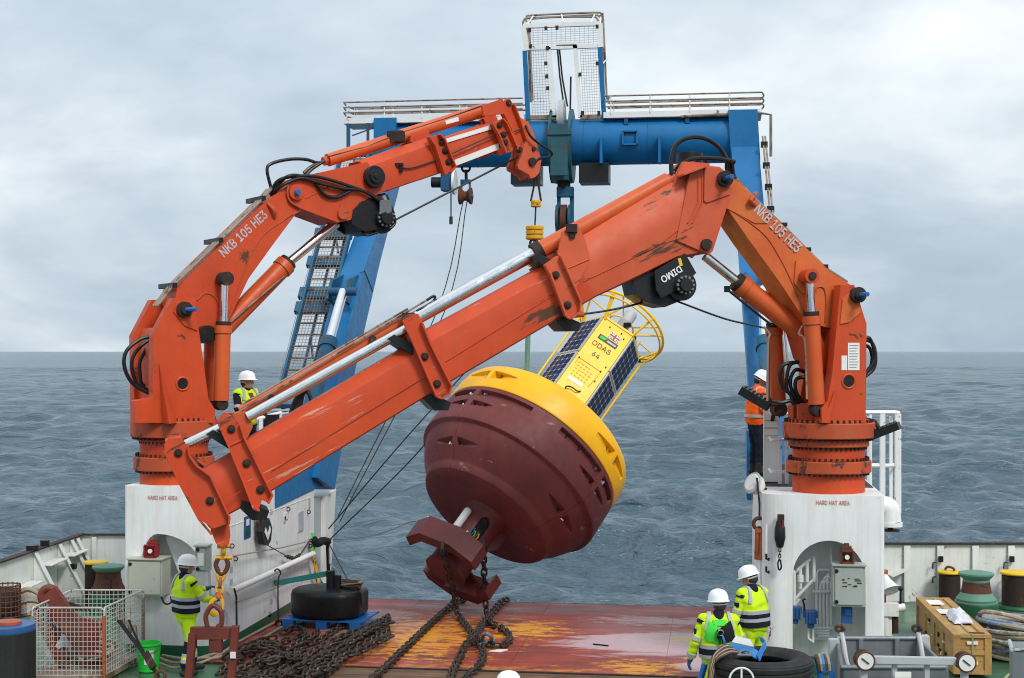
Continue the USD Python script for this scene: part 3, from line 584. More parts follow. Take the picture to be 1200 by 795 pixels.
# slewing head: cheeks with a sloped rear edge, cross plates, lower lugs
ck = [(985, 334), (1001, 334), (1015.5, 380), (1014.5, 496), (962, 496), (962, 479), (970, 470), (975, 440)]
for s_, lab in ((1, 'cheek'), (-1, 'cheek')):
    c = rc.part('cheek', extr(pr, [pr.q(*p, 0.62) for p in ck], *((0.40, 0.62) if s_ > 0 else (-0.62, -0.40))), 'crane_orange')
    if s_ > 0:
        near = c
        rc.part('gusset', extr(pr, [pr.q(*p, .62) for p in [(962, 496), (961, 479), (965, 475), (970, 478), (977, 458), (978, 462), (973, 486), (970, 496)]], 0.62, 0.66), 'crane_orange', c)
        rc.part('doubler', extr(pr, [pr.q(*p, .62) for p in [(1001, 338), (1009, 366), (995, 378), (984, 380), (987, 350)]], 0.62, 0.64), 'boom_faded', c)
        q = pr.q(994.5, 447, .62); rc.part('lightening_hole', cat([extr(pr, disc2(q, .10), .615, .622)]), 'black_steel', c)
        rc.part('hole_rim', torus(pr.p(q, .62), .105, .018, pr.n, 24, 8), 'crane_orange', c)
        rc.part('notice_plate', extr(pr, [pr.q(*p, .62) for p in [(993.5, 402), (1007, 402), (1007, 434), (993.5, 434)]], .62, .628), 'sticker_white', c)
        rc.part('notice_plate', extr(pr, [pr.q(*p, .62) for p in [(986, 417), (992.5, 417), (992.5, 434), (986, 434)]], .62, .628), 'sticker_white', c)
        for k in range(9): rc.part('notice_print', extr(pr, [pr.q(*p, .62) for p in [(995, 404.5 + 3.2 * k), (1005.5 - (k % 3), 404.5 + 3.2 * k), (1005.5 - (k % 3), 405.6 + 3.2 * k), (995, 405.6 + 3.2 * k)]], .628, .630), 'grey_plastic', c, smooth=False)
        p = pr.P(1004, 346, .64); rc.part('pivot_pin', cat([cyl(p - pr.n * .02, p + pr.n * .09, .12, n=24), cyl(p + pr.n * .09, p + pr.n * .14, .075, n=16)]), 'rust_dark', c)
        rc.part('pin_end', cyl(p + pr.n * .14, p + pr.n * .36, .035, n=12), 'blue_plastic', c)
rc.part('back_plate', cat([hexa([pr.P(*p, .42) for p in [(1008, 372), (1014, 380), (1013, 494), (1006, 494)]], [pr.P(*p, .42) - pr.n * .84 for p in [(1008, 372), (1014, 380), (1013, 494), (1006, 494)]])]), 'crane_orange')
rc.part('base_ring_plate', lathe([(0, zt), (.66, zt), (.66, zt + .05), (0, zt + .05)], 48, (RC[0], RC[1], 0)), 'flange_orange')
rc.part('centre_post', cat([cyl(RC + UP * zt + pr.d * .05, RC + UP * (zt + .75) + pr.d * .05, .26, n=24), box(RC + UP * (zt + .16) + pr.d * .3, (.4, .4, .3))]), 'crane_orange')
# main boom: deep plate sides, open wedge underside
mb = [(852, 204), (870, 216), (884, 232), (922, 268), (972, 318), (1003, 338), (1010, 352), (1000, 366), (978, 386), (945, 378), (913, 330), (878, 282), (849, 240), (846, 220)]
g = [pr.q(*p, .34) for p in mb]
m = rc.part('main_boom', extr(pr, g, -.34, .34), 'boom_faded')
rc.part('elbow_doubler', extr(pr, [pr.q(*p, .34) for p in [(849, 226), (858, 214), (872, 222), (890, 244), (898, 262), (884, 262), (866, 252), (850, 244)]], .34, .355), 'boom_faded', m)
ln = spline([pr.p(pr.q(*p, .345), .345) for p in [(856, 246), (880, 262), (900, 280), (918, 310), (932, 340), (945, 372)]], 5)
rc.part('weld_seam', tube(ln, .009, 6), 'flange_orange', m)
rc.part('boss', extr(pr, [pr.q(*p, .34) for p in [(932, 306), (942, 310), (950, 340), (940, 345), (930, 332)]], .34, .37), 'boom_faded', m)
ring = [pr.p(pr.q(*p, .345), .345) for p in [(952, 372), (954, 346), (958, 337), (965, 338), (968, 350), (967, 378)]]
rc.part('weld_seam', tube(spline(ring, 4), .013, 6), 'flange_orange', m)
stripe_text(rc, pr, 'NKB 105 HE3', (882.5, 246.5), (932.5, 296), .357, 'grey_lettering', .155, m)
p = pr.P(877, 236, .34); rc.part('grab_ring', tube([p + pr.n * .02 - pr.d * .10 - UP * .06, p + pr.n * .10, p + pr.n * .02 - pr.d * .12 + UP * .12], .035, 8, smooth=5), 'flange_orange', m)
# pipes along the boom's back
for k in range(3):
    off = .25 - .17 * k
    rc.part('hydraulic_pipe', tube([pr.p(pr.q(*p, .34) + V(0.03, 0.05), off) for p in [(868, 213), (884, 231), (922, 267), (972, 317), (998, 334)]], .022, 8), 'rail_tan', m)
for px, py in ((922, 267), (950, 296), (970, 316)):
    rc.part('pipe_clamp', bar(pr.p(pr.q(px, py, .34) + V(.02, .05), .33), pr.p(pr.q(px, py, .34) + V(.02, .05), -.33), .07, .06), 'black_steel', m)
# lift cylinders (a pair) and elbow cylinder
for off in (.50, -.42):
    near_ = off > 0
    cy = hyd(rc, pr, 'lift_cylinder', *(((957, 474), (951, 373), (948.5, 326)) if near_ else ((912, 474), (907, 386), (905, 350))), .125, .065, off)
    p = pr.P(*((948, 324) if near_ else (904.5, 348)), off); rc.part('rod_eye', cat([cyl(p - pr.n * .12, p + pr.n * .12, .115, n=24)]), 'crane_orange', cy); rc.part('eye_pin', cyl(p + pr.n * .12, p + pr.n * .15, .06, n=16), 'rust_dark', cy)
    q = pr.P(*((958, 480) if near_ else (912.5, 480)), off); rc.part('foot_eye', cyl(q - pr.n * .1, q + pr.n * .1, .11, n=20), 'rust_dark', cy)
    if off > 0: rc.part('pipe', tube([pr.P(940, 382, off + .14), pr.P(936, 392, off + .16), pr.P(943, 402, off + .16), pr.P(945.5, 468, off + .16)], .014, 6, smooth=4), 'rail_tan', cy)
hyd(rc, pr, 'elbow_cylinder', (950, 398), (868, 334), (826, 300), .155, .075, 0.0)
rc.part('cylinder_pipe', tube([pr.P(853, 340, .2), pr.P(880, 362, .22), pr.P(905, 382, .22)], .02, 6), 'hose')
rc.part('pipe_elbow', box(pr.P(852, 339, .2), (.09, .09, .09)), 'black_steel')
rc.part('cylinder_lug', extr(pr, [pr.q(*p, 0.3) for p in [(938, 385), (962, 392), (972, 420), (962, 440), (948, 420)]], -.3, .3), 'crane_orange')
# jib: outer box, three telescoping stages
o = .385
jb = [((679, 357.5), (656, 293)), ((722, 338), (690, 273)), ((764, 318), (733, 247)), ((795, 303), (790, 213)), ((830, 297), (823, 201))]
j = rc.part('jib', boom(pr, jb, SEC_JIB, o), 'jib_faded')
rc.part('jib_head', extr(pr, [pr.q(*p, o) for p in [(792, 282), (831, 299), (835, 294), (857, 226), (855, 206), (843, 196), (826, 194), (808, 204)]], .345, .40), 'jib_faded', j)
rc.part('jib_head', extr(pr, [pr.q(*p, o) for p in [(792, 282), (831, 299), (835, 294), (857, 226), (855, 206), (843, 196), (826, 194), (808, 204)]], -.40, -.345), 'jib_faded', j)
rc.part('head_doubler', extr(pr, [pr.q(*p, .4) for p in [(825, 196), (843, 197.5), (854, 208), (855, 228), (828, 238), (824.5, 236)]], .40, .425), 'jib_faded', j)
for dx in (0, 5): rc.part('stiffener', tube([pr.P(818 + dx, 206, .405), pr.P(818 + dx, 238, .405), pr.P(806 + dx, 262, .405)], .012, 6), 'jib_faded', j)
p = pr.P(848.5, 210, .425); rc.part('elbow_pin', cat([cyl(p - pr.n * .02, p + pr.n * .08, .12, n=24), cyl(p + pr.n * .08, p + pr.n * .13, .07, n=16)]), 'black_steel', j); rc.part('pin_end', cyl(p + pr.n * .13, p + pr.n * .33, .036, n=12), 'blue_plastic', j)
p = pr.P(827, 287, .40); rc.part('rod_pin', cyl(p - pr.n * .02, p + pr.n * .07, .085, n=20), 'rust_dark', j)
rc.part('weld_seam', tube([pr.P(684, 330, .385), pr.P(770, 289, .385), pr.P(797, 268, .385)], .006, 5), 'jib_faded', j)
e1 = rc.part('extension', boom(pr, [((524, 451), (492, 392.5)), ((700, 348), (668, 296))], SEC_JIB, o), 'boom_orange')
e2 = rc.part('extension', boom(pr, [((305, 585), (282, 521)), ((524, 451), (487, 401.5))], [(h, w * .97) for h, w in SEC_JIB], o), 'boom_orange')
e3 = rc.part('extension', boom(pr, [((252, 613), (229, 556)), ((318, 577), (292, 521))], SEC_TIP, .30), 'boom_orange')
for e, a, b in ((e1, (522, 424), (668, 334)), (e2, (318, 552), (512, 433)), (e3, (262, 588), (300, 566))):
    rc.part('weld_seam', tube([pr.P(*a, o + .002), pr.P(*b, o + .002)], .006, 5), 'boom_orange', e)
# collars
c3 = strap(rc, pr, 'collar', [(637, 311), (652, 300), (661, 303), (681, 355), (677, 367), (667, 374.5), (661, 370), (643, 322)], .385, .05, [[(638, 311), (644, 322), (662, 371), (667, 374)], [(656, 300), (679.5, 354), (678, 366), (668, 374)]], 'jib_faded', [(651, 322.5), (665, 357.5)])
rc.part('gusset', extr(pr, [pr.q(*p, .40) for p in [(653, 298), (658, 272), (676, 263), (685, 281), (691, 304), (674, 340), (662, 312)]], .385, .43), 'jib_faded', c3)
rc.part('gusset_fold', tube([pr.P(660, 317, .435), pr.P(690, 304, .435)], .012, 5), 'jib_faded', c3)
rc.part('gusset', extr(pr, [pr.q(*p, .40) for p in [(653, 298), (658, 272), (676, 263), (685, 281), (691, 304), (674, 340), (662, 312)]], -.43, -.385), 'jib_faded', c3)
c2 = strap(rc, pr, 'collar', [(471.5, 374.5), (479, 368), (490, 368), (494, 378), (503.5, 403), (529, 453), (526, 461.5), (517, 467), (510, 465), (487, 410)], .385, .05, [[(472, 376), (487, 410), (511, 465), (517, 467)], [(493.5, 378), (503.5, 403), (528.5, 453), (525.5, 462), (517, 467)]], 'boom_orange', [(497.5, 418), (512, 450)])
c1 = strap(rc, pr, 'collar', [(255.5, 497), (263, 486.5), (273, 486.5), (281, 497), (286, 513), (319.5, 579.5), (315, 590), (307, 586), (303, 598), (296, 596), (285.5, 566), (268, 523)], .36, .05, [[(256, 497), (268, 523), (285.5, 566), (297, 596), (304, 598)], [(281, 497), (286, 513), (319, 580), (314, 590)]], 'boom_orange', [(271, 503), (289, 543), (305, 574)])
for seq in ([(268, 523), (285, 515)],): rc.part('rib', tube([pr.P(*p, .415) for p in seq], .018, 6), 'boom_orange', c1)
c0 = strap(rc, pr, 'end_yoke', [(192.5, 521), (198, 514), (212, 513), (220.5, 523), (221.5, 534), (230, 545.5), (246.5, 557.5), (269, 606), (269, 613), (250, 620), (233, 608), (213, 571), (199, 541), (193, 529)], .30, .055, [[(220.5, 523), (222, 534), (230, 545.5), (246.5, 557.5), (269, 606), (268, 613)], [(193, 529), (199, 541), (213, 571), (233, 608), (248, 626)]], 'boom_orange', [(209, 531), (246, 587)])
rc.part('hook_lug', extr(pr, [pr.q(*p, .16) for p in [(268, 606), (270, 628), (268, 638), (260, 642), (253, 637), (247, 622), (250, 604)]], -.16, .16), 'boom_orange', c0)
rc.part('end_frame', cat([hexa([pr.P(*p, .33) for p in q], [pr.P(*p, .33) - pr.n * .66 for p in q]) for q in ([(222, 536), (232, 548), (229, 552), (219, 541)], [(249, 612), (268, 606), (268, 613), (250, 622)], [(193, 517), (212, 513), (214, 519), (195, 524)])]), 'boom_orange', c0)
rc.part('end_opening', extr(pr, [pr.q(*p, .2) for p in [(216, 571), (230, 566), (246, 600), (236, 607)]], -.2, .2), 'black_steel', c0)
# slide shoes below the collars
for a in ((511, 470), (664, 377), (297, 598)):
    q = pr.q(*a, .3); rc.part('slide_shoe', cat([extr(pr, [q + V(-.22, -.02), q + V(.16, .14), q + V(.18, .02), q + V(.02, -.14), q + V(-.18, -.14)], -.38, .30)]), 'black_steel')
for a in ((640, 311), (473, 407), (262, 519)):
    q = pr.q(*a, .3); rc.part('slide_shoe', cat([extr(pr, [q + V(-.12, -.12), q + V(.24, .12), q + V(.14, .18), q + V(-.14, .04)], -.30, .36)]), 'black_steel')
# extension cylinders along the top
f = 0.05
def rod(name, a, b, r, mt, off=f): return rc.part(name, cyl(pr.P(*a, off), pr.P(*b, off), r, n=24), mt)
cA = rod('extension_cylinder', (630, 295), (783, 212), .13, 'barrel_orange'); rc.part('gland', cyl(pr.P(625, 297.5, f), pr.P(634, 292.5, f), .15, n=24), 'rust_dark', cA)
rc.part('rod', cyl(pr.P(632, 294, f), pr.P(482, 376, f), .105, n=24), 'chrome', cA)
rc.part('cap', cyl(pr.P(781, 213, f), pr.P(790, 208, f), .09, n=20), 'flange_orange', cA)
cB = rod('extension_cylinder', (480, 373), (283, 485), .11, 'barrel_orange', -.12)
cC = rod('stage_rod', (480, 384), (290, 489), .075, 'chrome', .22); rod('stage_rod', (262, 500), (218, 521), .07, 'chrome', .05)
for p_, d_ in (((436, 397), .0), ((318, 466), .0)):
    p = pr.P(*p_, -.02); rc.part('port_boss', cyl(p, p + pr.n * .10, .05, n=14), 'rust_dark', cB)
rc.part('cylinder_cradle', cat([box(pr.P(481, 371, 0), (.18, .36, .10)), box(pr.P(281, 490, 0), (.18, .36, .14)), box(pr.P(505, 362, -.1), (.16, .16, .10))]), 'rust_dark')
rc.part('cradle', extr(pr, [pr.q(*p, .1) for p in [(272, 512), (262, 492), (275, 484), (290, 482), (296, 500), (286, 520)]], -.22, .22), 'flange_orange')
rc.part('cradle', extr(pr, [pr.q(*p, .1) for p in [(484, 404), (474, 378), (488, 368), (496, 384), (497, 396)]], -.25, .25), 'flange_orange')
for k, (a, b) in enumerate((((640, 283), (815, 188)), ((284, 474), (478, 362)), ((270, 489), (500, 352)))):
    rc.part('control_pipe', tube([pr.P(*a, .05), pr.P(*b, .05)], .017, 6), 'rail_tan')
p = pr.P(670, 268, .43); rc.part('valve', cat([box(p, (.16, .14, .12)), cyl(p - UP * .05, p - UP * .14, .05, n=12)]), 'rust_dark')
hoses(rc, 'hose', [[pr.P(500, 352, .05), pr.P(509, 347, .05), pr.P(508, 353, .05), pr.P(497, 360, .1), pr.P(488, 365, .1)]], .02)
rc.part('mount_block', extr(pr, [pr.q(*p, .2) for p in [(786, 220), (800, 190), (830, 192), (832, 205), (800, 216)]], -.25, .25), 'jib_faded')
rc.part('mount_plate', bar(pr.P(795, 207, .30), pr.P(824, 196, .30), .5, .03), 'jib_faded')
rc.part('hose_guard', cyl(pr.P(808, 205, -.2), pr.P(808, 180, -.2), .2, n=20), 'black_steel')
# hoses over the elbow
hoses(rc, 'hose', [[pr.P(787, 206, .1), pr.P(787, 185, .1), pr.P(794, 168, .1), pr.P(811, 161, .1), pr.P(830, 164, .0), pr.P(845, 176, -.1), pr.P(853, 190, -.1), pr.P(862, 214, -.2)],
                   [pr.P(787, 206, .0), pr.P(799, 192, .1), pr.P(815, 186, .15), pr.P(840, 186, .15), pr.P(861, 190, .1)]], .035)
hoses(rc, 'hose', [[pr.P(852, 186, -.05), pr.P(852, 200, -.1), pr.P(862, 212, -.1), pr.P(866, 216, 0)], [pr.P(858, 190, -.05), pr.P(860, 205, -.1), pr.P(866, 216, 0)], [pr.P(828, 188, 0), pr.P(828, 196, 0)]], .028)
# pipes and hoses near the slewing head
B = lambda px, py, o_=.1: pr.P(px, py, o_)
hoses(rc, 'hose', [[B(930, 425), B(918, 428), B(914, 440), B(918, 455), B(926, 462), B(930, 475)], [B(936, 424), B(926, 428), B(922, 444), B(924, 460), B(938, 470)], [B(944, 436), B(932, 434), B(926, 448), B(932, 466), B(944, 474), B(950, 474)],
                   [B(948, 442), B(934, 444), B(932, 456), B(938, 468), B(950, 478)], [B(904, 470), B(915, 472), B(928, 470), B(945, 476)]], .03)
hoses(rc, 'hose', [[pr.P(1012, 398, -.2), pr.P(1022, 402, -.2), pr.P(1026, 416, -.2), pr.P(1024, 432, -.2), pr.P(1013, 442, -.2)], [pr.P(1012, 404, -.3), pr.P(1019, 408, -.3), pr.P(1022, 420, -.3), pr.P(1019, 434, -.3), pr.P(1012, 438, -.3)], [pr.P(1012, 396, .1), pr.P(1020, 398, .1), pr.P(1025, 420, .1), pr.P(1013, 440, .1)]], .03)
rc.part('pipe_run', tube([B(790, 352, .3), B(850, 374, .2), B(893, 384, .2), B(900, 392, .2), B(901, 470, .2)], .016, 6, smooth=5), 'cable')
rc.part('pipe_run', tube([B(895, 383, .25), B(902, 393, .25), B(900, 402, .25), B(899, 470, .25)], .018, 6, smooth=5), 'rail_tan')
# winch under the jib head
def winch(t, pl, poly, off, drum, r, rings, lugs=()):
    w = t.part('winch', extr(pl, [pl.q(*p, off) for p in poly], off - .06, off), 'black_steel'); t.part('side_plate', extr(pl, [pl.q(*p, off) for p in poly], -off, -off + .06), 'black_steel', w)
    a = pl.P(*drum, 0); t.part('drum', cat([cyl(a - pl.n * (off - .07), a + pl.n * (off - .07), r * .8, n=28), cyl(a - pl.n * (off - .06), a - pl.n * (off - .10), r, n=28), cyl(a + pl.n * (off - .10), a + pl.n * (off - .06), r, n=28)]), 'black_steel', w)
    b = a + pl.n * off; t.part('motor', cat([cyl(b, b + pl.n * .09, r * .62, n=28), cyl(b + pl.n * .09, b + pl.n * .17, r * .42, n=24)]), 'black_steel', w)
    for k in range(12):
        an = k * math.pi / 6; c = b + pl.d * (r * .53 * math.cos(an)) + UP * (r * .53 * math.sin(an)); t.part('bolt', cyl(c + pl.n * .09, c + pl.n * .12, .022, n=6), 'grey_steel', w, smooth=False)
    return w
w = winch(rc, pr, [(767, 318), (803, 297), (816, 320), (800, 336), (775, 350), (769, 340)], .42, (790, 336), .23, 0)
rc.part('winch_housing', extr(pr, [pr.q(*p, .3) for p in [(741, 322), (768, 318), (800, 300), (808, 330), (800, 352), (780, 360), (758, 354), (746, 345)]], -.34, .28), 'black_steel', w)
rc.part('cable_guide', tube([pr.P(800, 333, .5), pr.P(812, 340, .5), pr.P(806, 341, .5), pr.P(797, 341, .5)], .02, 6), 'black_steel', w)
a_, b_ = pr.P(797, 306, .425), pr.P(780, 316.5, .425)
u = unit(b_ - a_); vv = np.cross(pr.n, u)
rc.part('lettering', text('DIMO', .095, pr.P(797, 311.0, .421), u, vv, .004), 'white_lettering', w, smooth=False)
rc.part('emblem', cat([bar(pr.P(796, 303 + k, .425), pr.P(798.3, 312 + k, .425), .05, .006, pr.n) for k in (0, )]), 'yellow_paint', w)
# wire from the winch to the jib collar
rc.part('wire', tube(sag(pr.P(762, 352, 0), pr.P(676, 369, .3), .03, 6), .018, 6), 'cable')
rc.part('wire_end', cyl(pr.P(672, 369.5, .4), pr.P(683, 368.5, .35), .045, n=10), 'flange_orange')

# ---- left crane --------------------------------------------------------------
LC = V(-8.93, 23.13, 0); LT = PD(615, 160, 28.0)
pq = Plane(LC, LT)
lc = Thing('knuckle_boom_crane', 'orange crane on the left whose folded jib reaches up before the blue gantry beam', 'crane', (LC[0], LC[1], H_TOP))
zl = lambda py: 4.9 + (412 - py) / 1700.0 * 23.9
pedestal(lc, LC[:2], 0.56, H_TOP - 0.3, [(zl(551), zl(535), 0.66), (zl(517), zl(514), .6), (zl(512), zl(493), 0.71)])
zt = zl(494)
kk = [(179.5, 393), (202, 349.5), (230, 349.5), (231, 372), (244.5, 468), (252, 480), (252, 496), (158, 496), (158, 470), (179, 466)]
for s_ in (1, -1):
    c = lc.part('cheek', extr(pq, [pq.q(*p, .62) for p in (kk if s_ > 0 else kk[:5] + [(244, 496), (181, 496)])], *((.42, .62) if s_ > 0 else (-.56, -.36))), 'crane_orange')
    if s_ > 0:
        lc.part('doubler', extr(pq, [pq.q(*p, .62) for p in [(206, 355), (229, 352), (231, 388), (216, 382), (203, 366)]], .62, .64), 'crane_orange', c)
        q = pq.q(214, 450, .62); lc.part('lightening_hole', extr(pq, disc2(q, .10), .615, .622), 'black_steel', c); lc.part('hole_rim', torus(pq.p(q, .62), .105, .018, pq.n, 24, 8), 'crane_orange', c)
        p = pq.P(215.5, 363, .64); lc.part('pivot_pin', cat([cyl(p - pq.n * .02, p + pq.n * .07, .13, n=24), cyl(p + pq.n * .07, p + pq.n * .12, .08, n=16)]), 'rust_dark', c)
        lc.part('pin_end', cyl(p + pq.n * .10, p + pq.n * .30 + pq.d * .1, .035, n=12), 'blue_plastic', c)
        a, b, d_, e = pq.P(186, 426, .62), pq.P(188, 428, .62), pq.P(205, 494, .62), pq.P(186, 494, .62)
        lc.part('gusset', hexa([a, pq.P(208, 496, .62), pq.P(190, 496, .62)], [a + pq.n * .02, pq.P(208, 496, .62) + pq.n * .02, pq.P(190, 496, .62) + pq.n * .32]), 'crane_orange', c)
lc.part('back_plate', hexa([pq.P(*p, .42) for p in [(181, 393), (186, 384), (188, 494), (181, 494)]], [pq.P(*p, .42) - pq.n * .84 for p in [(181, 393), (186, 384), (188, 494), (181, 494)]]), 'crane_orange')
lc.part('base_ring_plate', lathe([(0, zt), (.66, zt), (.66, zt + .05), (0, zt + .05)], 48, (LC[0], LC[1], 0)), 'flange_orange')
lc.part('centre_post', cat([cyl(LC + UP * zt, LC + UP * (zt + .8), .26, n=24)]), 'crane_orange')
mb = [(205, 350), (208, 338), (232, 314), (311, 237), (338, 217), (352, 222), (355, 240), (322, 284), (291, 327), (267, 378), (250, 392), (232, 386), (212, 372)]
m = lc.part('main_boom', extr(pq, [pq.q(*p, .34) for p in mb], -.34, .34), 'crane_orange')
ln = spline([pq.P(*p, .345) for p in [(352, 247), (330, 260), (308, 276), (294, 300), (284, 325), (275, 350), (267, 372)]], 5); lc.part('weld_seam', tube(ln, .009, 6), 'flange_orange', m)
lc.part('weld_seam', tube(spline([pq.P(*p, .345) for p in [(231, 352), (240, 344), (250, 347), (257, 358), (259, 372)]], 4), .012, 6), 'flange_orange', m)
stripe_text(lc, pq, 'NKB 105 HE3', (262, 302.5), (313.5, 254.5), .341, 'grey_lettering', .15, m)
p = pq.P(319, 247, .34); lc.part('grab_ring', tube([p + UP * .12 - pq.d * .08, p + pq.n * .07, p - UP * .12 + pq.d * .04], .035, 8, smooth=4), 'flange_orange', m)
for k in range(3):
    off = .31 - .10 * k
    lc.part('hydraulic_pipe', tube([pq.p(pq.q(*p, .34) + V(-.04, .045), off) for p in [(188, 362), (207, 338), (232, 314), (311, 237), (322, 224)]], .024, 8), 'rail_tan', m)
for px, py in ((208, 338), (262, 285), (312, 236)): lc.part('pipe_clamp', bar(pq.p(pq.q(px, py, .34) + V(-.05, .05), .36), pq.p(pq.q(px, py, .34) + V(-.05, .05), -.34), .07, .08), 'black_steel', m)
for off in (.52, -.40):
    cy = hyd(lc, pq, 'lift_cylinder', *(((259, 470), (261.5, 384), (263.5, 328)) if off > 0 else ((246, 470), (248.5, 386), (250.5, 335))), .13, .065, off)
    p = pq.P(*((263.5, 327) if off > 0 else (250.7, 334)), off); lc.part('rod_eye', cyl(p - pq.n * .12, p + pq.n * .12, .115, n=24), 'rust_dark', cy); q = pq.P(*((258.5, 474) if off > 0 else (245.8, 474)), off); lc.part('foot_eye', cyl(q - pq.n * .1, q + pq.n * .1, .10, n=20), 'rust_dark', cy)
p = pq.P(243, 392, .46); lc.part('hose_reel', cyl(p - pq.n * .3, p + pq.n * .02, .15, n=24), 'black_steel')
hyd(lc, pq, 'elbow_cylinder', (255, 392), (334, 311), (394, 262), .165, .085, 0.0)
lc.part('cylinder_pipe', tube([pq.P(333, 324, .2), pq.P(300, 352, .2), pq.P(270, 378, .2)], .016, 6), 'rail_tan')
# jib
o = .36
jb = [((396, 261), (345, 209)), ((420, 240), (372, 203)), ((456, 224), (425, 188)), ((480, 215.5), (463, 175)), ((524, 201), (506, 159.5))]
head = [(336, 222), (342, 210.5), (355, 206.5), (376, 203), (372, 203), (430, 190), (456, 222), (421, 238), (411, 258), (396, 261), (352, 244.5), (340, 236)]
j = lc.part('jib', boom(pq, jb[2:], SEC_JIB, o), 'crane_orange')
lc.part('jib_head', extr(pq, [pq.q(*p, .38) for p in head], -.38, .38), 'crane_orange', j)
lc.part('head_edge', tube(spline([pq.P(*p, .385) for p in [(352, 244), (340, 236), (337, 222), (344, 211), (357, 207)]], 4), .02, 6), 'flange_orange', j)
lc.part('weld_seam', tube([pq.P(358, 233, .385), pq.P(385, 219, .385)], .008, 5), 'flange_orange', j)
p = pq.P(346, 226, .38); lc.part('elbow_pin', cyl(p, p + pq.n * .06, .13, n=24), 'crane_orange', j); lc.part('pin_end', cyl(p + pq.n * .05, p + pq.n * .14, .05, n=12), 'blue_plastic', j)
p = pq.P(401, 251, .38); lc.part('rod_pin', cyl(p, p + pq.n * .05, .1, n=20), 'flange_orange', j)
e1 = lc.part('extension', boom(pq, [((520, 202), (503, 168)), ((592, 173), (576, 143))], SEC_EXT, .32), 'boom_orange')
for a, b, c_, d_ in (((522, 168), (578, 151), (578, 146), (522, 163)), ((533, 195), (585, 175), (584, 168), (532, 188))):
    lc.part('paint_stripe', extr(pq, [pq.q(*p, .33) for p in (a, b, c_, d_)], .30, .336), 'sticker_white', e1)
stc = [(501, 161), (513.5, 158), (519, 164), (532, 196), (526.5, 203), (519, 206), (514, 196)]
c1 = strap(lc, pq, 'collar', stc, .38, .05, [[(501, 161), (508, 172), (519, 205)], [(513, 158), (519, 164), (531.5, 196), (526, 203)]], 'crane_orange', [(517, 167), (521, 177), (525, 190)])
c2 = strap(lc, pq, 'collar', [(575, 146), (587, 140), (592, 144), (604, 172), (599, 178), (591, 180), (583, 160)], .36, .05, [[(575, 146), (583, 160), (591, 180)], [(587, 140), (592, 146), (603, 172)]], 'crane_orange', [(585, 147), (590, 158), (592, 167)])
c3 = strap(lc, pq, 'end_yoke', [(565, 124), (588, 116), (590, 118.5), (597, 114.5), (600, 122), (608, 143), (616, 166), (610, 178), (604, 176), (597, 152), (588, 134), (567, 136)], .30, .05, [[(588, 134), (597, 152), (604, 176)], [(600, 123), (608, 144), (615, 166)]], 'crane_orange', [(596, 121), (594, 146), (600, 162), (608.5, 176)])
tip = [(604, 141), (611, 138.5), (619, 143), (626, 158), (634.5, 188), (632, 203), (627, 208), (622, 209.5), (620, 205), (607.5, 198), (606.5, 194), (612, 180), (614, 170)]
hd = lc.part('jib_nose', cat([extr(pq, [pq.q(*p, .2) for p in tip], .12, .2), extr(pq, [pq.q(*p, .2) for p in tip], -.2, -.12), extr(pq, [pq.q(*p, .2) for p in [(606, 145), (617, 146), (629, 186), (614, 190), (612, 178)]], -.12, .12)]), 'jib_faded')
p = pq.P(623, 190, .2); lc.part('nose_pin', cyl(p, p + pq.n * .05, .08, n=18), 'rust_dark', hd)
p = pq.P(625, 175, .2); lc.part('nose_bolt', cyl(p, p + pq.n * .03, .04, n=12), 'rust_dark', hd)
cA = lc.part('extension_cylinder', cyl(pq.P(384, 188, 0), pq.P(478, 158, 0), .115, n=24), 'barrel_orange'); cB = lc.part('extension_cylinder', cyl(pq.P(470, 160, 0), pq.P(565, 130, 0), .125, n=24), 'barrel_orange')
lc.part('port_block', box(pq.P(464, 160.5, .12), (.3, .16, .2)), 'rust_dark', cA); lc.part('cap', cyl(pq.P(379, 189.5, 0), pq.P(385, 187.5, 0), .08, n=16), 'flange_orange', cA)
lc.part('cradle', extr(pq, [pq.q(*p, .1) for p in [(478, 168), (478, 160), (500, 153), (500, 164)]], -.2, .2), 'crane_orange')
lc.part('label', extr(pq, [pq.q(*p, .13) for p in [(522, 141.5), (537, 137), (538, 142), (523, 146)]], .11, .128), 'sticker_white', cB)
lc.part('control_pipe', tube([pq.P(384, 184, .1), pq.P(430, 172, .1), pq.P(470, 156, .1), pq.P(520, 140, .1), pq.P(565, 124, .1)], .014, 6), 'cable')
lc.part('control_pipe', tube(spline([pq.P(*p, .41) for p in [(465, 195), (482, 197), (515, 186), (550, 171), (580, 158), (600, 155), (612, 150)]], 4), .014, 6), 'cable')
lc.part('rope_guide', cat([box(pq.P(468, 193, .4), (.14, .08, .05)), box(pq.P(470, 197, .4), (.05, .08, .14))]), 'black_steel')
p = pq.P(436, 208, .36); lc.part('sheave', cat([cyl(p, p + pq.n * .14, .19, n=32), cyl(p + pq.n * .14, p + pq.n * .18, .12, n=28), cyl(p + pq.n * .18, p + pq.n * .20, .05, n=12)]), 'black_steel')
lc.part('sheave_rim', torus(p + pq.n * .12, .18, .02, pq.n, 32, 6), 'black_steel')
w = winch(lc, pq, [(414, 246), (424, 236), (454, 228), (463, 250), (448, 268), (428, 272), (412, 262)], .40, (437, 258), .27, 0)
lc.part('winch_housing', extr(pq, [pq.q(*p, .3) for p in [(413, 240), (452, 226), (462, 252), (452, 270), (438, 275), (424, 272), (416, 258)]], -.33, .28), 'black_steel', w)
lc.part('gear_case', cat([box(pq.P(452, 243, .48), (.18, .18, .24)), cyl(pq.P(452, 238, .48), pq.P(449, 230, .45), .05, n=12)]), 'grey_steel', w)
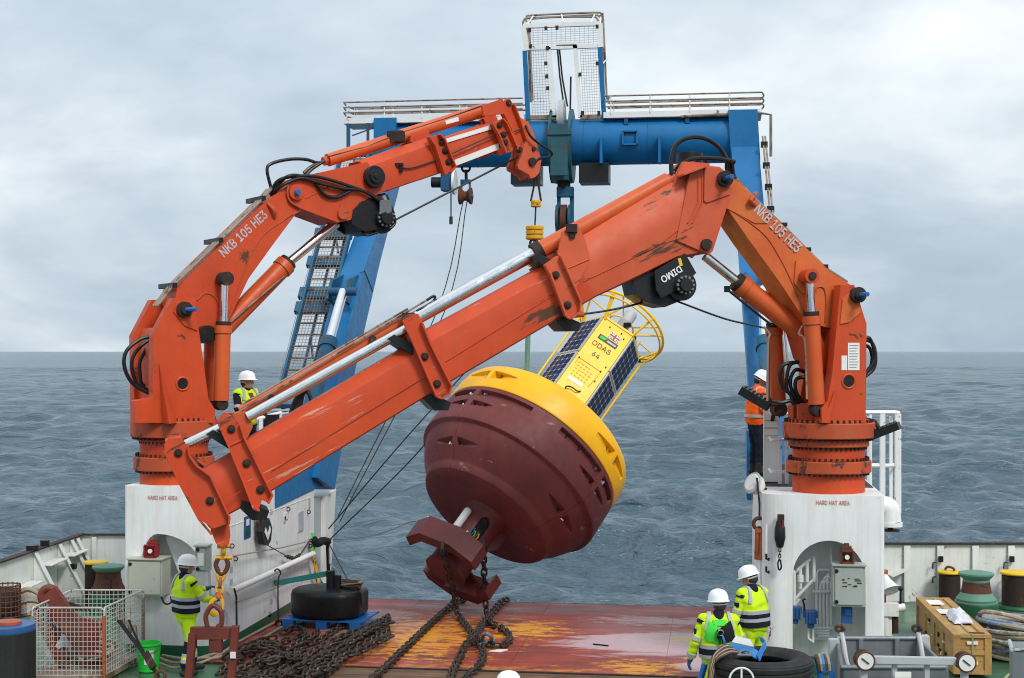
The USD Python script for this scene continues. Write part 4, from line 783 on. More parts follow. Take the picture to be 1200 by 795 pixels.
hoses(lc, 'hose', [[pq.P(448, 262, .4), pq.P(456, 268, .45), pq.P(463, 262, .45), pq.P(462, 252, .45)], [pq.P(424, 272, .3), pq.P(430, 276, .4), pq.P(442, 273, .4)]], .022, parent=w)
# hoses over the elbow
hoses(lc, 'hose', [[pq.P(318, 222, .1), pq.P(313, 200, .1), pq.P(318, 192, .1), pq.P(338, 187, .1), pq.P(358, 187, .1), pq.P(372, 191, .1), pq.P(380, 189, .1)],
    [pq.P(316, 228, .2), pq.P(326, 212, .35), pq.P(345, 207, .42), pq.P(370, 207, .45), pq.P(400, 215, .45), pq.P(430, 226, .45), pq.P(450, 236, .48)],
    [pq.P(318, 230, .2), pq.P(330, 218, .4), pq.P(352, 209, .43), pq.P(375, 215, .45), pq.P(400, 221, .45), pq.P(425, 224, .45), pq.P(452, 240, .48)],
    [pq.P(322, 222, .1), pq.P(335, 208, .42), pq.P(350, 206, .43), pq.P(368, 213, .43), pq.P(380, 228, .43), pq.P(395, 231, .43), pq.P(412, 223, .43)],
    [pq.P(356, 203, .1), pq.P(364, 196, .1), pq.P(374, 191, .1)], [pq.P(358, 206, .1), pq.P(366, 198, .1), pq.P(378, 190, .1)]], .03)
lc.part('hose_joint', cat([box(pq.P(320 + 3 * k, 226 - 3 * k, .2 - .1 * k), (.08, .08, .2)) for k in range(4)]), 'grey_steel')
hoses(lc, 'hose', [[pq.P(624 - 8, 147, .25), pq.P(622, 160, .3), pq.P(634, 170, .3), pq.P(646, 178, .25), pq.P(644, 184, .2), pq.P(632, 186, .2), pq.P(626, 192, .2)]], .025)
# hose loops behind the slewing head
hl_ = []
for k in range(4):
    o_ = .36 - .20 * k
    hl_.append([pq.P(181, 394 + 2 * k, o_), pq.P(164 + 4 * k, 398 + 5 * k, o_), pq.P(148 + 8 * k, 412 + 6 * k, o_), pq.P(146 + 9 * k, 431 + 3 * k, o_), pq.P(157 + 5 * k, 451, o_), pq.P(181, 464 - 3 * k, o_)])
hoses(lc, 'hose', hl_, .032)
# ---------------------------------------------------------------- blue A-frame (stern gantry)
af = Thing('a_frame', 'tall blue gantry leaning out over the stern with a round beam and railed top', 'gantry', (-3.6, 29, 2))
YB, ZB, RB = 35.7, 10.06, 0.57
xbl, xbr = PY(408, 170, YB)[0], PY(892, 165, YB)[0]
# beam: a tube between two boxed ends
bx0, bx1 = PY(452, 170, YB)[0], PY(862, 165, YB)[0]
bm = af.part('beam', cyl(V(bx0, YB, ZB), V(bx1 + .4, YB, ZB), RB, n=56), 'blue_paint')
for px in (560, 620, 686, 760): x = PY(px, 165, YB)[0]; af.part('weld_ring', torus(V(x, YB, ZB), RB - .002, .012, (1, 0, 0), 48, 6), 'blue_paint', bm)
x = PY(740, 172, YB)[0]
af.part('manhole', cat([bar(V(x + a, YB - .5, ZB + b), V(x + c, YB - .5, ZB + d), .04, .3, (0, 1, 0)) for a, b, c, d in ((-.17, -.16, .17, -.16), (-.17, .16, .17, .16), (-.17, -.16, -.17, .16), (.17, -.16, .17, .16))]), 'blue_paint', bm)
for px in (707, 774): x = PY(px, 170, YB)[0]; af.part('fin_plate', boxe((x - .03, YB - .75, ZB - .62), (x + .03, YB - .3, ZB + .02)), 'blue_paint', bm)
# leg section traced on the inner face of the left leg
XL = -7.85
def leg_poly(x):
    r = [PX(*p, x) for p in [(475, 222), (446, 305), (417, 431), (392, 574)]]; l = [PX(*p, x) for p in [(372, 560), (397, 440), (408, 381), (427, 315), (444, 268), (460, 215)]]
    return [(p[1], p[2]) for p in r + l]
LP = leg_poly(XL); LP[0] = (YB + .75, ZB - .25); LP[-1] = (YB - .62, ZB - .25)
def slab_x(poly, x0, x1):
    m = trimesh.creation.extrude_polygon(Polygon(poly).buffer(0), abs(x1 - x0), engine='earcut'); v = np.array(m.vertices)
    return fixm(trimesh.Trimesh(np.c_[v[:, 2] + min(x0, x1), v[:, 0], v[:, 1]], m.faces, process=False))
foot = [(p[1], p[2]) for p in [PX(*q, XL) for q in [(330, 500), (330, 596), (394, 565), (400, 530), (404, 470)]]]
cap_poly = [(YB - .66, ZB - .6), (YB + .78, ZB - .6), (YB + .72, ZB + .62), (YB - .60, ZB + .62)]
for side, (xa, xb) in enumerate(((-8.37, XL), (0.52, 1.17))):
    def lean(m_):                                            # the right leg stands a little outboard at its foot
        if side: v_ = np.array(m_.vertices); v_[:, 0] += .36 - .053 * v_[:, 2]; m_ = trimesh.Trimesh(v_, m_.faces, process=False)
        return m_
    lg = af.part('leg', lean(slab_x(LP, xa, xb)), 'blue_paint')
    if side == 1: af.part('foot', boxe((.58, 27.7, 2.1), (.67, 28.9, 3.4)), 'blue_paint', lg)
    if side == 0: af.part('foot', slab_x(foot, xa + .1, X_IN_L + .012), 'blue_paint', lg)
    af.part('head_box', lean(slab_x(cap_poly, xa - .02, xb + .02)), 'blue_paint', lg)
    f0, f1 = V(0, *LP[9]) , V(0, *LP[6]); d = unit(f0 - f1); nrm = V(0, -d[2], d[1])
        # gantry cylinder: rod eye bracket high on the front of the leg, barrel down to the house
    top = PX(402, 342, -7.98); bot = PX(386, 400, -7.98); fo = PX(352, 520, -7.98)
    dx = 0 if side == 0 else 8.95
    dz = V(dx, 0, 0); cy = af.part('luffing_cylinder', cyl(fo + dz, bot + dz, .16, n=24), 'blue_worn')
    af.part('rod', cyl(bot + dz, top + dz, .105, n=24), 'chrome', cy); af.part('gland', cyl(bot + dz - unit(top - bot) * .25, bot + dz, .19, n=24), 'blue_worn', cy)
    br = [PX(*p, -8.02) + dz for p in [(398, 350), (404, 328), (425, 318), (421, 352), (412, 362)]]
    for o_ in (-.32, .02): af.part('bracket', hexa([p + V(o_, 0, 0) for p in br], [p + V(o_ + .06, 0, 0) for p in br]), 'blue_worn')
    af.part('bracket_pin', cyl(top + dz - V(.3, 0, 0), top + dz + V(.3, 0, 0), .09, n=18), 'blue_dark')
    sm = [PX(*p, XL + .004) + V(0 if side == 0 else 9.02, 0, 0) for p in [(422, 320), (427, 317), (437, 342)]]
    af.part('weld_seam', tube(sm, .012, 5), 'blue_dark', lg)
# access ladder on the outboard side of the left leg
l0, l1 = PX(380, 401, -8.40), PX(414, 258, -8.40); ld = unit(l1 - l0)
l0 = l0 - ld * 1.35; l1 = l1 + ld * 2.4
W = .70; ln_ = np.cross(V(1, 0, 0), ld)
ladder = af.part('ladder', cat([bar(l0 - V(W * k, 0, 0), l1 - V(W * k, 0, 0), .05, .16, ln_) for k in (0, 1)] + [bar(l0 - V(0, 0, 0), l0 - V(W, 0, 0), .05, .1)]), 'blue_worn')
L = np.linalg.norm(l1 - l0)
for k in range(int(L / .34)):
    p = l0 + ld * (.2 + .34 * k); af.part('rung', cyl(p, p - V(W, 0, 0), .018, n=6), 'rail_tan', ladder)
mesh_w = [cyl(l0 + ld * .2 - V(.05 + .072 * k, 0, 0) + ln_ * .03, l1 - V(.05 + .072 * k, 0, 0) + ln_ * .03, .006, n=4) for k in range(11)] + [cyl(l0 + ld * (.2 + .085 * k) + ln_ * .03, l0 + ld * (.2 + .085 * k) - V(W, 0, 0) + ln_ * .03, .005, n=4) for k in range(int(L / .085))]
af.part('wire_mesh', mesh_w, 'rail_tan', ladder, kind='stuff')
for py in (272, 334, 401, 431):
    p = PX(412, py + 2, -8.40); f = (p - l0) @ ld; q = l0 + ld * f
    af.part('landing', bar(q + V(.02, 0, 0) - ln_ * .1, q - V(W + .18, 0, 0) - ln_ * .1, .3, .12, ln_), 'blue_worn', ladder)
for k in (.28, .6): af.part('hand_stringer', bar(l0 - V(W * k, 0, 0) - ln_ * .25, l1 - V(W * k, 0, 0) - ln_ * .25, .05, .05), 'blue_worn', ladder)
for k in range(5): q = l0 + ld * (.9 + 1.6 * k); af.part('brace', bar(q - V(W * .25, 0, 0), q - V(W * .55, 0, 0) + ld * .7 - ln_ * .2, .04, .04), 'blue_worn', ladder)
q = l0 - ld * .3
af.part('lower_step', cat([bar(q - V(.0, .2, .1), q - V(W + .5, .2, .1), .4, .08), bar(q + V(0, 0, 0), q - V(W, -.2, .7), .06, .06), bar(q - V(W, 0, 0), q - V(0.1, .1, .8), .06, .06), bar(q - V(.1, .2, .9), q - V(W + .7, .2, .9), .4, .08)]), 'blue_dark', ladder)
# pipes on the outer right leg
for k in range(2):
    x = 1.10 + .06 * k; a = V(x, LP[-1][0] - .1, LP[-1][1] + .2); b = V(x + .3, LP[5][0], LP[5][1])
    af.part('conduit', tube([a + (b - a) * t_ for t_ in np.linspace(0, 1, 8)], .022, 6), 'rail_tan')
for t_ in (.04, .14, .24, .34, .5): p = a + (b - a) * t_; af.part('conduit_clamp', box(p - V(.04, 0, 0), (.16, .09, .14)), 'black_steel')
af.part('conduit', tube([V(PY(798, 142, YB)[0], YB - .50, ZB + .50), V(PY(888, 138, YB)[0], YB - .50, ZB + .55), V(1.3, YB - .5, ZB + .5), V(1.3, YB - .5, ZB - .5)], .035, 8), 'rail_tan')
# platform and rails on the beam
ZP = ZB + RB - .06
pfl = af.part('platform', cat([boxe((xbl, YB - .5, ZP), (PY(617, 140, YB)[0], YB + .5, ZP + .14)), boxe((PY(709, 140, YB)[0], YB - .5, ZP), (xbr, YB + .5, ZP + .14))]), 'rail_white')
def rail3(pts, z0, hs, r, mt, name='guard_rail'):
    for h in hs: af.part(name, tube([V(p[0], p[1], z0 + h) for p in pts], r, 8), mt)
xc0, xc1 = PY(618, 140, YB)[0], PY(708, 140, YB)[0]
for yy in (YB - .5, YB + .5):
    rail3([(xbl + .05, yy), (xc0 - .05, yy)], ZP + .14, (.13, .26, .39), .02, 'rail_tan'); rail3([(xc1 + .05, yy), (xbr, yy)], ZP + .14, (.13, .26, .39), .02, 'rail_tan')
    for x in list(np.arange(xbl + .1, xc0, .95)) + list(np.arange(xc1 + .2, xbr + .1, .95)): af.part('stanchion', cyl(V(x, yy, ZP + .1), V(x, yy, ZP + .53), .018, n=6), 'rail_white')
for h in (.13, .26, .39):
    for x in (xbl + .02, xbr): af.part('guard_rail', tube(spline([V(x, YB - .5, ZP + .14 + h), V(x - .06 if x < -3 else x + .06, YB, ZP + .14 + h), V(x, YB + .5, ZP + .14 + h)], 4), .022, 6), 'rail_tan')
for px in (735, 806, 640 - 140, 575): x = PY(px, 140, YB)[0]; af.part('platform_bracket', box(V(x, YB - .42, ZP - .06), (.1, .12, .22)), 'blue_dark')
# left head: small frame and posts below the platform end
x = PY(414, 150, YB)[0]
af.part('end_frame', cat([bar(V(x, YB - .5, ZP), V(x, YB - .5, ZP - .85), .08, .08, (1, 0, 0)), bar(V(x + .5, YB - .5, ZP), V(x + .5, YB - .5, ZP - .6), .06, .06, (1, 0, 0)), bar(V(x - .1, YB - .5, ZP - .75), V(bx0 + .3, YB - .5, ZP - .75), .3, .14), bar(V(x + .1, YB - .5, ZP - .3), V(x + .7, YB - .5, ZP - .1), .03, .03)]), 'blue_worn')
af.part('end_rail', tube([V(x + .75, YB - .55, ZP - .85), V(x + .75, YB - .55, ZP - .35), V(bx0 + .5, YB - .55, ZP - .25)], .03, 8), 'grey_light')
# upright cage over the main sheave
yc = YB - .35
def C(px, py, y=None): q = PY(px, py, yc if y is None else y); return q
cg = [((613, 32), (621, 140)), ((703, 28), (707, 140))]
t00, t10 = C(613, 31), C(703, 28); b00, b10 = C(619, 141), C(708, 140)
for a, b, nm, w, mt in ((t00, C(618, 60), 'post', .13, 'rail_white'), (C(615, 60), b00, 'post', .11, 'blue_paint'), (t10, C(704, 56), 'post', .13, 'rail_white'), (C(703, 56), b10, 'post', .11, 'blue_paint'),
                        (C(643, 56), C(650, 138), 'post', .10, 'rail_white'), (C(674, 54), C(680, 138), 'post', .10, 'rail_white')):
    af.part(nm, bar(a, b, w, w, (0, 1, 0)), mt)
for a, b, mt in ((t00, t10, 'rail_white'), (C(617, 57), C(703, 54), 'rail_white'), (C(620, 138), C(652, 138), 'rail_tan'), (C(680, 138), C(708, 137), 'rail_tan'), (C(652, 52), C(676, 52), 'rail_white')):
    af.part('crossbeam', bar(a, b, .10, .10, (0, 1, 0)), mt)
back = V(0, 1.3, 0)
for q in ([(617, 26), (617, 20), (626, 18), (696, 15), (704, 17), (707, 24), (711, 112), (714, 114)], [(621, 27), (622, 23), (640, 21), (694, 18), (702, 20), (705, 26), (708, 112), (712, 119)], [(613, 31), (614, 24), (624, 21), (690, 20), (700, 23), (703, 32)]):
    af.part('cage_rail', tube(spline([C(*p, yc + .25) for p in q], 3), .026, 7), 'rail_tan')
for q in ([(617, 30), (619, 40), (622, 120)], [(620, 32), (624, 118)]): af.part('cage_rail', tube([C(*p, yc + .5) for p in q], .03, 7), 'rail_tan')
for pp_ in (((658, 17), (660, 26)), ((625, 19), (617, 30)), ((704, 20), (703, 32)), ((711, 70), (705, 76)), ((697, 17), (692, 28))): af.part('cage_strut', cyl(C(*pp_[0], yc + .25), C(*pp_[1]), .02, n=6), 'rail_white')
def wire_panel(corners, nx, nz):
    a, b, c, d = (C(*p) + V(0, -.03, 0) for p in corners); out = []
    for k in range(nx + 1): f = k / nx; out.append(cyl(a + (b - a) * f, d + (c - d) * f, .0055, n=4))
    for k in range(nz + 1): f = k / nz; out.append(cyl(a + (d - a) * f, b + (c - b) * f, .0055, n=4))
    p = af.part('mesh_panel', out, 'wire_grey', kind='stuff')
wire_panel([(620, 34), (701, 31), (701, 52), (620, 55)], 15, 8); wire_panel([(622, 58), (643, 57), (648, 135), (624, 136)], 7, 24); wire_panel([(680, 56), (701, 55), (703, 134), (684, 135)], 7, 24)
for p in ((621, 36), (640, 34), (653, 33), (700, 32), (622, 55), (642, 57), (640, 75), (641, 90), (700, 75), (680, 88), (642, 104), (646, 133), (683, 133), (702, 133)): af.part('panel_clip', box(C(*p) - V(0, .05, 0), (.07, .05, .09)), 'rust_dark')
for q in ([(653, 55), (656, 90), (661, 125)], [(655, 52), (659, 92), (665, 125)], [(669, 90), (668, 140)]): af.part('hoist_wire', tube([C(*p, yc + .2) for p in q], .022, 6), 'cable')
# main sheave housing round the beam
x = PY(659, 165, YB)[0]
for dx in (-.24, .24):
    prof = [(YB + (RB + .22 if math.cos(a) > -2 else 0) * math.cos(a), ZB + (.82 if math.sin(a) > 0 else 1.0) * math.sin(a)) for a in np.arange(40) * 2 * math.pi / 40]
    af.part('sheave_cheek', slab_x(prof, x + dx - .035, x + dx + .035), 'teal_worn')
af.part('sheave_web', cat([boxe((x - .21, YB - .78, ZB - .9), (x + .21, YB - .70, ZB + .35)), boxe((x - .3, YB - .82, ZB + .08), (x + .3, YB - .68, ZB + .2)), boxe((x - .21, YB - .55, ZB - .98), (x + .21, YB + .3, ZB - .6))]), 'teal_worn')
af.part('top_sheave', cyl(V(x - .07, YB - .1, ZB + .62), V(x + .07, YB - .1, ZB + .62), .42, n=32), 'grey_light')
for dx in (-.86, .82): af.part('buffer', boxe((x + dx - .36, YB - .5, ZB - 1.05), (x + dx + .36, YB + .2, ZB - .57)), 'black_steel')
# hanging fittings
hb = Thing('hook_block', 'blue hook block with rusty sheave hanging from the middle of the gantry beam', 'hook block', (x, YB - .1, 7.6))
def Hk(px, py): return PY(px, py, YB - .1)
hb.part('swivel', cat([cyl(Hk(660, 205), Hk(661, 222), .16, n=20), torus(Hk(660, 210), .14, .05, (0, 1, 0), 20, 8)]), 'rust_dark')
hb.part('strap_plate', cat([boxe(Hk(653, 221) + V(0, -.05, 0), Hk(657, 252) + V(0, .05, 0))]), 'blue_worn'); hb.part('strap_plate', boxe(Hk(668, 220) + V(0, -.05, 0), Hk(672.5, 266) + V(0, .05, 0)), 'blue_worn')
hb.part('yoke', boxe(Hk(653, 220) + V(0, -.15, 0), Hk(672, 231) + V(0, .15, 0)), 'blue_worn')
c = Hk(661, 257); hb.part('sheave', cat([cyl(c - V(.07, 0, 0), c + V(.07, 0, 0), .36, n=28)]), 'rust'); hb.part('cheek', cyl(c - V(.19, 0, 0), c - V(.12, 0, 0), .36, n=28), 'teal_worn'); hb.part('cheek', cyl(c + V(.12, 0, 0), c + V(.17, 0, 0), .36, n=28), 'teal_worn')
tb = Thing('tugger_block', 'small blue sheave block on a shackle under the left end of the beam', 'pulley block', PY(546, 220, YB))
T_ = lambda px, py: PY(px, py, YB)
tb.part('shackle', cat([torus(T_(546, 197), .10, .03, (0, 1, 0), 18, 8), cyl(T_(546, 199), T_(546.5, 211), .04, n=10)]), 'rust_dark')
tb.part('yoke', boxe(T_(540, 211) - V(0, .08, 0), T_(551.5, 215) + V(0, .08, 0)), 'blue_worn')
tb.part('strap_plate', tube([T_(541, 214), T_(540.5, 232)], .03, 6), 'grey_steel'); tb.part('strap_plate', tube([T_(550.5, 214), T_(551, 232)], .03, 6), 'grey_steel')
tb.part('sheave', lathe([(.21, -.16), (.21, -.12), (.12, -.03), (.12, .03), (.21, .12), (.21, .16)], 24, T_(545.5, 230), (1, 0, 0)), 'rust')
tb.part('axle', cyl(T_(537.5, 231), T_(554.5, 230), .06, n=12), 'blue_paint')
tw = Thing('tugger_winch', 'small black winch with white drum flange under the left crane jib', 'winch', PY(525, 212, YB - .4))
T2 = lambda px, py: PY(px, py, YB - .5)
tw.part('housing', boxe(T2(518, 204) - V(0, .2, 0), T2(530, 224) + V(0, .2, 0)), 'blue_dark'); tw.part('motor', cyl(T2(506, 214), T2(518, 214), .13, n=18), 'black_steel')
tw.part('drum_flange', cyl(T2(531, 214), T2(534, 214), .30, n=28), 'white_old'); tw.part('bracket', boxe(T2(520, 196) - V(0, .12, 0), T2(528, 205) + V(0, .12, 0)), 'blue_dark')
single('hanging_wire', cat([tube([T2(528.5, 223), T2(528.5, 256)], .018, 6), cyl(T2(528.5, 254), T2(528.5, 263), .045, n=10)]), 'cable', 'short wire with a weighted end hanging below the small black winch', 'wire')
# wires led from the tugger block down to the left deckhouse, and others
end = V(X_IN_L + .12, 28.0, PX(387, 630, X_IN_L)[2])
def wire(label, pts, r=.014, mt='cable', s=0):
    single('wire', tube(sag(pts[0], pts[1], s, 10) if len(pts) == 2 else spline(pts, 6), r, 6), mt, label, 'wire')
wire('left one of two thin wires running down from the small sheave block', [T_(543.5, 232), PD(512, 365, 33), PD(396, 606, 30.2)], .013)
wire('right one of two thin wires running down from the small sheave block', [T_(548, 232), PD(521, 365, 33), PD(398, 612, 30.2)], .013)
wire('dark wire leading past the buoy\'s left side down to the deckhouse rail', [PD(560, 438, 29.5), PD(490, 530, 29.5), PX(387, 632, X_IN_L + .15)], .015)
wire('lowest dark wire slanting from the boom to the left deckhouse', [PD(560, 420, 29.6), PD(470, 520, 29.5), PX(385, 620, X_IN_L + .15)], .015)
wire('long wire from the left crane winch up to its jib nose', [pq.P(461, 259, .2), pq.P(609, 183, .1)], .02)
wire('pale line strung low from the deckhouse across to the buoy foot', [PX(388, 632, X_IN_L + .2), PD(480, 612, 28.2)], .010, 'rope_light', .1)
# hook line of the left crane: chains, two yellow weights, wire to the buoy
hk = Thing('hook_line', 'wire with two yellow weights hanging from the left crane jib nose', 'hook line', pq.P(628, 240, 0))
n0 = pq.P(629, 203, 0); w1 = pq.P(628, 239, 0); w2 = pq.P(626.5, 273, 0)
for dx in (-.1, .1): hk.part('sling_chain', tube([n0, w1 + V(dx, 0, .05)], .022, 6), 'chain_steel')
def disc_stack(c, r, h, k):
    prof = [(0.02, -h / 2)]
    for i in range(k): a, b = -h / 2 + h * i / k, -h / 2 + h * (i + 1) / k; prof += [(r * .82, a), (r, a + h / k * .18), (r, b - h / k * .18), (r * .82, b)]
    return lathe(prof + [(0.02, h / 2)], 28, c)
hk.part('weight', disc_stack(w1, .10, .13, 2), 'yellow_worn'); hk.part('weight', disc_stack(w2, .175, .27, 3), 'yellow_worn')
hk.part('wire', tube([w1, w2, pq.P(625, 293, 0), pq.P(617, 440, 0)], .016, 6), 'cable'); hk.part('shackle', torus(pq.P(625.5, 285, 0), .07, .025, (0, 1, 0), 16, 6), 'rust'); hk.part('hook', torus(pq.P(624, 306, 0), .1, .03, (0, 1, 0), 16, 6), 'yellow_worn')
hk.part('strop', tube([pq.P(621, 325, 0), pq.P(617, 446, 0)], .05, 8), 'green_faded')
# ---------------------------------------------------------------- the buoy
BD = 28.4; S = 1700.0 / BD                       # pixels per metre at the buoy
BC = PD(627, 523, BD)
_u, _w = RGT, UP; vd = unit(BC - EYE); iu = unit(RGT - vd * (RGT @ vd)); iv = np.cross(iu, vd)
ct, st = math.cos(math.radians(28)), math.sin(math.radians(28))
AX = ct * (0.583 * iu + 0.813 * iv) + st * vd     # towards the mast
PR = 0.813 * iu - 0.583 * iv                      # image right along the rim
NR = np.cross(AX, PR); NR = NR if NR @ vd < 0 else -NR   # towards the viewer
K = 1 / S; KA = 1 / S / ct                        # traced pixels to metres across and along the axis
def Bq(p, t, n=0): return BC + PR * p * K + AX * t * KA + NR * n * K
def ringv(r, phi): return (PR * math.sin(phi) + NR * math.cos(phi)) * r * K
by = Thing('data_buoy', 'large tilted maroon and yellow weather buoy hanging over the stern', 'buoy', BC)
def rev(prof, n=96):
    t = np.arange(n) * 2 * math.pi / n; return loft([BC + AX * h * KA + np.outer(np.sin(t), PR) * r * K + np.outer(np.cos(t), NR) * r * K for r, h in prof])
def sector(r0, r1, z0, z1, a0, a1, r0b=None):
    """A pocket cutter: from inner radius r0 (r0b at the far end) to r1, heights z0..z1, angles a0..a1 (degrees)."""
    r0b = r0 if r0b is None else r0b; k = max(2, int(abs(a1 - a0) / 5)); out = None
    for i in range(k):
        q = []
        for f in (i / k, (i + 1) / k):
            a = math.radians(a0 + (a1 - a0) * f); r = r0 + (r0b - r0) * f; nar = 1 - .55 * f if r0b != r0 else 1
            zm = (z0 + z1) / 2
            for rr, e in ((r, .8), (r1, 1.12)):
                for z in (zm + (z0 - zm) * e * nar, zm + (z1 - zm) * e * nar): q.append(BC + AX * z * KA + ringv(rr, a))
        out = hull(q) if out is None else out + hull(q)
    return out
seams = (-51, 44, 134, 229)
maroon = to_mani(rev([(0, -97), (60, -99), (72, -100), (80, -98), (82.5, -95), (83.5, -91), (85, -89), (96, -79), (104, -68.5), (107.5, -61), (108.5, -58.5), (113.8, -57), (114.6, -54), (114.6, -48), (114, -20), (113.5, -15), (112, -14), (0, -14)]))
cut = None
for s_ in seams:
    for sg in (-1, 1):
        for args in ((108.5, 120, -27, -18.5, s_ + sg * 2, s_ + sg * (38 if s_ in (-51, 44) and ((sg > 0) == (s_ < 0)) else 24)), (107, 120, -41, -33, s_ + sg * 2, s_ + sg * 17, 113.8), (89, 108, -80, -72.5, s_ + sg * 2, s_ + sg * 20, 99)):
            c = sector(*args); cut = c if cut is None else cut + c
    for z0, z1 in ((-95, -14),):
        c = hull([BC + AX * z * KA + ringv(r, math.radians(s_ + d)) for d in (-.16, .16) for z, r in ((-104, 68), (-104, 90), (-88, 81.5), (-88, 90), (-58, 110), (-58, 119), (-44, 112.6), (-44, 120))]); cut = cut + c
mm = from_mani(maroon - cut)
hullp = by.part('hull', mm, 'maroon', smooth=24)
yel = to_mani(rev([(0, -13.6), (113, -13.6), (114, -12), (114, 5), (112.5, 13), (109, 19), (103, 23.5), (96, 26), (60, 29), (52, 30), (48, 36), (0, 36)]))
cut = None
for s_ in seams:
    for sg in (-1, 1):
        c = sector(106, 122, -3, 9, s_ + sg * 1.6, s_ + sg * 19, 113); cut = c if cut is None else cut + c
    rib = None
topc = by.part('deck_ring', from_mani(yel - cut), 'buoy_yellow', smooth=32)
for s_ in seams:
    for sg in (-1, 1):
        for r, z, hp in ((109, -22.5, hullp), (108, -37, hullp), (91, -76, hullp), (107, 3.5, topc)):
            a = math.radians(s_ + sg * 4.2); c = BC + AX * z * KA + ringv(r, a); d = unit(ringv(1, a + sg * 1.2)); by.part('bolt', cat([cyl(c - d * .07, c + d * .07, .03, n=8), cyl(c + d * .05, c + d * .08, .045, n=6)]), 'chrome', hp)
# hexagonal tower
HS = 41.0; hx = [math.radians(-30 + 60 * k - 3) for k in range(6)]
hexr = lambda r, t: [BC + AX * t * KA + ringv(r, a) for a in hx]
tw_ = by.part('tower', hexa(hexr(HS, 36), hexr(HS, 159.5)), 'tower_yellow')
by.part('tower_base', hexa(hexr(HS * 1.16, 30), hexr(HS * 1.16, 44)), 'buoy_yellow', tw_); by.part('tower_lid', hexa(hexr(HS * 1.03, 159.5), hexr(HS * 1.03, 162)), 'tower_yellow', tw_)
def face(k):
    a, b = hexr(HS, 0)[k], hexr(HS, 0)[(k + 1) % 6]; mid = (a + b) / 2; u = unit(b - a)
    if k == 0: pass
    nrm = unit(mid - BC); u = np.cross(AX, nrm); return mid, u, nrm          # u runs to the right as seen from outside
FW = HS * K
for k in (5, 1, 3):
    mid, u, nrm = face(k)
    for (t0, t1) in ((53, 105), (107, 158.5)):
        lo, hi = mid + AX * t0 * KA + nrm * .012, mid + AX * t1 * KA + nrm * .012; h = (t1 - t0) * KA; w = FW * .97
        pn = by.part('solar_panel', hexa([lo - u * w / 2, lo + u * w / 2, hi + u * w / 2, hi - u * w / 2], [p + nrm * .03 for p in (lo - u * w / 2, lo + u * w / 2, hi + u * w / 2, hi - u * w / 2)]), 'panel_frame')
        nx, nz = 4, 6; m_ = .028; cw, ch = (w - 2 * m_) / nx, (h - 2 * m_) / nz
        for i in range(nx):
            for j in range(nz):
                o_ = lo - u * (w / 2 - m_) + u * cw * i + AX * (m_ + ch * j) + nrm * .0305; e = .006; cc = .022
                sq = [(e + cc, e), (cw - e - cc, e), (cw - e, e + cc), (cw - e, ch - e - cc), (cw - e - cc, ch - e), (e + cc, ch - e), (e, ch - e - cc), (e, e + cc)]
                by.part('solar_cell', extr3(o_, u, AX, sq, .003), 'solar_cell', pn, smooth=False)
mid, u, nrm = face(0)
fp = lambda x, t, o_=.003: mid + u * x * K + AX * t * KA + nrm * o_
by.part('lettering', text('ODAS', .115, fp(-2, 126), u, AX, .004, bold=False, center=True), 'black_lettering', tw_, smooth=False)
by.part('lettering', text('64', .105, fp(-2, 114), u, AX, .004, bold=False, center=True), 'black_lettering', tw_, smooth=False)
lg_ = by.part('badge', extr3(fp(-13, 133.5), u, AX, [(0, 0), (26 * K, 0), (26 * K, 6.2 * KA), (0, 6.2 * KA)], .006), 'black_steel', tw_)
by.part('badge_band', extr3(fp(-11, 134.7, .0095), u, AX, [(0, 0), (6 * K, 0), (9 * K, 3.6 * KA), (0, 3.6 * KA)], .003), 'strap_green', lg_); by.part('badge_print', extr3(fp(-1, 135, .0095), u, AX, [(0, 0), (12.5 * K, 0), (12.5 * K, 2.6 * KA), (0, 2.6 * KA)], .003), 'grey_light', lg_)
# flag sticker: blue field with white and red crosses
fl = by.part('flag', extr3(fp(-3, 141.5), u, AX, [(0, 0), (14 * K, 0), (14 * K, 8 * KA), (0, 8 * KA)], .004), 'navy_cloth', tw_)
fo_ = lambda x, y, z: fp(-3 + x, 141.5 + y, z)
for (a, b, w, z, mt) in (((0, 0), (14, 8), .05, .0085, 'sticker_white'), ((0, 8), (14, 0), .05, .0095, 'sticker_white'), ((0, 0), (14, 8), .02, .0105, 'red_plastic'), ((0, 8), (14, 0), .02, .0115, 'red_plastic'), ((7, 0), (7, 8), .07, .0125, 'sticker_white'), ((0, 4), (14, 4), .07, .0135, 'sticker_white'), ((7, 0), (7, 8), .04, .0145, 'red_plastic'), ((0, 4), (14, 4), .04, .0155, 'red_plastic')):
    by.part('flag_cross', bar(fo_(*a, z), fo_(*b, z), w, .001, nrm), mt, fl, smooth=False)
by.part('notice', extr3(fp(-14, 71), u, AX, [(0, 0), (20 * K, 0), (20 * K, 4.4 * KA), (0, 4.4 * KA)], .004), 'sticker_white', tw_)
for k in range(5):
    for i in range(5 - (k == 4)): by.part('fine_print', extr3(fp(-14 + 4.6 * i, 78 + 4.2 * k), u, AX, [(0, 0), ((2.6 + (i * k) % 3 * .5) * K, 0), ((2.6 + (i * k) % 3 * .5) * K, 1.1 * KA), (0, 1.1 * KA)], .003), 'yellow_worn', tw_, smooth=False)
by.part('seam', tube([fp(-17, 92), fp(-17, 100), fp(14, 100), fp(14, 92), fp(12, 76)], .008, 5), 'yellow_worn', tw_)
for p in ((-17, 100), (14, 100), (15, 86), (-8, 153), (8, 154), (14, 150), (16, 108)): by.part('stud', cyl(fp(*p), fp(*p, .03), .014, n=8), 'rust_dark', tw_)
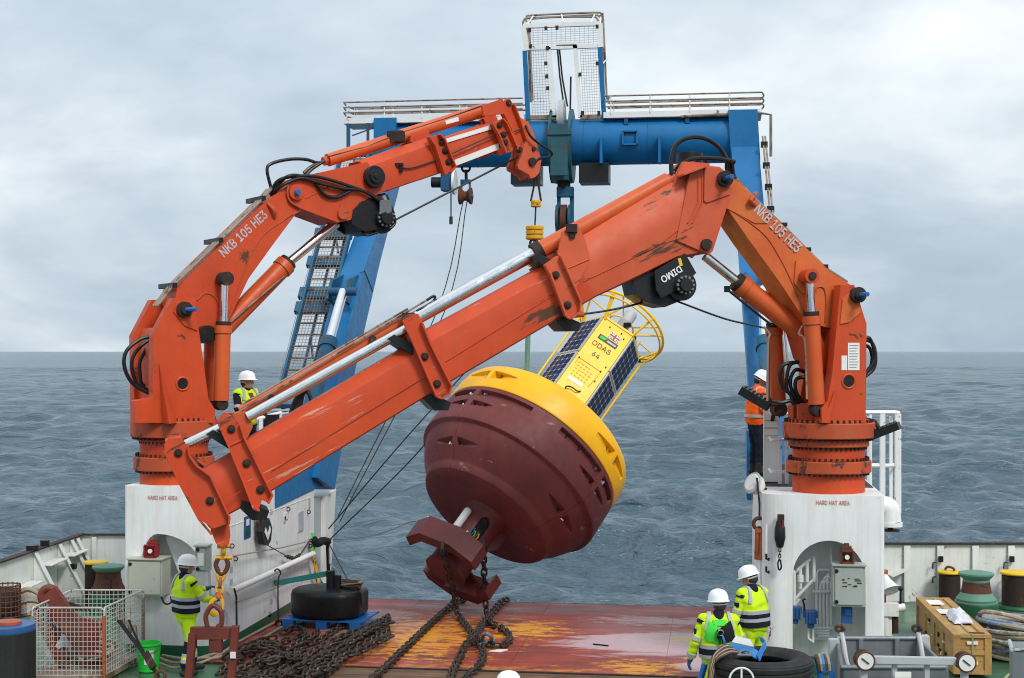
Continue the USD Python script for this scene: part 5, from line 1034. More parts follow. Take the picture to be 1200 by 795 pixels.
by.part('lifting_eye', tube(spline([fp(-6, 54, .01), fp(-9, 60, .05), fp(-3, 63, .06), fp(4, 63, .05), fp(8, 66, .02)], 4), .014, 6), 'rust_dark', tw_)
# tubular guard at the top
RG = 58; ring_c = BC + AX * 185 * KA
gd = by.part('guard_ring', torus(ring_c, RG * K, .028, AX, 56, 8), 'tower_yellow')
by.part('guard_ring', torus(BC + AX * 179 * KA, RG * .985 * K, .02, AX, 56, 8), 'tower_yellow')
for k in range(6):
    v0 = hexr(HS, 161)[k]; a = hx[k]; e = BC + AX * 184 * KA + ringv(RG, a)
    by.part('guard_strut', cyl(v0, e, .024, n=8), 'tower_yellow', gd); by.part('guard_strut', cyl(v0, BC + AX * 184 * KA + ringv(RG, a + math.radians(28)), .020, n=8), 'tower_yellow', gd)
    by.part('guard_spoke', cyl(BC + AX * 184 * KA + ringv(RG, a + .25), BC + AX * 184 * KA + ringv(16, a + .4), .016, n=6), 'tower_yellow', gd)
by.part('guard_ring', torus(BC + AX * 184 * KA, 17 * K, .018, AX, 28, 6), 'tower_yellow')
for a in (-88, -30, 100):
    v = ringv(1, math.radians(a)); by.part('guard_rail', tube([BC + AX * 183 * KA + v * RG, BC + AX * 160 * KA + v * 48, BC + AX * 36 * KA + v * 46] if a != -30 else [BC + AX * 183 * KA + v * RG, BC + AX * 158 * KA + v * 40], .024, 8), 'tower_yellow', gd)
c = BC + AX * 162 * KA + PR * 2 * K + NR * 20 * K; by.part('radome', cat([cyl(c, c + AX * .56, .13, n=28), cyl(c + AX * .56, c + AX * .60, .11, n=28)]), 'grey_light')
for (p, n_, h, r, mt, nm) in ((22, 2, .34, .05, 'black_steel', 'sensor'), (30, -8, .42, .04, 'grey_light', 'sensor'), (16, -16, .50, .06, 'grey_steel', 'sensor'), (26, -20, .28, .08, 'white_old', 'sensor'), (-26, -8, .26, .05, 'black_steel', 'lantern'), (2, -24, .52, .03, 'grey_light', 'antenna')):
    c = BC + AX * 162 * KA + PR * p * K + NR * n_ * K; by.part(nm, cat([cyl(c, c + AX * h * .6, r * .5, n=10), cyl(c + AX * h * .6, c + AX * h, r, n=16), cyl(c + AX * h, c + AX * (h + .03), r * .7, n=16)]), mt)
for k, (p, n_) in enumerate(((34, -4), (40, -10))): c = BC + AX * 166 * KA + PR * p * K + NR * n_ * K; by.part('instrument_box', box(c, (.16, .10, .13)), 'black_steel')
c = BC + AX * 172 * KA + ringv(30, .2); by.part('camera_unit', box(c, (.14, .12, .10)), 'black_steel')
c = BC + AX * 70 * KA + ringv(46, math.radians(92)); by.part('side_light', torus(c, .07, .03, PR, 14, 6), 'grey_light')
# stem below the hull with window and sensor rod
pz = lambda p, t, r: BC + AX * t * KA + PR * p * K + NR * math.sqrt(max(r * r - p * p, 0)) * K
slot = [pz(4 + 6.2 * math.cos(a), (-113 if math.sin(a) > 0 else -130) + 6.5 * math.sin(a), 23.9) for a in (np.arange(24) + .5) * 2 * math.pi / 24]
stem = by.part('stem', from_mani(to_mani(rev([(0, -168), (22, -168), (23.5, -164), (23.5, -108), (29, -97), (0, -97)], 48)) - hull(slot + [p - NR * 7 * K for p in slot] + [p + NR * 6 * K for p in slot])), 'maroon_steel', smooth=30)
by.part('window', hexa([p - NR * 6.0 * K for p in slot], [p - NR * 6.9 * K for p in slot]), 'black_steel', stem)
for k, mt in enumerate(('strap_blue', 'green_plastic', 'red_plastic', 'yellow_paint')): p = pz(1 + 2.4 * k - 2, -131 - (k % 2) * 2, 20.5); by.part('cable_tail', tube([p, p + AX * .08 + PR * .02, p + AX * .16], .014, 6), mt, stem)
by.part('clamp', cat([bar(pz(-5 + 0, -137, 24.5), pz(13, -137, 23), .05, .05, NR), bar(pz(-5, -141, 24.5), pz(13, -141, 23), .05, .05, NR)]), 'orange_rust', stem)
p0, p1 = pz(-19, -112, 27), pz(-19, -136, 27); by.part('sensor_rod', cat([cyl(p0, p1, .075, n=16), trimesh.creation.icosphere(2, .075).apply_translation(p0)]), 'white_paint')
rb = [BC + AX * t * KA + PR * p * K for p, t in ((22, -102), (34, -102), (33, -118), (23, -130))]; by.part('rib', hexa([q + NR * .02 for q in rb], [q - NR * .04 for q in rb]), 'maroon_steel', stem)
# two bent ballast plates at the foot
bo = [(-23, 34), (26, -32)]
for k, (p_, n_) in enumerate(bo):
    o_ = PR * p_ * K + NR * n_ * K; nr = unit(o_); d = unit(np.cross(AX, nr)); c = BC + AX * -156 * KA + o_
    hw = 45 * K; dep = 15 * K; hh = 11 * KA
    plan = [(-hw, -dep * 1.35), (-hw, -dep * .3), (-hw * .45, dep), (hw * .45, dep), (hw, -dep * .3), (hw, -dep * 1.35), (hw * .5, -dep * .1), (-hw * .5, -dep * .1)]
    w = by.part('ballast_plate', extr3(c - AX * hh, d, nr, plan, 2 * hh) if np.cross(d, nr) @ AX > 0 else extr3(c + AX * hh, d, nr, plan, 2 * hh), 'maroon_steel', smooth=False)
    for f in (-.6, -.3, .3, .6): q = c + d * hw * f + nr * dep * (.75 if abs(f) < .5 else .55) + AX * hh; by.part('bolt', cyl(q, q + AX * .03, .03, n=8), 'chrome', w)
    by.part('web', bar(c + AX * hh * .5 - nr * 0, BC + AX * -156 * KA, .5, .04, AX), 'maroon_steel', w)
by.part('end_plate', rev([(0, -171), (25, -171), (25, -168), (0, -168)], 40), 'maroon_steel', stem)
eyes_ = []
for q in (PD(519, 646, BD - 2.35), PD(567, 641, BD - 2.0)):
    eyes_.append(q); by.part('padeye', torus(q + UP * .05, .09, .035, RGT, 18, 8), 'chain_steel')
q = BC + AX * -150 * KA + PR * -40 * K + NR * 20 * K; by.part('shackle', torus(q, .08, .03, (1, 0, 0), 16, 6), 'rust_dark')
# line stretched from pad eye across hull: hull seam cable clip
# ---------------------------------------------------------------- chains
def link_mesh(pitch, r, wide):
    """One open stadium link along x, wire radius r."""
    R = wide; h = max(pitch / 2 + r - R, 0.004); path = []
    for a in np.linspace(-90, 90, 6): path.append((h + R * math.cos(math.radians(a)), R * math.sin(math.radians(a)), 0))
    for a in np.linspace(90, 270, 6): path.append((-h + R * math.cos(math.radians(a)), R * math.sin(math.radians(a)), 0))
    p = np.array(path); n = len(p); k = 6; rings = []
    for i in range(n):
        d = unit(p[(i + 1) % n] - p[i - 1]); s_ = np.cross(d, UP); b = np.arange(k) * 2 * math.pi / k
        rings.append(p[i] + r * (np.outer(np.cos(b), s_) + np.outer(np.sin(b), UP)))
    rings.append(rings[0]); return loft(rings, cap=False)
def resample(pts, step):
    pts = np.asarray(pts, float); d = np.r_[0, np.cumsum(np.linalg.norm(np.diff(pts, axis=0), axis=1))]; n = int(d[-1] / step)
    s_ = np.arange(n + 1) * step; return np.c_[[np.interp(s_, d, pts[:, i]) for i in range(3)]].T
def chain_parts(t, pts, pitch, r, wide, mt, name='link', roll0=0.0, limit=10 ** 9, jitter=0.0, first=0):
    pts = resample(pts, pitch); base = link_mesh(pitch, r, wide); v0 = np.array(base.vertices)
    out = []
    for i in range(len(pts) - 1):
        c = (pts[i] + pts[i + 1]) / 2; d = unit(pts[i + 1] - pts[i]); x, y, _ = frame_of(d)
        a = roll0 + (i % 2) * math.pi / 2 + jitter * (rnd.random() - .5); s_ = math.cos(a) * x + math.sin(a) * y; w = np.cross(d, s_)
        out.append(trimesh.Trimesh(c + np.outer(v0[:, 0], d) + np.outer(v0[:, 1], s_) + np.outer(v0[:, 2], w), base.faces, process=False))
    for m in out[:max(0, limit - first)]: t.part(name, m, mt, smooth=50)
    return out[max(0, limit - first):], len(out)
def G(px, py, z=.05): return PZ(px, py, z)
# chains from the buoy's foot
c1_ = Thing('mooring_chain', 'heavy chain hanging from the left side of the buoy foot onto the deck', 'chain', G(500, 760, 0))
pts = spline([eyes_[0], (eyes_[0] + G(534, 716, .06)) / 2 + V(.02, 0, 0), G(536, 718, .10), G(553, 742, .07), G(566, 762, .07), G(563, 778, .06), G(550, 790, .06), G(541, 803, .06)], 8)
chain_parts(c1_, pts, .155, .021, .050, 'chain_steel', jitter=.25, roll0=.5)
c2_ = Thing('mooring_chain', 'heavy chain hanging from the right of the buoy foot, looping beside the shackle', 'chain', G(570, 750, 0))
pts = spline([eyes_[1], (eyes_[1] + G(568, 712, .06)) / 2, G(570, 716, .10), G(576, 730, .07), G(590, 738, .06), G(598, 747, .06), G(592, 755, .06), G(576, 756, .06), G(560, 753, .06), G(546, 754, .06)], 8)
chain_parts(c2_, pts, .155, .021, .050, 'chain_steel', jitter=.25, roll0=.5)
c3_ = Thing('mooring_chain', 'long dark chain lying diagonally over the yellow deck patch to the lower left', 'chain', G(490, 750, 0))
pts = spline([G(545, 704, .06), G(536, 701, .08), G(527, 711, .06), G(510, 726, .06), G(487, 748, .06), G(468, 766, .06), G(452, 782, .06), G(438, 794, .06), G(428, 802, .06)], 8)
chain_parts(c3_, pts, .155, .022, .050, 'chain_steel', jitter=.25, roll0=.6)
c4_ = Thing('mooring_chain', 'dark chain lying from the stern edge past the shackle to the picture bottom', 'chain', G(560, 750, 0))
pts = spline([G(595, 702, .06), G(588, 705, .06), G(578, 716, .06), G(567, 730, .06), G(557, 744, .12), G(546, 756, .12), G(538, 772, .06), G(531, 786, .06), G(526, 803, .06)], 8)
chain_parts(c4_, pts, .155, .022, .050, 'chain_steel', jitter=.25, roll0=.6)
sh = Thing('shackle', 'large steel bow shackle lying among the chains on the stern deck', 'shackle', G(570, 750, 0))
a, b = G(568, 748, .09), G(574, 748, .30)
sh.part('bow', tube(spline([G(566, 752, .05), G(566, 745, .18), G(571, 743, .28), G(576, 747, .2), G(575, 753, .06)], 5), .035, 8), 'grey_steel'); sh.part('pin', cyl(G(561, 757, .07), G(578, 751, .07), .035, n=10), 'grey_steel')
# flaked heap of chain by the left deckhouse
hp = Thing('chain_heap', 'heap of rusty brown chain flaked in long rows beside the left deckhouse', 'chain', G(370, 770, 0))
rows = []
ends = [((280, 800), (410, 728)), ((292, 803), (458, 722)), ((306, 803), (459, 727)), ((320, 806), (452, 736)), ((330, 803), (458, 740)), ((345, 803), (457, 744)), ((303, 792), (440, 731)), ((270, 792), (372, 742)), ((318, 796), (446, 733)), ((357, 806), (420, 760))]
for k, (a, b) in enumerate(ends):
    n = 9; L_ = []
    for i in range(n + 1):
        f = i / n; px, py = a[0] + (b[0] - a[0]) * f, a[1] + (b[1] - a[1]) * f
        L_.append(G(px + rnd.uniform(-4.5, 4.5), py + rnd.uniform(-2, 2), .055 + .095 * (k % 3) * (.6 + .4 * rnd.random()) * (1 if .05 < f < .93 else .3)))
    rows.append(L_)
rest, cnt = [], 0
for k, L_ in enumerate(rows):
    r_, n_ = chain_parts(hp, spline(L_, 4), .15, .022, .050, 'chain_steel', limit=300, first=cnt, jitter=.2, roll0=rnd.random() * 3); rest += r_; cnt += n_
mess = []
for k in range(7):
    px, py = rnd.uniform(268, 345), rnd.uniform(752, 797); a = rnd.uniform(-.9, .5); l = rnd.uniform(14, 30)
    mess.append([G(px - l * math.cos(a), py - l * .55 * math.sin(a) , .06 + .12 * rnd.random()), G(px, py + rnd.uniform(-3, 3), .10 + .2 * rnd.random()), G(px + l * math.cos(a), py + l * .55 * math.sin(a), .06 + .1 * rnd.random())])
mess += [[G(330, 742, .06), G(345, 736, .1), G(358, 741, .1), G(348, 748, .07), G(332, 752, .06), G(318, 758, .06)], [G(262, 770, .06), G(285, 758, .08), G(310, 750, .06), G(330, 747, .06)], [G(256, 790, .06), G(272, 776, .08), G(300, 764, .08), G(330, 757, .07)]]
for L_ in mess:
    r_, n_ = chain_parts(hp, spline(L_, 6), .15, .022, .050, 'chain_steel', limit=300, first=cnt, jitter=.4, roll0=rnd.random() * 3); rest += r_; cnt += n_
if rest: hp.part('more_links', rest, 'chain_steel', kind='stuff', smooth=50)
# lifting gear at the end of the right crane's jib
lg = Thing('lifting_chain', 'yellow and rusty lifting shackle, swivel and hook hanging from the jib end beside the worker', 'hook', pr.P(258, 680, 0))
Q = lambda px, py, o_=0: pr.P(px, py, o_)
d = pr.d
lg.part('swivel', cat([torus(Q(262, 643), .075, .035, pr.d, 18, 8), cyl(Q(262, 640) - d * .09, Q(262, 640) + d * .09, .035, n=10)]), 'yellow_worn')
lg.part('swivel_neck', cyl(Q(262, 645), Q(261, 653), .04, n=10), 'yellow_worn')
lg.part('bow_shackle', tube(spline([Q(256, 654), Q(253, 662), Q(256, 670), Q(259.5, 672.5), Q(264, 670), Q(267, 662), Q(265, 654)], 5), .034, 8), 'rust'); lg.part('shackle_pin', cyl(Q(253, 653.5), Q(272, 653.5), .034, n=10), 'yellow_worn')
for k_, (p0_, p1_, mt_) in enumerate(((Q(259, 670), Q(258.5, 681), 'yellow_worn'), (Q(258.5, 678), Q(257.5, 689), 'orange_rust'), (Q(257.5, 686), Q(256.8, 697), 'yellow_worn'))):
    m_ = (p0_ + p1_) / 2; d_ = unit(p1_ - p0_); s_ = pr.d if k_ % 2 == 0 else pr.n; h_ = np.linalg.norm(p1_ - p0_) / 2
    lg.part('link', tube([m_ + d_ * h_ * math.cos(a) * .9 + s_ * .045 * math.sin(a) for a in np.linspace(0, 2 * math.pi, 21)], .024, 8), mt_)
lg.part('hook_shank', cat([cyl(Q(257, 694), Q(256, 700), .045, .07, n=14)]), 'orange_rust')
hook = [(254, 697), (246, 704), (242.5, 712), (244, 719), (250, 723), (255, 721), (257, 716), (253, 717), (248.5, 715), (247.5, 710), (251, 704), (257, 701), (260, 708), (259.5, 716), (262, 714), (263, 705), (260, 697)]
lg.part('hook', extr(pr, [pr.q(*p, 0) for p in hook], -.05, .05), 'yellow_worn')
ff = Thing('lifting_frame', 'rust red lifting frame standing under the lifting hook in front of the worker', 'frame', PZ(250, 815, 0))
zt_ = .96; fa, fb = PD(222, 742, 20.4), PD(279, 742, 20.4); fd = unit(V(fb[0] - fa[0], fb[1] - fa[1], 0)); fnn = V(fd[1], -fd[0], 0)
ff.part('crossbar', bar(fa + fd * .02, fb - fd * .02, .10, .17), 'rust_red')
for p, q in ((PD(226, 742, 20.35), PD(219, 815, 20.35)), (PD(276, 738, 20.35), PD(269, 815, 20.35))): q[2] = 0; ff.part('leg', bar(p + UP * (0 if p[0] < fa[0] + .2 else .05), q, .10, .12, fnn), 'rust_red')
ff.part('lug', cat([box((fa + fb) / 2 - fnn * .0 + UP * -.16 + fd * .03, (.18, .08, .22))]), 'rust_red')
m_ = (fa + fb) / 2 + UP * .085; ff.part('shackle', tube(spline([m_ - fd * .09, m_ - fd * .11 + UP * .16, m_ - fd * .02 + UP * .30, m_ + fd * .10 + UP * .22, m_ + fd * .11 + UP * .05, m_ + fd * .05], 5), .036, 8), 'rust_red')
ff.part('mark', box(PD(273, 768, 20.27), (.08, .02, .09)), 'white_old')
# ---------------------------------------------------------------- people
def sph(c, r, n=14): return m3.Manifold.sphere(r, n).translate(tuple(map(float, c)))
def bone(a, b, ra, rb, n=14): return m3.Manifold.batch_hull([sph(a, ra, n), sph(b, rb, n)])
def skin_of(parts, edge=.035, it=6, amp=0.0, seed=1, sc=9.0):
    m = m3.Manifold.batch_boolean(parts, m3.OpType.Add).refine_to_length(edge); t = from_mani(m); t.merge_vertices()
    trimesh.smoothing.filter_taubin(t, lamb=.5, nu=.53, iterations=it)
    if amp:
        v = np.array(t.vertices); n = np.array(t.vertex_normals); f = meshkit.fbm(v * sc, 3, seed) - .5; f2 = meshkit.noise(v * np.array([sc * .6, sc * .6, sc * 2.4]), seed + 9) - .5
        t = trimesh.Trimesh(v + n * (amp * (f * 1.5 + f2))[:, None], t.faces, process=False)
    return t
def rotz(v, a): c, s_ = math.cos(a), math.sin(a); v = np.asarray(v, float); return np.stack([v[..., 0] * c - v[..., 1] * s_, v[..., 0] * s_ + v[..., 1] * c, v[..., 2]], -1)
def finger(base, d, curl, side, L, r):
    """One finger as a chain of three bones, bending towards `side`."""
    out = []; p = np.asarray(base, float); d = unit(d)
    for k, f in enumerate((.45, .32, .23)):
        d = unit(d * math.cos(curl) + np.asarray(side) * math.sin(curl)); q = p + d * L * f; out.append(bone(p, q, r * (1 - .1 * k), r * (.92 - .1 * k), 8)); p = q
    return out
def hand(w, d, palm_n, s_, curl=.35):
    """Hand at wrist w pointing along d; palm_n: the way the palm faces; s_: +1 when the thumb lies along cross(d, palm_n)."""
    d = unit(d); palm_n = np.asarray(palm_n, float); pn = unit(palm_n - d * (palm_n @ d)); x = np.cross(d, pn) * s_
    k = [w + d * .085 + x * o for o in (.034, .012, -.011, -.032)]
    palm = m3.Manifold.batch_hull([sph(w + x * .02, .019, 8), sph(w - x * .02, .019, 8)] + [sph(p, .0135, 8) for p in k])
    out = [palm]
    for p, L in zip(k, (.078, .088, .082, .064)): out += finger(p, d, curl * (1 + .1 * rnd.random()), pn, L, .0095)
    out += finger(w + d * .03 + x * .032, unit(d * .6 + x * .8), curl * .6, pn, .072, .0115)
    return out
def person(label, loc, yaw, J, top, legs_m, look=0.0, nod=0.0, hat=True, shorts_z=None, bands=True, hands='skin', sleeve=1.0, group=None, vest=None, H=1.80, curl=.4, grip=None, extra=None, lean=(0, 0)):
    """A standing figure facing local +y; J: elbow and wrist positions of both arms (x right, y ahead, z up) and foot positions."""
    t = Thing('person', label, 'person', loc, group)
    k = H / 1.80; lx, ly = lean
    P = lambda x, y, z: V(x + lx * max(z - .9, 0), y + ly * max(z - .9, 0), z) * k
    hip, chest, neck, head = P(0, 0, .95), P(0, -.01, 1.28), P(0, -.02, 1.47), P(0, .02, 1.62)
    sh = {s_: P(.185 * s_, -.015, 1.42) for s_ in (-1, 1)}; el = {s_: V(*J['el'][s_]) * k for s_ in (-1, 1)}; wr = {s_: V(*J['wr'][s_]) * k for s_ in (-1, 1)}
    hj = {s_: P(.095 * s_, 0, .92) for s_ in (-1, 1)}; ft = {s_: V(*J['ft'][s_]) * k for s_ in (-1, 1)}
    kn = {s_: (hj[s_] + ft[s_]) / 2 + V(0.01 * s_, J.get('kb', {}).get(s_, .03), .02) for s_ in (-1, 1)}
    cl, sl = math.cos(look), math.sin(look); hx, hy = V(cl, sl, 0), V(-sl, cl, 0); hy2 = unit(hy * math.cos(nod) - UP * math.sin(nod)); hz = np.cross(hx, hy2)
    HP = lambda x, y, z: head + (hx * x + hy2 * y + hz * z) * k
    hd = [m3.Manifold.batch_hull([sph(HP(0, -.02, .045), .092 * k, 18), sph(HP(0, .015, .02), .082 * k, 18), sph(HP(0, .045, -.075), .040 * k, 14), sph(HP(0, .0, -.06), .055 * k)]),
          m3.Manifold.batch_hull([sph(HP(0, .095, .018), .010, 8), sph(HP(0, .118, -.028), .014, 8), sph(HP(.012, .10, -.032), .011, 8), sph(HP(-.012, .10, -.032), .011, 8)]),
          bone(HP(-.04, .083, .035), HP(.04, .083, .035), .014, .014, 8), bone(HP(-.018, .082, -.066), HP(.018, .082, -.066), .009, .009, 8)]
    for s_ in (-1, 1): hd.append(m3.Manifold.batch_hull([sph(HP(.088 * s_, -.012, .012), .014, 8), sph(HP(.094 * s_, -.022, .03), .013, 8), sph(HP(.086 * s_, -.01, -.03), .010, 8)]))
    hd.append(bone(neck, HP(0, -.02, -.05), .062 * k, .058 * k))
    body = hd + [m3.Manifold.batch_hull([sph(sh[-1], .07 * k), sh and sph(sh[1], .07 * k), sph(chest + V(-.08, 0, 0), .12 * k), sph(chest + V(.08, 0, 0), .12 * k), sph(neck, .065 * k)]),
                 m3.Manifold.batch_hull([sph(chest + V(-.08, 0, 0), .12 * k), sph(chest + V(.08, 0, 0), .12 * k), sph(hip + V(-.075, 0, 0), .125 * k), sph(hip + V(.075, 0, 0), .125 * k)])]
    gl = []
    for s_ in (-1, 1):
        body += [bone(sh[s_], el[s_], .055 * k, .043 * k), bone(el[s_], wr[s_], .043 * k, .029 * k), bone(hj[s_], kn[s_], .09 * k, .057 * k), bone(kn[s_], ft[s_], .057 * k, .04 * k)]
        d = unit(wr[s_] - el[s_]); pn = J.get('palm', {}).get(s_, V(-s_, 0, 0)); hh = hand(wr[s_], J.get('hd', {}).get(s_, d), V(*pn), 1 if (np.cross(d, unit(V(*pn) + 1e-6)) @ V(0, 1, .3)) > 0 else -1, curl)
        body += hh; gl += hh + [bone(wr[s_] - d * .05, wr[s_] + d * .02, .036, .033, 10)]
    def put(name, m, mt, parent=None, **kw):
        m = trimesh.Trimesh(rotz(m.vertices, yaw) + np.asarray(loc), m.faces, process=False); return t.part(name, m, mt, parent, **kw)
    bd = put('body', skin_of(body, .03, 3), 'skin', smooth=True)
    for s_ in (-1, 1):
        put('eye', from_mani(sph(HP(.033 * s_, .088, .016), .012, 10)), 'sticker_white', bd, smooth=True); put('pupil', from_mani(sph(HP(.033 * s_, .097, .016), .006, 8)), 'black_steel', bd, smooth=True)
    hr_ = m3.Manifold.batch_hull([sph(HP(0, -.035, .05), .094 * k, 18), sph(HP(0, -.045, -.01), .082 * k, 18)]) - m3.Manifold.cube((.5, .3, .5), True).rotate((0, 0, math.degrees(look))).translate(tuple(map(float, HP(0, .19, 0))))
    put('hair', skin_of([hr_], .03, 2), 'hair', smooth=True)
    if hat:
        pro = [(.0, .165), (.04, .162), (.085, .146), (.117, .112), (.132, .06), (.135, .02), (.146, .010), (.147, .002), (.128, .0), (.12, .04), (.0, .12)]; n = 36; ring = []
        for r, z in pro:
            a = np.arange(n) * 2 * math.pi / n; rr = r * (1 + .16 * np.maximum(np.sin(a), 0) ** 3 * (r > .14)); ring.append(np.array([HP(q * math.cos(b) * .93, q * math.sin(b) * 1.12 - .005, z + .035) for q, b in zip(rr, a)]))
        ht = put('hard_hat', loft(ring), 'hat_white', smooth=60)
        for x in (-.03, 0, .03):
            put('crown_ridge', tube([HP(x, y, .035 + .163 * math.sqrt(max(1 - (y / .150) ** 2 - (x / .125) ** 2, 0)) + .001) for y in np.linspace(-.11, .10, 9)], .006, 6), 'hat_white', ht)
        put('badge', from_mani(sph(HP(.062, -.118, .075), .014, 8)), 'red_plastic', ht); put('strap_band', tube([HP(.106 * math.sin(a), -.118 * math.cos(a), .005 - .0 * a) for a in np.linspace(-1.4, 1.4, 12)], .014, 6), 'reflective', ht)
    # jacket
    g = .028
    torso = [m3.Manifold.batch_hull([sph(sh[-1], .075 * k + g * .6), sph(sh[1], .075 * k + g * .6), sph(chest + V(-.085, 0, 0), .13 * k + g), sph(chest + V(.085, 0, 0), .13 * k + g), sph(neck - V(0, 0, .03), .07 * k + g * .3)]),
             m3.Manifold.batch_hull([sph(chest + V(-.085, 0, 0), .13 * k + g), sph(chest + V(.085, 0, 0), .13 * k + g), sph(hip + V(-.08, 0, .02), .13 * k + g), sph(hip + V(.08, 0, .02), .13 * k + g)])]
    low = m3.Manifold.cube((2, 2, 1), True).translate((0, 0, .93 * k - .5 - .06))
    arms = {}
    for s_ in (-1, 1):
        w_ = el[s_] + (wr[s_] - el[s_]) * sleeve if sleeve <= 1 else wr[s_]
        arms[s_] = [bone(sh[s_], el[s_], .073 * k, .060 * k)] + ([bone(el[s_], el[s_] + (wr[s_] - el[s_]) * (sleeve * .92), .060 * k, .048 * k)] if sleeve > .1 else [])
    jk = [q for q in torso] + arms[-1] + arms[1]
    whole = m3.Manifold.batch_boolean(jk, m3.OpType.Add) - low
    jm = skin_of([whole], .032, 5, .02, 3, 9.0); jc = put('jacket', jm, top, smooth=True)
    collar = m3.Manifold.batch_hull([sph(neck + V(0, -.01, -.02), .086 * k, 18), sph(neck + V(0, .0, .03), .078 * k, 18)]); put('collar', skin_of([collar], .03, 2), 'navy_cloth' if top != 'hi_vis_orange' else 'hi_vis_orange', jc, smooth=True)
    tors = m3.Manifold.batch_boolean(torso, m3.OpType.Add); tors_f = from_mani(m3.Manifold.batch_boolean(torso, m3.OpType.Add).refine_to_length(.035))
    def fat(m, e):
        tt = from_mani(m.refine_to_length(.04)); tt.merge_vertices(); return to_mani(trimesh.Trimesh(np.array(tt.vertices) + np.array(tt.vertex_normals) * e, tt.faces, process=False))
    if bands:
        fb = fat(tors, .019)
        def zband(z0, z1, mt): put('band', from_mani(fb ^ m3.Manifold.cube((2, 2, z1 - z0), True).translate((0, 0, (z0 + z1) / 2))), mt, jc, smooth=40)
        for z0, z1, mt in bands: zband(z0 * k, z1 * k, mt)
        for s_ in (-1, 1):
            fa_ = fat(m3.Manifold.batch_boolean(arms[s_], m3.OpType.Add), .016); fronts = m3.Manifold.cube((.055, 2, .34), True)
            for f, wd, mt in ((.46, .05, 'navy_cloth'), (.85, .055, 'reflective')) + (((1.72, .055, 'reflective'),) if sleeve > .8 else ()):
                a, b = (sh[s_], el[s_]) if f < 1 else (el[s_], wr[s_]); c = a + (b - a) * (f % 1.0 if f >= 1 else f); d = unit(b - a)
                if f == .46: c = sh[s_] + d * .03
                x, y, _ = frame_of(d); R = np.array([x, y, d]).T; sl_ = m3.Manifold.cylinder(wd, .2, .2, 24, True).transform(np.c_[R, c].tolist())
                cutb = fa_ ^ sl_
                if cutb.volume() > 1e-7: put('sleeve_band', from_mani(cutb), mt, jc, smooth=40)
            sb = fat(tors, .021) ^ m3.Manifold.cube((.045, .6, .24), True).rotate((0, -14 * s_, 0)).translate((float(.15 * s_ * k + lx * .4), float(ly * .4), 1.42 * k))
            put('shoulder_band', from_mani(sb), 'reflective', jc, smooth=40)
        put('arm_badge', from_mani(m3.Manifold.cube((.03, .075, .065), True).translate(tuple(map(float, sh[-1] + (el[-1] - sh[-1]) * .5 + V(-.062, -.01, 0) * k)))), 'navy_cloth', jc)
    # trousers
    tr, lo_ = [], []
    for s_ in (-1, 1):
        tr += [bone(hj[s_], kn[s_], .112 * k, .078 * k), bone(kn[s_], ft[s_] + V(0, 0, .10), .078 * k, .066 * k)]
    tr.append(m3.Manifold.batch_hull([sph(hip + V(-.075, 0, -.02), .135 * k), sph(hip + V(.075, 0, -.02), .135 * k), sph(hj[-1] - V(0, 0, .08), .105 * k), sph(hj[1] - V(0, 0, .08), .105 * k)]))
    trm = put('trousers', skin_of(tr, .035, 5, .024, 5, 8.0), legs_m, smooth=True)
    if legs_m == 'hi_vis':
        for q in (tr[0:2], tr[2:4]):
            ft_ = fat(m3.Manifold.batch_boolean(q, m3.OpType.Add), .012)
            for z0, z1, mt in ((.10, .215, 'navy_cloth'), (.215, .265, 'reflective'), (.265, .30, 'hi_vis'), (.30, .35, 'reflective'), (.35, .52, 'navy_cloth')):
                put('leg_band', from_mani(ft_ ^ m3.Manifold.cube((2, 2, (z1 - z0) * k), True).translate((0, 0, (z0 + z1) / 2 * k))), mt, trm, smooth=40)
    for s_ in (-1, 1):
        f_ = ft[s_]; d = rotz(V(0, 1, 0), J.get('toe', {}).get(s_, 0))
        bt = m3.Manifold.batch_hull([sph(V(f_[0], f_[1], .05) - d * .04, .05), sph(V(f_[0], f_[1], .04) + d * .17, .042), sph(V(f_[0], f_[1], .055) + d * .10, .05)]); bt = bt + bone(V(f_[0], f_[1], .06), f_ + V(0, 0, .12), .055, .062)
        bt = bt ^ m3.Manifold.cube((3, 3, 1), True).translate((0, 0, .502)); put('boot', skin_of([bt], .03, 2), 'boot_black', smooth=True)
        if hands != 'skin': put('glove', skin_of([fat(m3.Manifold.batch_boolean(gl[:len(gl) // 2] if s_ == -1 else gl[len(gl) // 2:], m3.OpType.Add), .005)], .02, 1), hands, smooth=True)
    if extra: extra(t, put, dict(sh=sh, el=el, wr=wr, hip=hip, chest=chest, neck=neck, k=k, tors=tors, fat=fat, jc=jc))
    return t
BANDS = [(1.14, 1.19, 'reflective'), (1.08, 1.14, 'navy_cloth'), (1.03, 1.08, 'reflective'), (.95, 1.03, 'navy_cloth')]
def yaw_view(p, a): return math.atan2(-(p[0]), p[1]) + a          # a = 0: facing straight away from the viewer
STD = dict(el={-1: (-.25, -.04, 1.13), 1: (.25, -.04, 1.13)}, wr={-1: (-.27, .04, .87), 1: (.27, .04, .87)}, ft={-1: (-.12, -.02, .09), 1: (.12, .03, .09)})
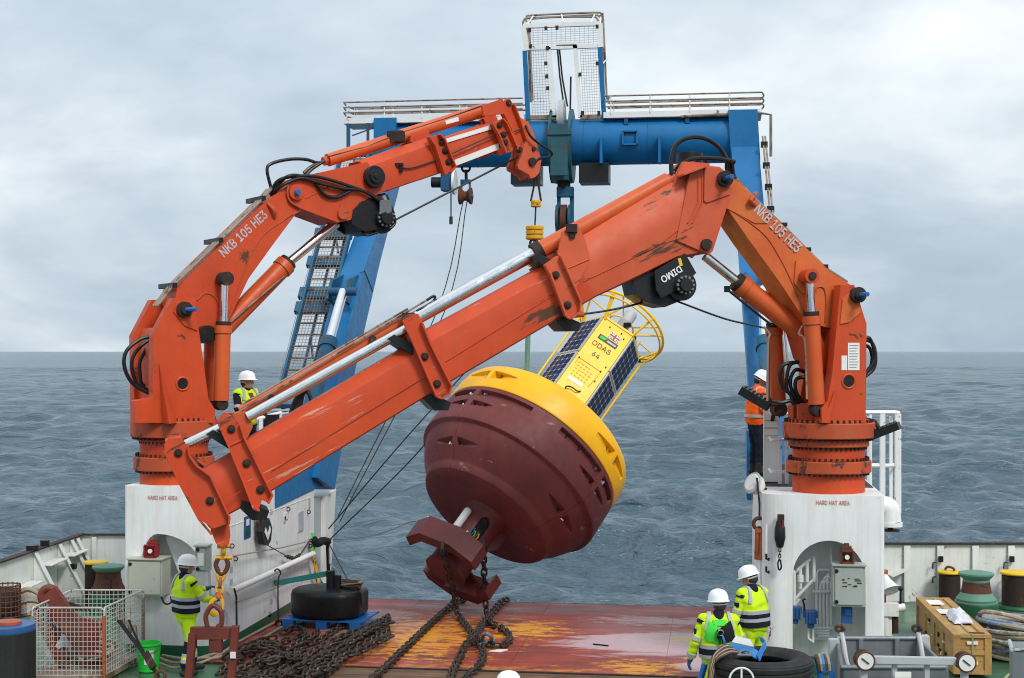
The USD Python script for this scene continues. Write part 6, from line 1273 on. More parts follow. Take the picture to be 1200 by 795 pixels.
# worker at the left deckhouse panel
p = PZ(218, 790, 0)
J = dict(el={-1: (-.27, .10, 1.18), 1: (.27, .16, 1.16)}, wr={-1: (-.12, .40, 1.24), 1: (.12, .42, 1.10)}, ft={-1: (-.15, .18, .09), 1: (.17, -.10, .09)}, kb={-1: .06, 1: .05}, hd={-1: (.3, .9, .3), 1: (.1, .95, .2)}, palm={-1: (.2, 0, -1), 1: (-1, 0, 0)})
person('worker in yellow high-visibility suit reaching to a control box, beside the lifting hook', p, yaw_view(p, -1.1), J, 'hi_vis', 'hi_vis', look=-.1, nod=.12, bands=BANDS, hands='glove_blue', H=1.80)
# two men at the tyre
p = PD(842, 412, 18.8); p[2] = 0
def harness(t, put, c):
    f = c['fat'](c['tors'], .027)
    for s_ in (-1, 1):
        a, b = (c['neck'] + V(.09 * s_, -.1, -.06)), (c['hip'] + V(.03 * s_, -.1, .2)); x, y, d = frame_of(b - a); R = np.array([x, y, d]).T
        st = f ^ m3.Manifold.cube((.05, .5, float(np.linalg.norm(b - a)) * 1.1), True).transform(np.c_[R, (a + b) / 2 - V(0, .12, 0)].tolist())
        if st.volume() > 1e-7: put('harness_strap', from_mani(st), 'strap_green' if s_ > 0 else 'dark_cloth', c['jc'], smooth=40)
    put('harness_yoke', from_mani(f ^ m3.Manifold.cube((.17, .4, .07), True).translate((0, -.25, 1.41))), 'strap_green', c['jc'], smooth=40)
    put('harness_pad', from_mani(m3.Manifold.cube((.08, .04, .11), True).translate((.0, -.225, 1.28))), 'dark_cloth', c['jc']); put('harness_ring', torus((.0, -.265, 1.30), .035, .009, (0, 1, 0), 16, 6), 'chrome', c['jc'])
    put('lanyard', tube(spline([(.02, -.26, 1.28), (.05, -.28, 1.18), (.06, -.25, 1.08), (.03, -.26, 1.0)], 4), .014, 6), 'strap_blue', c['jc'])
J = dict(el={-1: (-.30, -.03, 1.14), 1: (.30, .06, 1.15)}, wr={-1: (-.36, .06, .90), 1: (.20, .30, 1.10)}, ft={-1: (-.13, 0, .09), 1: (.13, .05, .09)})
person('worker seen from behind in yellow jacket with green harness, left of the tyre', p, yaw_view(p, .1), J, 'hi_vis', 'hi_vis', look=.45, nod=.1, bands=[(1.07, 1.12, 'reflective'), (.99, 1.07, 'navy_cloth'), (.94, .99, 'reflective')], hands='glove_blue', H=1.80, extra=harness)
p = PD(884, 412, 20.9); p[2] = 0
J = dict(el={-1: (-.30, .05, 1.13), 1: (.27, .08, 1.13)}, wr={-1: (-.24, .24, .95), 1: (.15, .28, 1.0)}, ft={-1: (-.12, 0, .09), 1: (.12, 0, .09)})
person('worker in short-sleeved yellow shirt looking left, by the right deckhouse corner', p, yaw_view(p, .75), J, 'hi_vis', 'hi_vis', look=.45, nod=.35, bands=BANDS, sleeve=0.0, H=1.80, lean=(-.06, .05))
# men on the deckhouse roofs
p = PD(289, 412, 25.6); p[2] = H_TOP + .02
def open_vest(t, put, c):
    f = c['fat'](c['tors'], .014)
    for s_ in (-1, 1): put('sleeve', skin_of([bone(c['sh'][s_] + V(.015 * s_, 0, -.02), c['el'][s_], .078, .066), bone(c['el'][s_], c['wr'][s_], .066, .053)], .03, 3), 'dark_cloth', c['jc'], smooth=True)
    put('shirt_front', from_mani(f ^ m3.Manifold.cube((.10, .3, .22), True).translate((.0, .25, 1.40))), 'red_plastic', c['jc'], smooth=40)
J = dict(el={-1: (-.28, .05, 1.14), 1: (.28, .08, 1.14)}, wr={-1: (-.14, .30, 1.06), 1: (.14, .32, 1.06)}, ft={-1: (-.12, 0, .09), 1: (.12, .03, .09)})
person('man in yellow vest over dark jacket on the roof behind the left crane', p, yaw_view(p, math.pi + .75), J, 'hi_vis', 'navy_cloth', look=.45, bands=[(1.0, 1.05, 'reflective')], hands='dark_cloth', H=1.80, extra=open_vest)
p = PD(885, 412, 25.4); p[2] = H_TOP + .02
J = dict(el={-1: (-.27, .06, 1.13), 1: (.27, .08, 1.13)}, wr={-1: (-.15, .32, 1.05), 1: (.15, .32, 1.05)}, ft={-1: (-.12, 0, .09), 1: (.12, .03, .09)})
person('man in orange jacket with white helmet looking down, behind the right crane column', p, yaw_view(p, -1.25), J, 'hi_vis_orange', 'navy_cloth', look=-.3, nod=.55, bands=[(1.0, 1.05, 'reflective')], hands='dark_cloth', H=1.82, lean=(0, .12))
p = PD(596, 412, 14.0); p[2] = 0
person('worker of whom only the white helmet shows at the bottom edge of the picture', p, yaw_view(p, 0), STD, 'hi_vis', 'hi_vis', bands=BANDS, hands='glove_blue', H=1.795)
# ---------------------------------------------------------------- fittings on the deckhouses
def Fr(px, py, o_=0.0): q = PY(px, py, Y_FR - o_); return q
def warn_text(t, px0, px1, py):
    a, b = Fr(px0, py, .004), Fr(px1, py, .004); w = b[0] - a[0]; m = text('HARD HAT AREA', .062, (0, 0, 0), (1, 0, 0), (0, 0, 1), .003); v = np.array(m.vertices); v[:, 0] *= w / v[:, 0].max()
    t.part('lettering', trimesh.Trimesh(v + a, m.faces, process=False), 'red_lettering', smooth=False)
warn_text(hl, 173, 208, 585.5); warn_text(hr, 956, 996, 591.5)
def cabinet(name, label, x0, y0, x1, y1, back, depth, mt, extra=()):
    a, b = PY(x0, y1, back), PY(x1, y0, back); c = (a + b) / 2
    t = Thing(name, label, 'cabinet', (c[0], back, a[2]))
    t.part('body', boxe(V(a[0], back, a[2]), V(b[0], back - depth, b[2])), mt)
    t.part('door', boxe(V(a[0] + .03, back - depth, a[2] + .03), V(b[0] - .03, back - depth - .02, b[2] - .03)), mt)
    for f in (.12, .88): t.part('hinge', cyl(V(a[0] + .05, back - depth - .03, a[2] + (b[2] - a[2]) * f), V(a[0] + .05, back - depth - .015, a[2] + (b[2] - a[2]) * f), .03, n=10), 'black_steel')
    t.part('cover_lip', boxe(V(a[0] - .015, back + .0, b[2]), V(b[0] + .015, back - depth - .04, b[2] + .025)), mt)
    return t, a, b
def beacon(name, label, px, py, y, s_, mt):
    c = PY(px, py, y); t = Thing(name, label, 'alarm lamp', c)
    t.part('housing', box(c, (.26 * s_, .2 * s_, .30 * s_)), mt); t.part('cap', cat([box(c + V(0, 0, .18 * s_), (.2 * s_, .16 * s_, .06 * s_)), box(c + V(0, 0, .24 * s_), (.1 * s_, .1 * s_, .06 * s_))]), mt)
    t.part('bezel', cat([bar(c + V(a, -.115, b), c + V(a2, -.115, b2), .03, .04, (0, 1, 0)) for a, b, a2, b2 in ((-.09, -.09, .09, -.09), (-.09, .09, .09, .09), (-.09, -.09, -.09, .09), (.09, -.09, .09, .09))]), mt)
    t.part('lens', cyl(c + V(0, -.10, 0), c + V(0, -.125, 0), .035, n=20), 'sticker_white'); return t
cab, a, b = cabinet('electrical_cabinet', 'pale cabinet with flaking paint in the left deckhouse recess behind the worker', 160, 653, 200, 694, Y_FR + .12, .36, 'cabinet')
cab.part('cable', tube(spline([V((a[0] + b[0]) / 2 + .25, Y_FR - .2, a[2]), V((a[0] + b[0]) / 2 + .32, Y_FR - .2, a[2] - .12), V((a[0] + b[0]) / 2 + .42, Y_FR - .2, a[2] - .1), V((a[0] + b[0]) / 2 + .42, Y_FR - .2, a[2])], 5), .015, 6), 'hose')
beacon('alarm_lamp', 'red square alarm lamp on top of the pale left cabinet', 179, 645, Y_FR - .1, .66, 'red_plastic')
hl.part('recess_web', extr3(V(Fr(187, 630)[0], Y_FR + .3, Fr(200, 690)[2]), V(1, 0, 0), UP, [(0, .75), (.04, .95), (.3, .86), (.62, .45), (.62, 0), (.30, 0)], .02), 'white_paint')
cb2, a, b = cabinet('control_box', 'grey control box with a white label that the left worker reaches to', 234, 639, 248, 668, Y_FR - .1, .2, 'cabinet_grey'); cb2.part('label', boxe(V(a[0] + .05, Y_FR - .33, a[2] + .1), V(b[0] - .05, Y_FR - .325, b[2] - .1)), 'sticker_white')
hoses(cb2, 'hose', [[V(b[0], Y_FR - .2, a[2]), V(b[0] + .05, Y_FR - .25, a[2] - .4), V(b[0] + .25, Y_FR - .1, a[2] - .7), V(b[0] + .2, Y_FR - .1, a[2] - 1.1)]], .02, 'grey_light')
cab, a, b = cabinet('electrical_cabinet', 'grey-green cabinet in the right deckhouse recess above the small blue box', 974, 660, 1011, 706, Y_FR + .10, .36, 'cabinet_grey')
for k in range(10): q = V(a[0] + .14 + .28 * rnd.random(), Y_FR - .285, b[2] - .18 - .12 * rnd.random()); cab.part('scuff', box(q, (.03 + .06 * rnd.random(), .004, .008 + .01 * rnd.random())), 'rust_dark')
beacon('alarm_lamp', 'brown square alarm lamp on top of the grey-green right cabinet', 992, 652, Y_FR - .1, .72, 'rust')
q0, q1 = Fr(985.5, 729), Fr(998, 706)
jb_ = Thing('junction_box', 'small blue box with pale markings below the grey-green cabinet', 'box', q0); jb_.part('body', boxe(q0 + V(0, -.02, 0), q1 + V(0, -.12, 0)), 'lamp_blue')
for f in (.25, .6): jb_.part('marking', boxe(V(q0[0] + .05, Y_FR - .125, q0[2] + .1 + f * .12), V(q0[0] + .14, Y_FR - .122, q0[2] + .14 + f * .12)), 'strap_blue')
# pipes in the right recess
YR = Y_FR + .45; R_ = lambda px, py, y=YR: PY(px, py, y)
pw = Thing('pipe_work', 'white pipes running up inside the right deckhouse recess beside the cabinet', 'pipes', R_(950, 720))
for k in range(5):
    x = 957 + 4.2 * k; top = (668, 682, 676, 672, 678)[k]
    pw.part('pipe', tube([R_(x, 745 - 3 * k), R_(x, top + 4), R_(x + 2, top), R_(972, top)], .022, 7), 'rail_white')
for py in (693, 748, 736): pw.part('pipe_clamp', bar(R_(952, py, YR - .04), R_(976, py, YR - .04), .03, .04), 'rail_white')
for k in range(4): pw.part('pipe', tube([R_(952 + 2 * k, 736 + 3.2 * k, YR - .08), R_(972, 736 + 3.2 * k, YR - .08)], .02, 7), 'rail_white')
for a_, b_ in (((930, 672), (950, 655)), ((932, 702), (953, 680)), ((937, 702), (930, 712)), ((954, 652), (954, 682)), ((946, 658), (946, 682)), ((938, 665), (938, 690)), ((930, 668), (930, 712))): pw.part('ladder_bar', cyl(R_(*a_, YR - .1), R_(*b_, YR - .1), .026, n=8), 'rail_white')
pw.part('valve', cyl(R_(938, 674, YR - .1), R_(938, 682, YR - .1), .05, n=12), 'rail_white'); pw.part('partition', boxe(R_(972, 640, Y_FR + .5), R_(974.5, 660, Y_FR + .2)), 'white_paint')
def blue_lamp(label, px, py, st_):
    c = PY(px, py, Y_FR + .15); t = Thing('bulkhead_lamp', label, 'lamp', c)
    t.part('body', cat([box(c, (.17, .16, .19)), box(c + V(0, 0, .04), (.21, .14, .09))]), 'lamp_blue'); t.part('neck', cat([cyl(c - V(0, 0, .1), c - V(0, 0, .17), .05, n=12)]), 'lamp_blue')
    for k in range(4): t.part('fin', box(c + V(-.075 + .05 * k, -.085, 0), (.015, .03, .16)), 'lamp_blue')
    if st_ > 0: t.part('stem', cyl(c + V(0, .1, .09), c + V(0, .1, .09 + st_), .02, n=8), 'rail_white')
    return t, c
t, c = blue_lamp('left of two blue fittings in the right deckhouse recess, hung below a white pipe', 931.5, 718, .5)
t, c = blue_lamp('right of two blue fittings in the right deckhouse recess, beside a black hook', 950, 723, 0)
t.part('pipe', tube([c - V(.03, -.05, .1), c - V(.03, -.05, .34), c - V(-.05, -.05, .40)], .018, 6), 'rail_white'); t.part('pipe', tube([c - V(-.04, -.05, .1), c - V(-.04, -.05, .38)], .018, 6), 'rail_white')
t.part('hook_rod', tube(spline([c + V(-.1, -.05, -.0), c + V(-.1, -.05, .18), c + V(-.12, -.05, .26), c + V(-.08, -.05, .28)], 4), .015, 6), 'black_steel')
# hung on the right house: turnbuckle, snatch block, hooks
q = PY(889, 640, Y_FR + .4); tk = Thing('turnbuckle', 'rusty orange turnbuckle hanging on the left edge of the right deckhouse', 'turnbuckle', q)
Tq = lambda px, py: PY(px, py, Y_FR + .25)
tk.part('shackle', torus(Tq(890, 614), .09, .03, (0, 1, 0), 18, 8), 'rust'); tk.part('body', cat([cyl(Tq(887.5, 622), Tq(886.5, 652), .035, n=10), cyl(Tq(892, 622), Tq(891.5, 652), .035, n=10), box(Tq(889.7, 622), (.13, .08, .07)), box(Tq(889, 653), (.13, .08, .07))]), 'orange_rust'); tk.part('screw', cyl(Tq(889.7, 617), Tq(889.4, 648), .026, n=8), 'rust_dark'); tk.part('wire', tube([Tq(890, 610), Tq(890, 590), Tq(887, 560)], .016, 6), 'cable')
tk.part('lower_wire', tube([Tq(889, 655), Tq(890, 690), Tq(891.5, 720)], .03, 6), 'rail_white')
sb_ = Thing('snatch_block', 'slim black block with a small chain hanging on the right deckhouse front', 'pulley block', Fr(914, 620))
Sq = lambda px, py: Fr(px, py, .10)
sb_.part('cheek', lathe([(0, .0), (.05, .02), (.085, .16), (.08, .30), (.05, .42), (.0, .45)], 20, Sq(914, 643)), 'black_steel'); sb_.part('head', cat([box(Sq(915, 607), (.1, .1, .1)), cyl(Sq(911, 605), Sq(919, 605), .02, n=8)]), 'rust_dark'); sb_.part('tag', box(Sq(917.5, 614) - V(0, .06, 0), (.03, .02, .12)), 'red_plastic')
chain_parts(sb_, [Sq(914, 643), Sq(913.5, 655)], .045, .008, .016, 'chain_steel'); sb_.part('snap_hook', tube(spline([Sq(913.5, 655), Sq(911.5, 661), Sq(913, 668), Sq(915.5, 665), Sq(914.5, 656)], 5), .014, 6), 'black_steel')
for px, py in ((898, 655), (898, 670)): q = PX(px, py, X_IN_R + .16); hr.part('wall_hook', tube([PY(px, py - 6, Y_FR - .03), PY(px, py, Y_FR - .03), PY(px + 3, py + 1.5, Y_FR - .06), PY(px + 3, py - 1, Y_FR - .06)], .018, 6), 'black_steel')
hr.part('flat_bar', boxe(Fr(897, 652, .03), Fr(899, 615, -.01)), 'white_paint')
# ---- right roof: rails, lights, side platform, vent
railing(hr, [(0.75, 26.6), (0.75, 28.1), (2.4, 28.1)], H_TOP, 1.0)
for zz in (516, 553): hr.part('grab_handle', tube([PY(924, zz, 23.4), PY(903, zz, 23.2), PY(901, zz - 4, 23.2)], .022, 8), 'rail_white')
hr.part('roof_locker', boxe(PY(895, 565, 24.3), PY(912, 480, 24.6)), 'white_old'); hr.part('locker_ladder', cat([bar(PY(914, 567, 24.0), PY(914, 512, 24.0), .06, .06), bar(PY(922, 567, 24.0), PY(922, 505, 24.0), .06, .06)]), 'rail_white')
for k in range(3): hr.part('drawer_front', boxe(PY(896, 492 + 9 * k, 24.3) - V(0, .03, 0), PY(911, 485 + 9 * k, 24.3)), 'white_old')
def floodlight(label, pts, c, d, s_=1.0):
    t = Thing('floodlight', label, 'floodlight', c); t.part('arm', tube(pts, .035, 8), 'rust_dark'); x, y, z = frame_of(d)
    for k in (-.5, .5): t.part('lamp_head', cat([bar(c + x * k * .22 * s_ - z * .3 * s_, c + x * k * .22 * s_ + z * .3 * s_, .20 * s_, .16 * s_, y)] + [bar(c + x * k * .22 * s_ + z * (.08 * i - .24) * s_ + y * .08 * s_, c + x * k * .22 * s_ + z * (.08 * i - .24) * s_ + y * .12 * s_, .2 * s_, .02 * s_, z) for i in range(7)]), 'black_steel')
    return t
c = PY(885, 467, 23.0); floodlight('black twin floodlight angled down on a white post left of the right crane', [c + V(.1, .1, -.05), c + V(.4, .5, .05), PY(905, 492, 24.3)], c, V(.75, -.1, -.45), .85)
c = PY(1038, 505, 23.0); floodlight('black twin floodlight on a rusty arm right of the right crane', [PY(1016, 492, 23.6), PY(1025, 494, 23.3), PY(1030, 502, 23.1), c], c, V(.8, -.2, .35), .75)
c = PY(885, 568, 22.9); rl = Thing('round_lamp', 'small round white lamp on the upper left corner of the right deckhouse', 'lamp', c)
rl.part('bowl', lathe([(0, -.12), (.10, -.12), (.15, -.05), (.16, .06), (.13, .1), (0, .1)], 28, c, (-.6, -.5, .35)), 'white_old'); rl.part('rim', torus(c + unit(V(-.6, -.5, .35)) * .06, .16, .02, (-.6, -.5, .35), 28, 6), 'grey_light'); rl.part('bracket', bar(c, PY(897, 574, 23.2), .05, .05), 'rust_dark')
sp = Thing('side_ladder', 'white caged ladder rails outboard of the right crane column', 'ladder', PD(1040, 600, 26.5))
D_ = 26.2; Z_ = lambda px, py, d=D_: PD(px, py, d)
for px, w in ((1020, .05), (1034, .09), (1051.5, .09), (1055, .03)): sp.part('upright', bar(Z_(px, 485), Z_(px, 602), w, w * .8, FWD), 'rail_white')
for px in (1018, 1044): sp.part('upright', bar(Z_(px, 488, 27.4), Z_(px, 600, 27.4), .06, .05, FWD), 'rail_white')
for py in (484, 546, 602): sp.part('hoop', tube([Z_(1014, py), Z_(1053, py), Z_(1050, py - 1, 27.5), Z_(1012, py - 1, 27.5)], .035, 8), 'rail_white')
sp.part('standoff', bar(Z_(1014, 546), V(2.5, 25.5, Z_(1014, 546)[2]), .06, .06), 'rail_white'); sp.part('standoff', bar(Z_(1016, 596), V(2.5, 25.5, Z_(1014, 596)[2]), .06, .06), 'rail_white')
vt = Thing('gooseneck_vent', 'white gooseneck vent beside the right deckhouse above the bulwark', 'vent', PD(1040, 620, 26))
q = lambda px, py: PD(px, py, 25.6)
vt.part('neck', tube(spline([V(2.4, q(1030, 600)[1], q(1030, 596)[2]), q(1032, 594), q(1041, 597), q(1043.5, 612)], 6), .19, 16), 'white_paint'); vt.part('rim', cyl(q(1043.5, 612), q(1043.5, 617), .21, n=24), 'white_old'); vt.part('flap', cat([cyl(q(1043.5, 618), q(1043.5, 621), .05, n=10), cyl(q(1043.5, 621), q(1043.5, 622.5), .16, n=20)]), 'rust_dark')
# pumps and valves at the right house's outer foot
pu = Thing('valve_stand', 'white valve stand with a black handle beside the right deckhouse foot', 'valve', PZ(1042, 745, 0))
q = lambda px, py: PD(px, py, 24.6)
pu.part('body', cat([box(q(1043, 714), (.26, .2, .22)), cyl(q(1036, 714), q(1060, 712), .07, n=14), cyl(q(1043, 714), q(1043, 748), .05, n=12), cyl(q(1038, 722), q(1038, 748), .07, n=12)]), 'white_old'); pu.part('handle', cat([cyl(q(1048, 714), q(1048, 742), .07, n=12)]), 'rust_dark'); pu.part('lever', tube([q(1055, 712), q(1055.5, 692)], .02, 8), 'black_steel'); pu.part('knob', from_mani(sph(q(1055.5, 690), .045, 10)), 'black_steel'); pu.part('tag', box(q(1036, 704), (.06, .04, .22)), 'red_plastic')
bw_ = Thing('horn_bell', 'tan bell-shaped horn fixed at the outer side of the right deckhouse', 'horn', PD(1038, 684, 25.0)); bw_.part('bell', lathe([(0, -.02), (.05, 0), (.08, .15), (.15, .3), (.19, .34), (.17, .34), (.06, .14), (0, .1)], 24, PD(1035, 672, 25), (.3, -.5, -.8)), 'white_old'); bw_.part('driver', cyl(PD(1035, 668, 25), PD(1035, 676, 25), .08, n=16), 'orange_rust')
# ---------------------------------------------------------------- capstans and bollards
def capstan(name, label, px, base_py, rust_, dz=0.0):
    c = PZ(px, base_py, 0) + UP * dz; t = Thing(name, label, 'capstan', c); d = (c - EYE) @ FWD; h = lambda py: 4.9 + (412 - py) / 1700 * d
    t.part('plinth', lathe([(0, -dz), (.37, -dz), (.37, .5), (.35, .53), (0, .53)], 40, c), 'green_paint')
    t.part('base_plate', lathe([(0, .53), (.36, .53), (.36, .56), (0, .56)], 40, c), 'green_faded')
    t.part('drum', lathe([(0, .56), (.33, .56), (.34, .60), (.29, .66), (.24, .76), (.225, .88), (.23, .96), (0, .96)], 40, c), rust_[0])
    t.part('barrel_wear', lathe([(.20, .70), (.267, .70), (.237, .82), (.229, .90), (.20, .90)], 40, c), rust_[1])
    t.part('cap', lathe([(0, 1.08), (.18, 1.075), (.30, 1.05), (.30, 1.02), (.25, .96), (0, .96)][::-1], 40, c), rust_[2])
    return t, c
cpr, c = capstan('capstan', 'green capstan with pale rust-banded drum beside the wooden crate', 1144, 742, ('green_faded', 'rust', 'green_faded'))
cpl, c = capstan('capstan', 'capstan with rust brown drum and green cap behind the wire cage', 127, 716, ('rust', 'rust', 'green_faded'), -.20)
cpl.part('pin', cyl(c + V(.2, -.35, .55), c + V(.2, -.35, .85), .015, n=6), 'rust_dark')
def bitt(label, px, py, r, h):
    c = PZ(px, py, 0); t = Thing('bollard', label, 'bollard', c); t.part('post', lathe([(0, 0), (r, 0), (r, h - .02), (0, h - .02)], 36, c), 'rust_dark'); t.part('cap', lathe([(0, h - .02), (r + .03, h - .02), (r + .04, h), (r + .03, h + .025), (0, h + .03)], 36, c), 'yellow_paint'); t.part('foot', lathe([(0, 0), (r + .12, 0), (r + .1, .05), (0, .05)], 36, c), 'green_paint'); return t, c
t, c = bitt('brown bollard with yellow cap just left of the green capstan', 1113, 709, .20, .63); t.part('cap_shackle', tube(spline([c + V(-.1, -.05, .68), c + V(-.05, -.05, .74), c + V(.05, -.05, .72), c + V(.08, -.05, .67)], 4), .025, 6), 'rust')
bitt('brown bollard with yellow cap at the right edge of the picture', 1191, 712, .27, .66)
bitt('brown bollard with yellow cap half hidden by the rusty left capstan', 112, 712, .20, .86)
# ---------------------------------------------------------------- wooden crate
NR_, NL_ = PZ(1161, 746, .62), PZ(1118, 746, .62); FL_, FR_ = PZ(1077, 702, .62), PZ(1109, 702, .62)
cr = Thing('wooden_crate', 'long wooden crate with plastic-wrapped papers on its lid, beside the green capstan', 'crate', (NL_ + FR_) / 2 - UP * .62)
ax_ = unit((FL_ + FR_) / 2 - (NL_ + NR_) / 2); wx = unit(np.cross(ax_, UP)); Lc = np.linalg.norm((FL_ + FR_) / 2 - (NL_ + NR_) / 2); Wc = .56; o0 = (NL_ + NR_) / 2 - UP * .62
def cb(x0, x1, y0, y1, z0, z1): return hexa([o0 + wx * x + ax_ * y_ + UP * z0 for x, y_ in ((x0, y0), (x1, y0), (x1, y1), (x0, y1))], [o0 + wx * x + ax_ * y_ + UP * z1 for x, y_ in ((x0, y0), (x1, y0), (x1, y1), (x0, y1))])
h_ = Wc / 2
for k in range(3): cr.part('side_board', cb(-h_ + .02, -h_ + .045, .03, Lc - .03, .06 + .18 * k, .235 + .18 * k), 'crate_wood_pale'); cr.part('side_board', cb(h_ - .045, h_ - .02, .03, Lc - .03, .06 + .18 * k, .235 + .18 * k), 'crate_wood')
for k in range(5): y0 = (Lc - .12) * k / 4; cr.part('side_batten', cb(-h_, -h_ + .02, y0, y0 + .12, .05, .60), 'crate_wood'); cr.part('side_batten', cb(h_ - .02, h_, y0, y0 + .12, .05, .60), 'crate_wood')
for z0 in (.05, .53): cr.part('side_rail', cb(-h_ - .002, -h_ + .018, .122, Lc - .122, z0, z0 + .08), 'crate_wood')
for k in range(3): cr.part('end_board', cb(-h_ + .10, h_ - .10, .012, .03, .06 + .18 * k, .235 + .18 * k), 'crate_wood')
for sx in (-1, 1): cr.part('end_batten', cb(sx * h_ - (.10 if sx > 0 else 0), sx * h_ + (.10 if sx < 0 else 0), -.012, .012, .05, .60), 'crate_wood')
for z0 in (.34, .05): cr.part('end_rail', cb(-h_ + .102, h_ - .102, -.008, .012, z0, z0 + .07), 'crate_wood')
for k in range(4): cr.part('lid_board', cb(-h_ + .14 * k + .002, -h_ + .14 * k + .137, -.02, Lc + .02, .602, .62 + .003 * (k % 2)), 'crate_wood_pale')
for sx in (-1, 1): cr.part('lid_rail', cb(sx * (h_ - .06) - .06, sx * (h_ - .06) + .06, -.015, Lc + .015, .624, .645), 'crate_wood')
for y0 in (0.0, Lc - .12): cr.part('lid_batten', cb(-h_ + .122, h_ - .122, y0, y0 + .12, .624, .644), 'crate_wood')
for z0 in (.1, .4): cr.part('label', cb(-.08, .08, -.016, -.0125, z0 + .1, z0 + .15), 'sticker_white')
for k in range(14): y0, z0 = rnd.uniform(.2, Lc - .2), rnd.uniform(.12, .5); cr.part('stencil', cb(-h_ - .005, -h_ + .0195, y0, y0 + rnd.uniform(.04, .12), z0, z0 + rnd.uniform(.02, .07)), 'rust_dark' if k % 3 else 'sticker_white')
for f in (.02, .05): cr.part('skid', cb(-h_ + .05, h_ - .05, Lc * (f * 15 - .2) if f > .03 else .3, (Lc * (f * 15 - .2) if f > .03 else .3) + .1, 0, .05), 'crate_wood')
for x in (-.02, .09): cr.part('wire_clip', cb(x, x + .11, .09, .14, .646, .66), 'rust')
cr.part('rope_handle', tube(spline([o0 + wx * (h_ + .01) + ax_ * .3 + UP * .45, o0 + wx * (h_ + .05) + ax_ * .3 + UP * .25, o0 + wx * (h_ + .01) + ax_ * .12 + UP * .12], 5), .016, 6), 'rope_light')
cr.part('strapping', cat([cb(-.012, .012, -.02, -.0165, .05, .645), cb(-.012, .012, -.02, Lc, .646, .649)]), 'rope_light')
for nm, lab, x0, y0, w, l, a in (('paper_sheet', 'white paper sheet on the crate lid nearest the far end', -.18, Lc - .75, .24, .45, .1), ('paper_sheet', 'white paper sheet lying mid-lid on the crate', -.16, Lc - 1.6, .24, .4, -.2)):
    single(nm, cb(x0, x0 + w, y0, y0 + l, .648, .653), 'paper', lab, 'paper')
w_ = hull([(0, 0, 0)] + [(x, y_, 0) for x in (-.15, .15) for y_ in (-.4, .4)] + [(x, y_, .09) for x in (-.1, .1) for y_ in (-.3, .3)] + [(0, 0, .13)]).refine_to_length(.03); w_ = from_mani(w_); v = np.array(w_.vertices)
v[:, 2] *= .5 + 1.1 * meshkit.noise(v * 16, 4); v[:, :2] *= (.85 + .3 * meshkit.noise(v * 12, 5))[:, None]
single('plastic_bag', trimesh.Trimesh(o0 + np.outer(v[:, 0] + .05, wx) + np.outer(v[:, 1] + 1.25, ax_) + np.outer(v[:, 2] + .648, UP), w_.faces, process=False), 'plastic_wrap', 'crumpled clear plastic bag on the crate lid', 'bag')
# ---------------------------------------------------------------- rope coil at the right edge
rc_c = PZ(1192, 768, 0)
rp = Thing('rope_coil', 'big coil of mixed blue, white and brown rope at the right edge', 'rope', rc_c); r3 = np.random.default_rng(11)
for k in range(30):
    R = .30 + .42 * r3.random(); z0 = .06 + .52 * (k / 30) * (1 - .35 * abs(R - .5)); tl = V(r3.normal(0, .16), r3.normal(0, .16), 1); x, y, _ = frame_of(tl); of = V(r3.normal(0, .05), r3.normal(0, .05), z0)
    an = np.linspace(0, 2 * math.pi, 30); ph = r3.random() * 6; wob = 1 + .06 * np.sin(3 * an + ph)
    rp.part('strand', tube(rc_c + of + np.outer(np.cos(an) * wob * R, x) + np.outer(np.sin(an) * wob * R, y), .036, 7), ('rope_mixed', 'rope_blue', 'rope_rust', 'rope_light')[k % 4])
gb = Thing('grey_bin', 'grey metal box corner at the lower right edge of the picture', 'box', PD(1195, 800, 19.5))
q = PD(1197, 752, 19.6); gb.part('wall', hexa([PD(1183, 752, 20.2), PD(1212, 752, 20.2), PD(1212, 850, 20.2), PD(1183, 850, 20.2)], [PD(1186, 762, 18.9), PD(1216, 762, 18.9), PD(1216, 860, 18.9), PD(1186, 860, 18.9)]), 'grey_steel'); gb.part('rim', tube([PD(1183, 751.5, 20.2), PD(1186, 761.5, 18.9), PD(1214, 761.5, 18.9)], .03, 6), 'grey_light')
single('deck_rope', tube(spline([PZ(1168, 815, .02), PZ(1178, 795, .03), PZ(1192, 786, .03), PZ(1215, 778, .03)], 6), .022, 7), 'rope_light', 'thin tan rope lying on the deck at the lower right corner', 'rope')
# ---------------------------------------------------------------- grey skip with dial discs
sk = Thing('steel_skip', 'open grey steel skip in front of the right deckhouse', 'skip', PD(1028, 830, 18.6)); A_ = lambda px, py, d: PD(px, py, d)
bl0, bl1, fl0, fl1 = A_(980, 748, 19.6), A_(1074, 748, 19.6), A_(985, 782, 18.2), A_(1108, 782, 18.2)
dn = lambda p, h: p - UP * h
sk.part('back_wall', hexa([bl0, bl1, bl1 + FWD * .04, bl0 + FWD * .04], [dn(p, .9) for p in (bl0, bl1, bl1 + FWD * .04, bl0 + FWD * .04)]), 'grey_steel')
sk.part('front_wall', hexa([fl0, fl1, fl1 + FWD * .04, fl0 + FWD * .04], [dn(p, .8) for p in (fl0, fl1, fl1 + FWD * .04, fl0 + FWD * .04)]), 'grey_steel')
for p, q in ((bl0, fl0), (bl1, fl1)): sk.part('side_wall', hexa([p, q, q + RGT * .04, p + RGT * .04], [dn(x, .85) for x in (p, q, q + RGT * .04, p + RGT * .04)]), 'grey_steel')
sk.part('floor', hexa([dn(x, .84) for x in (bl0, bl1, fl1, fl0)], [dn(x, .88) for x in (bl0, bl1, fl1, fl0)]), 'grey_steel'); sk.part('rim', tube([bl0, bl1], .03, 8), 'grey_steel'); sk.part('rim', tube([fl0, fl1], .03, 8), 'grey_steel')
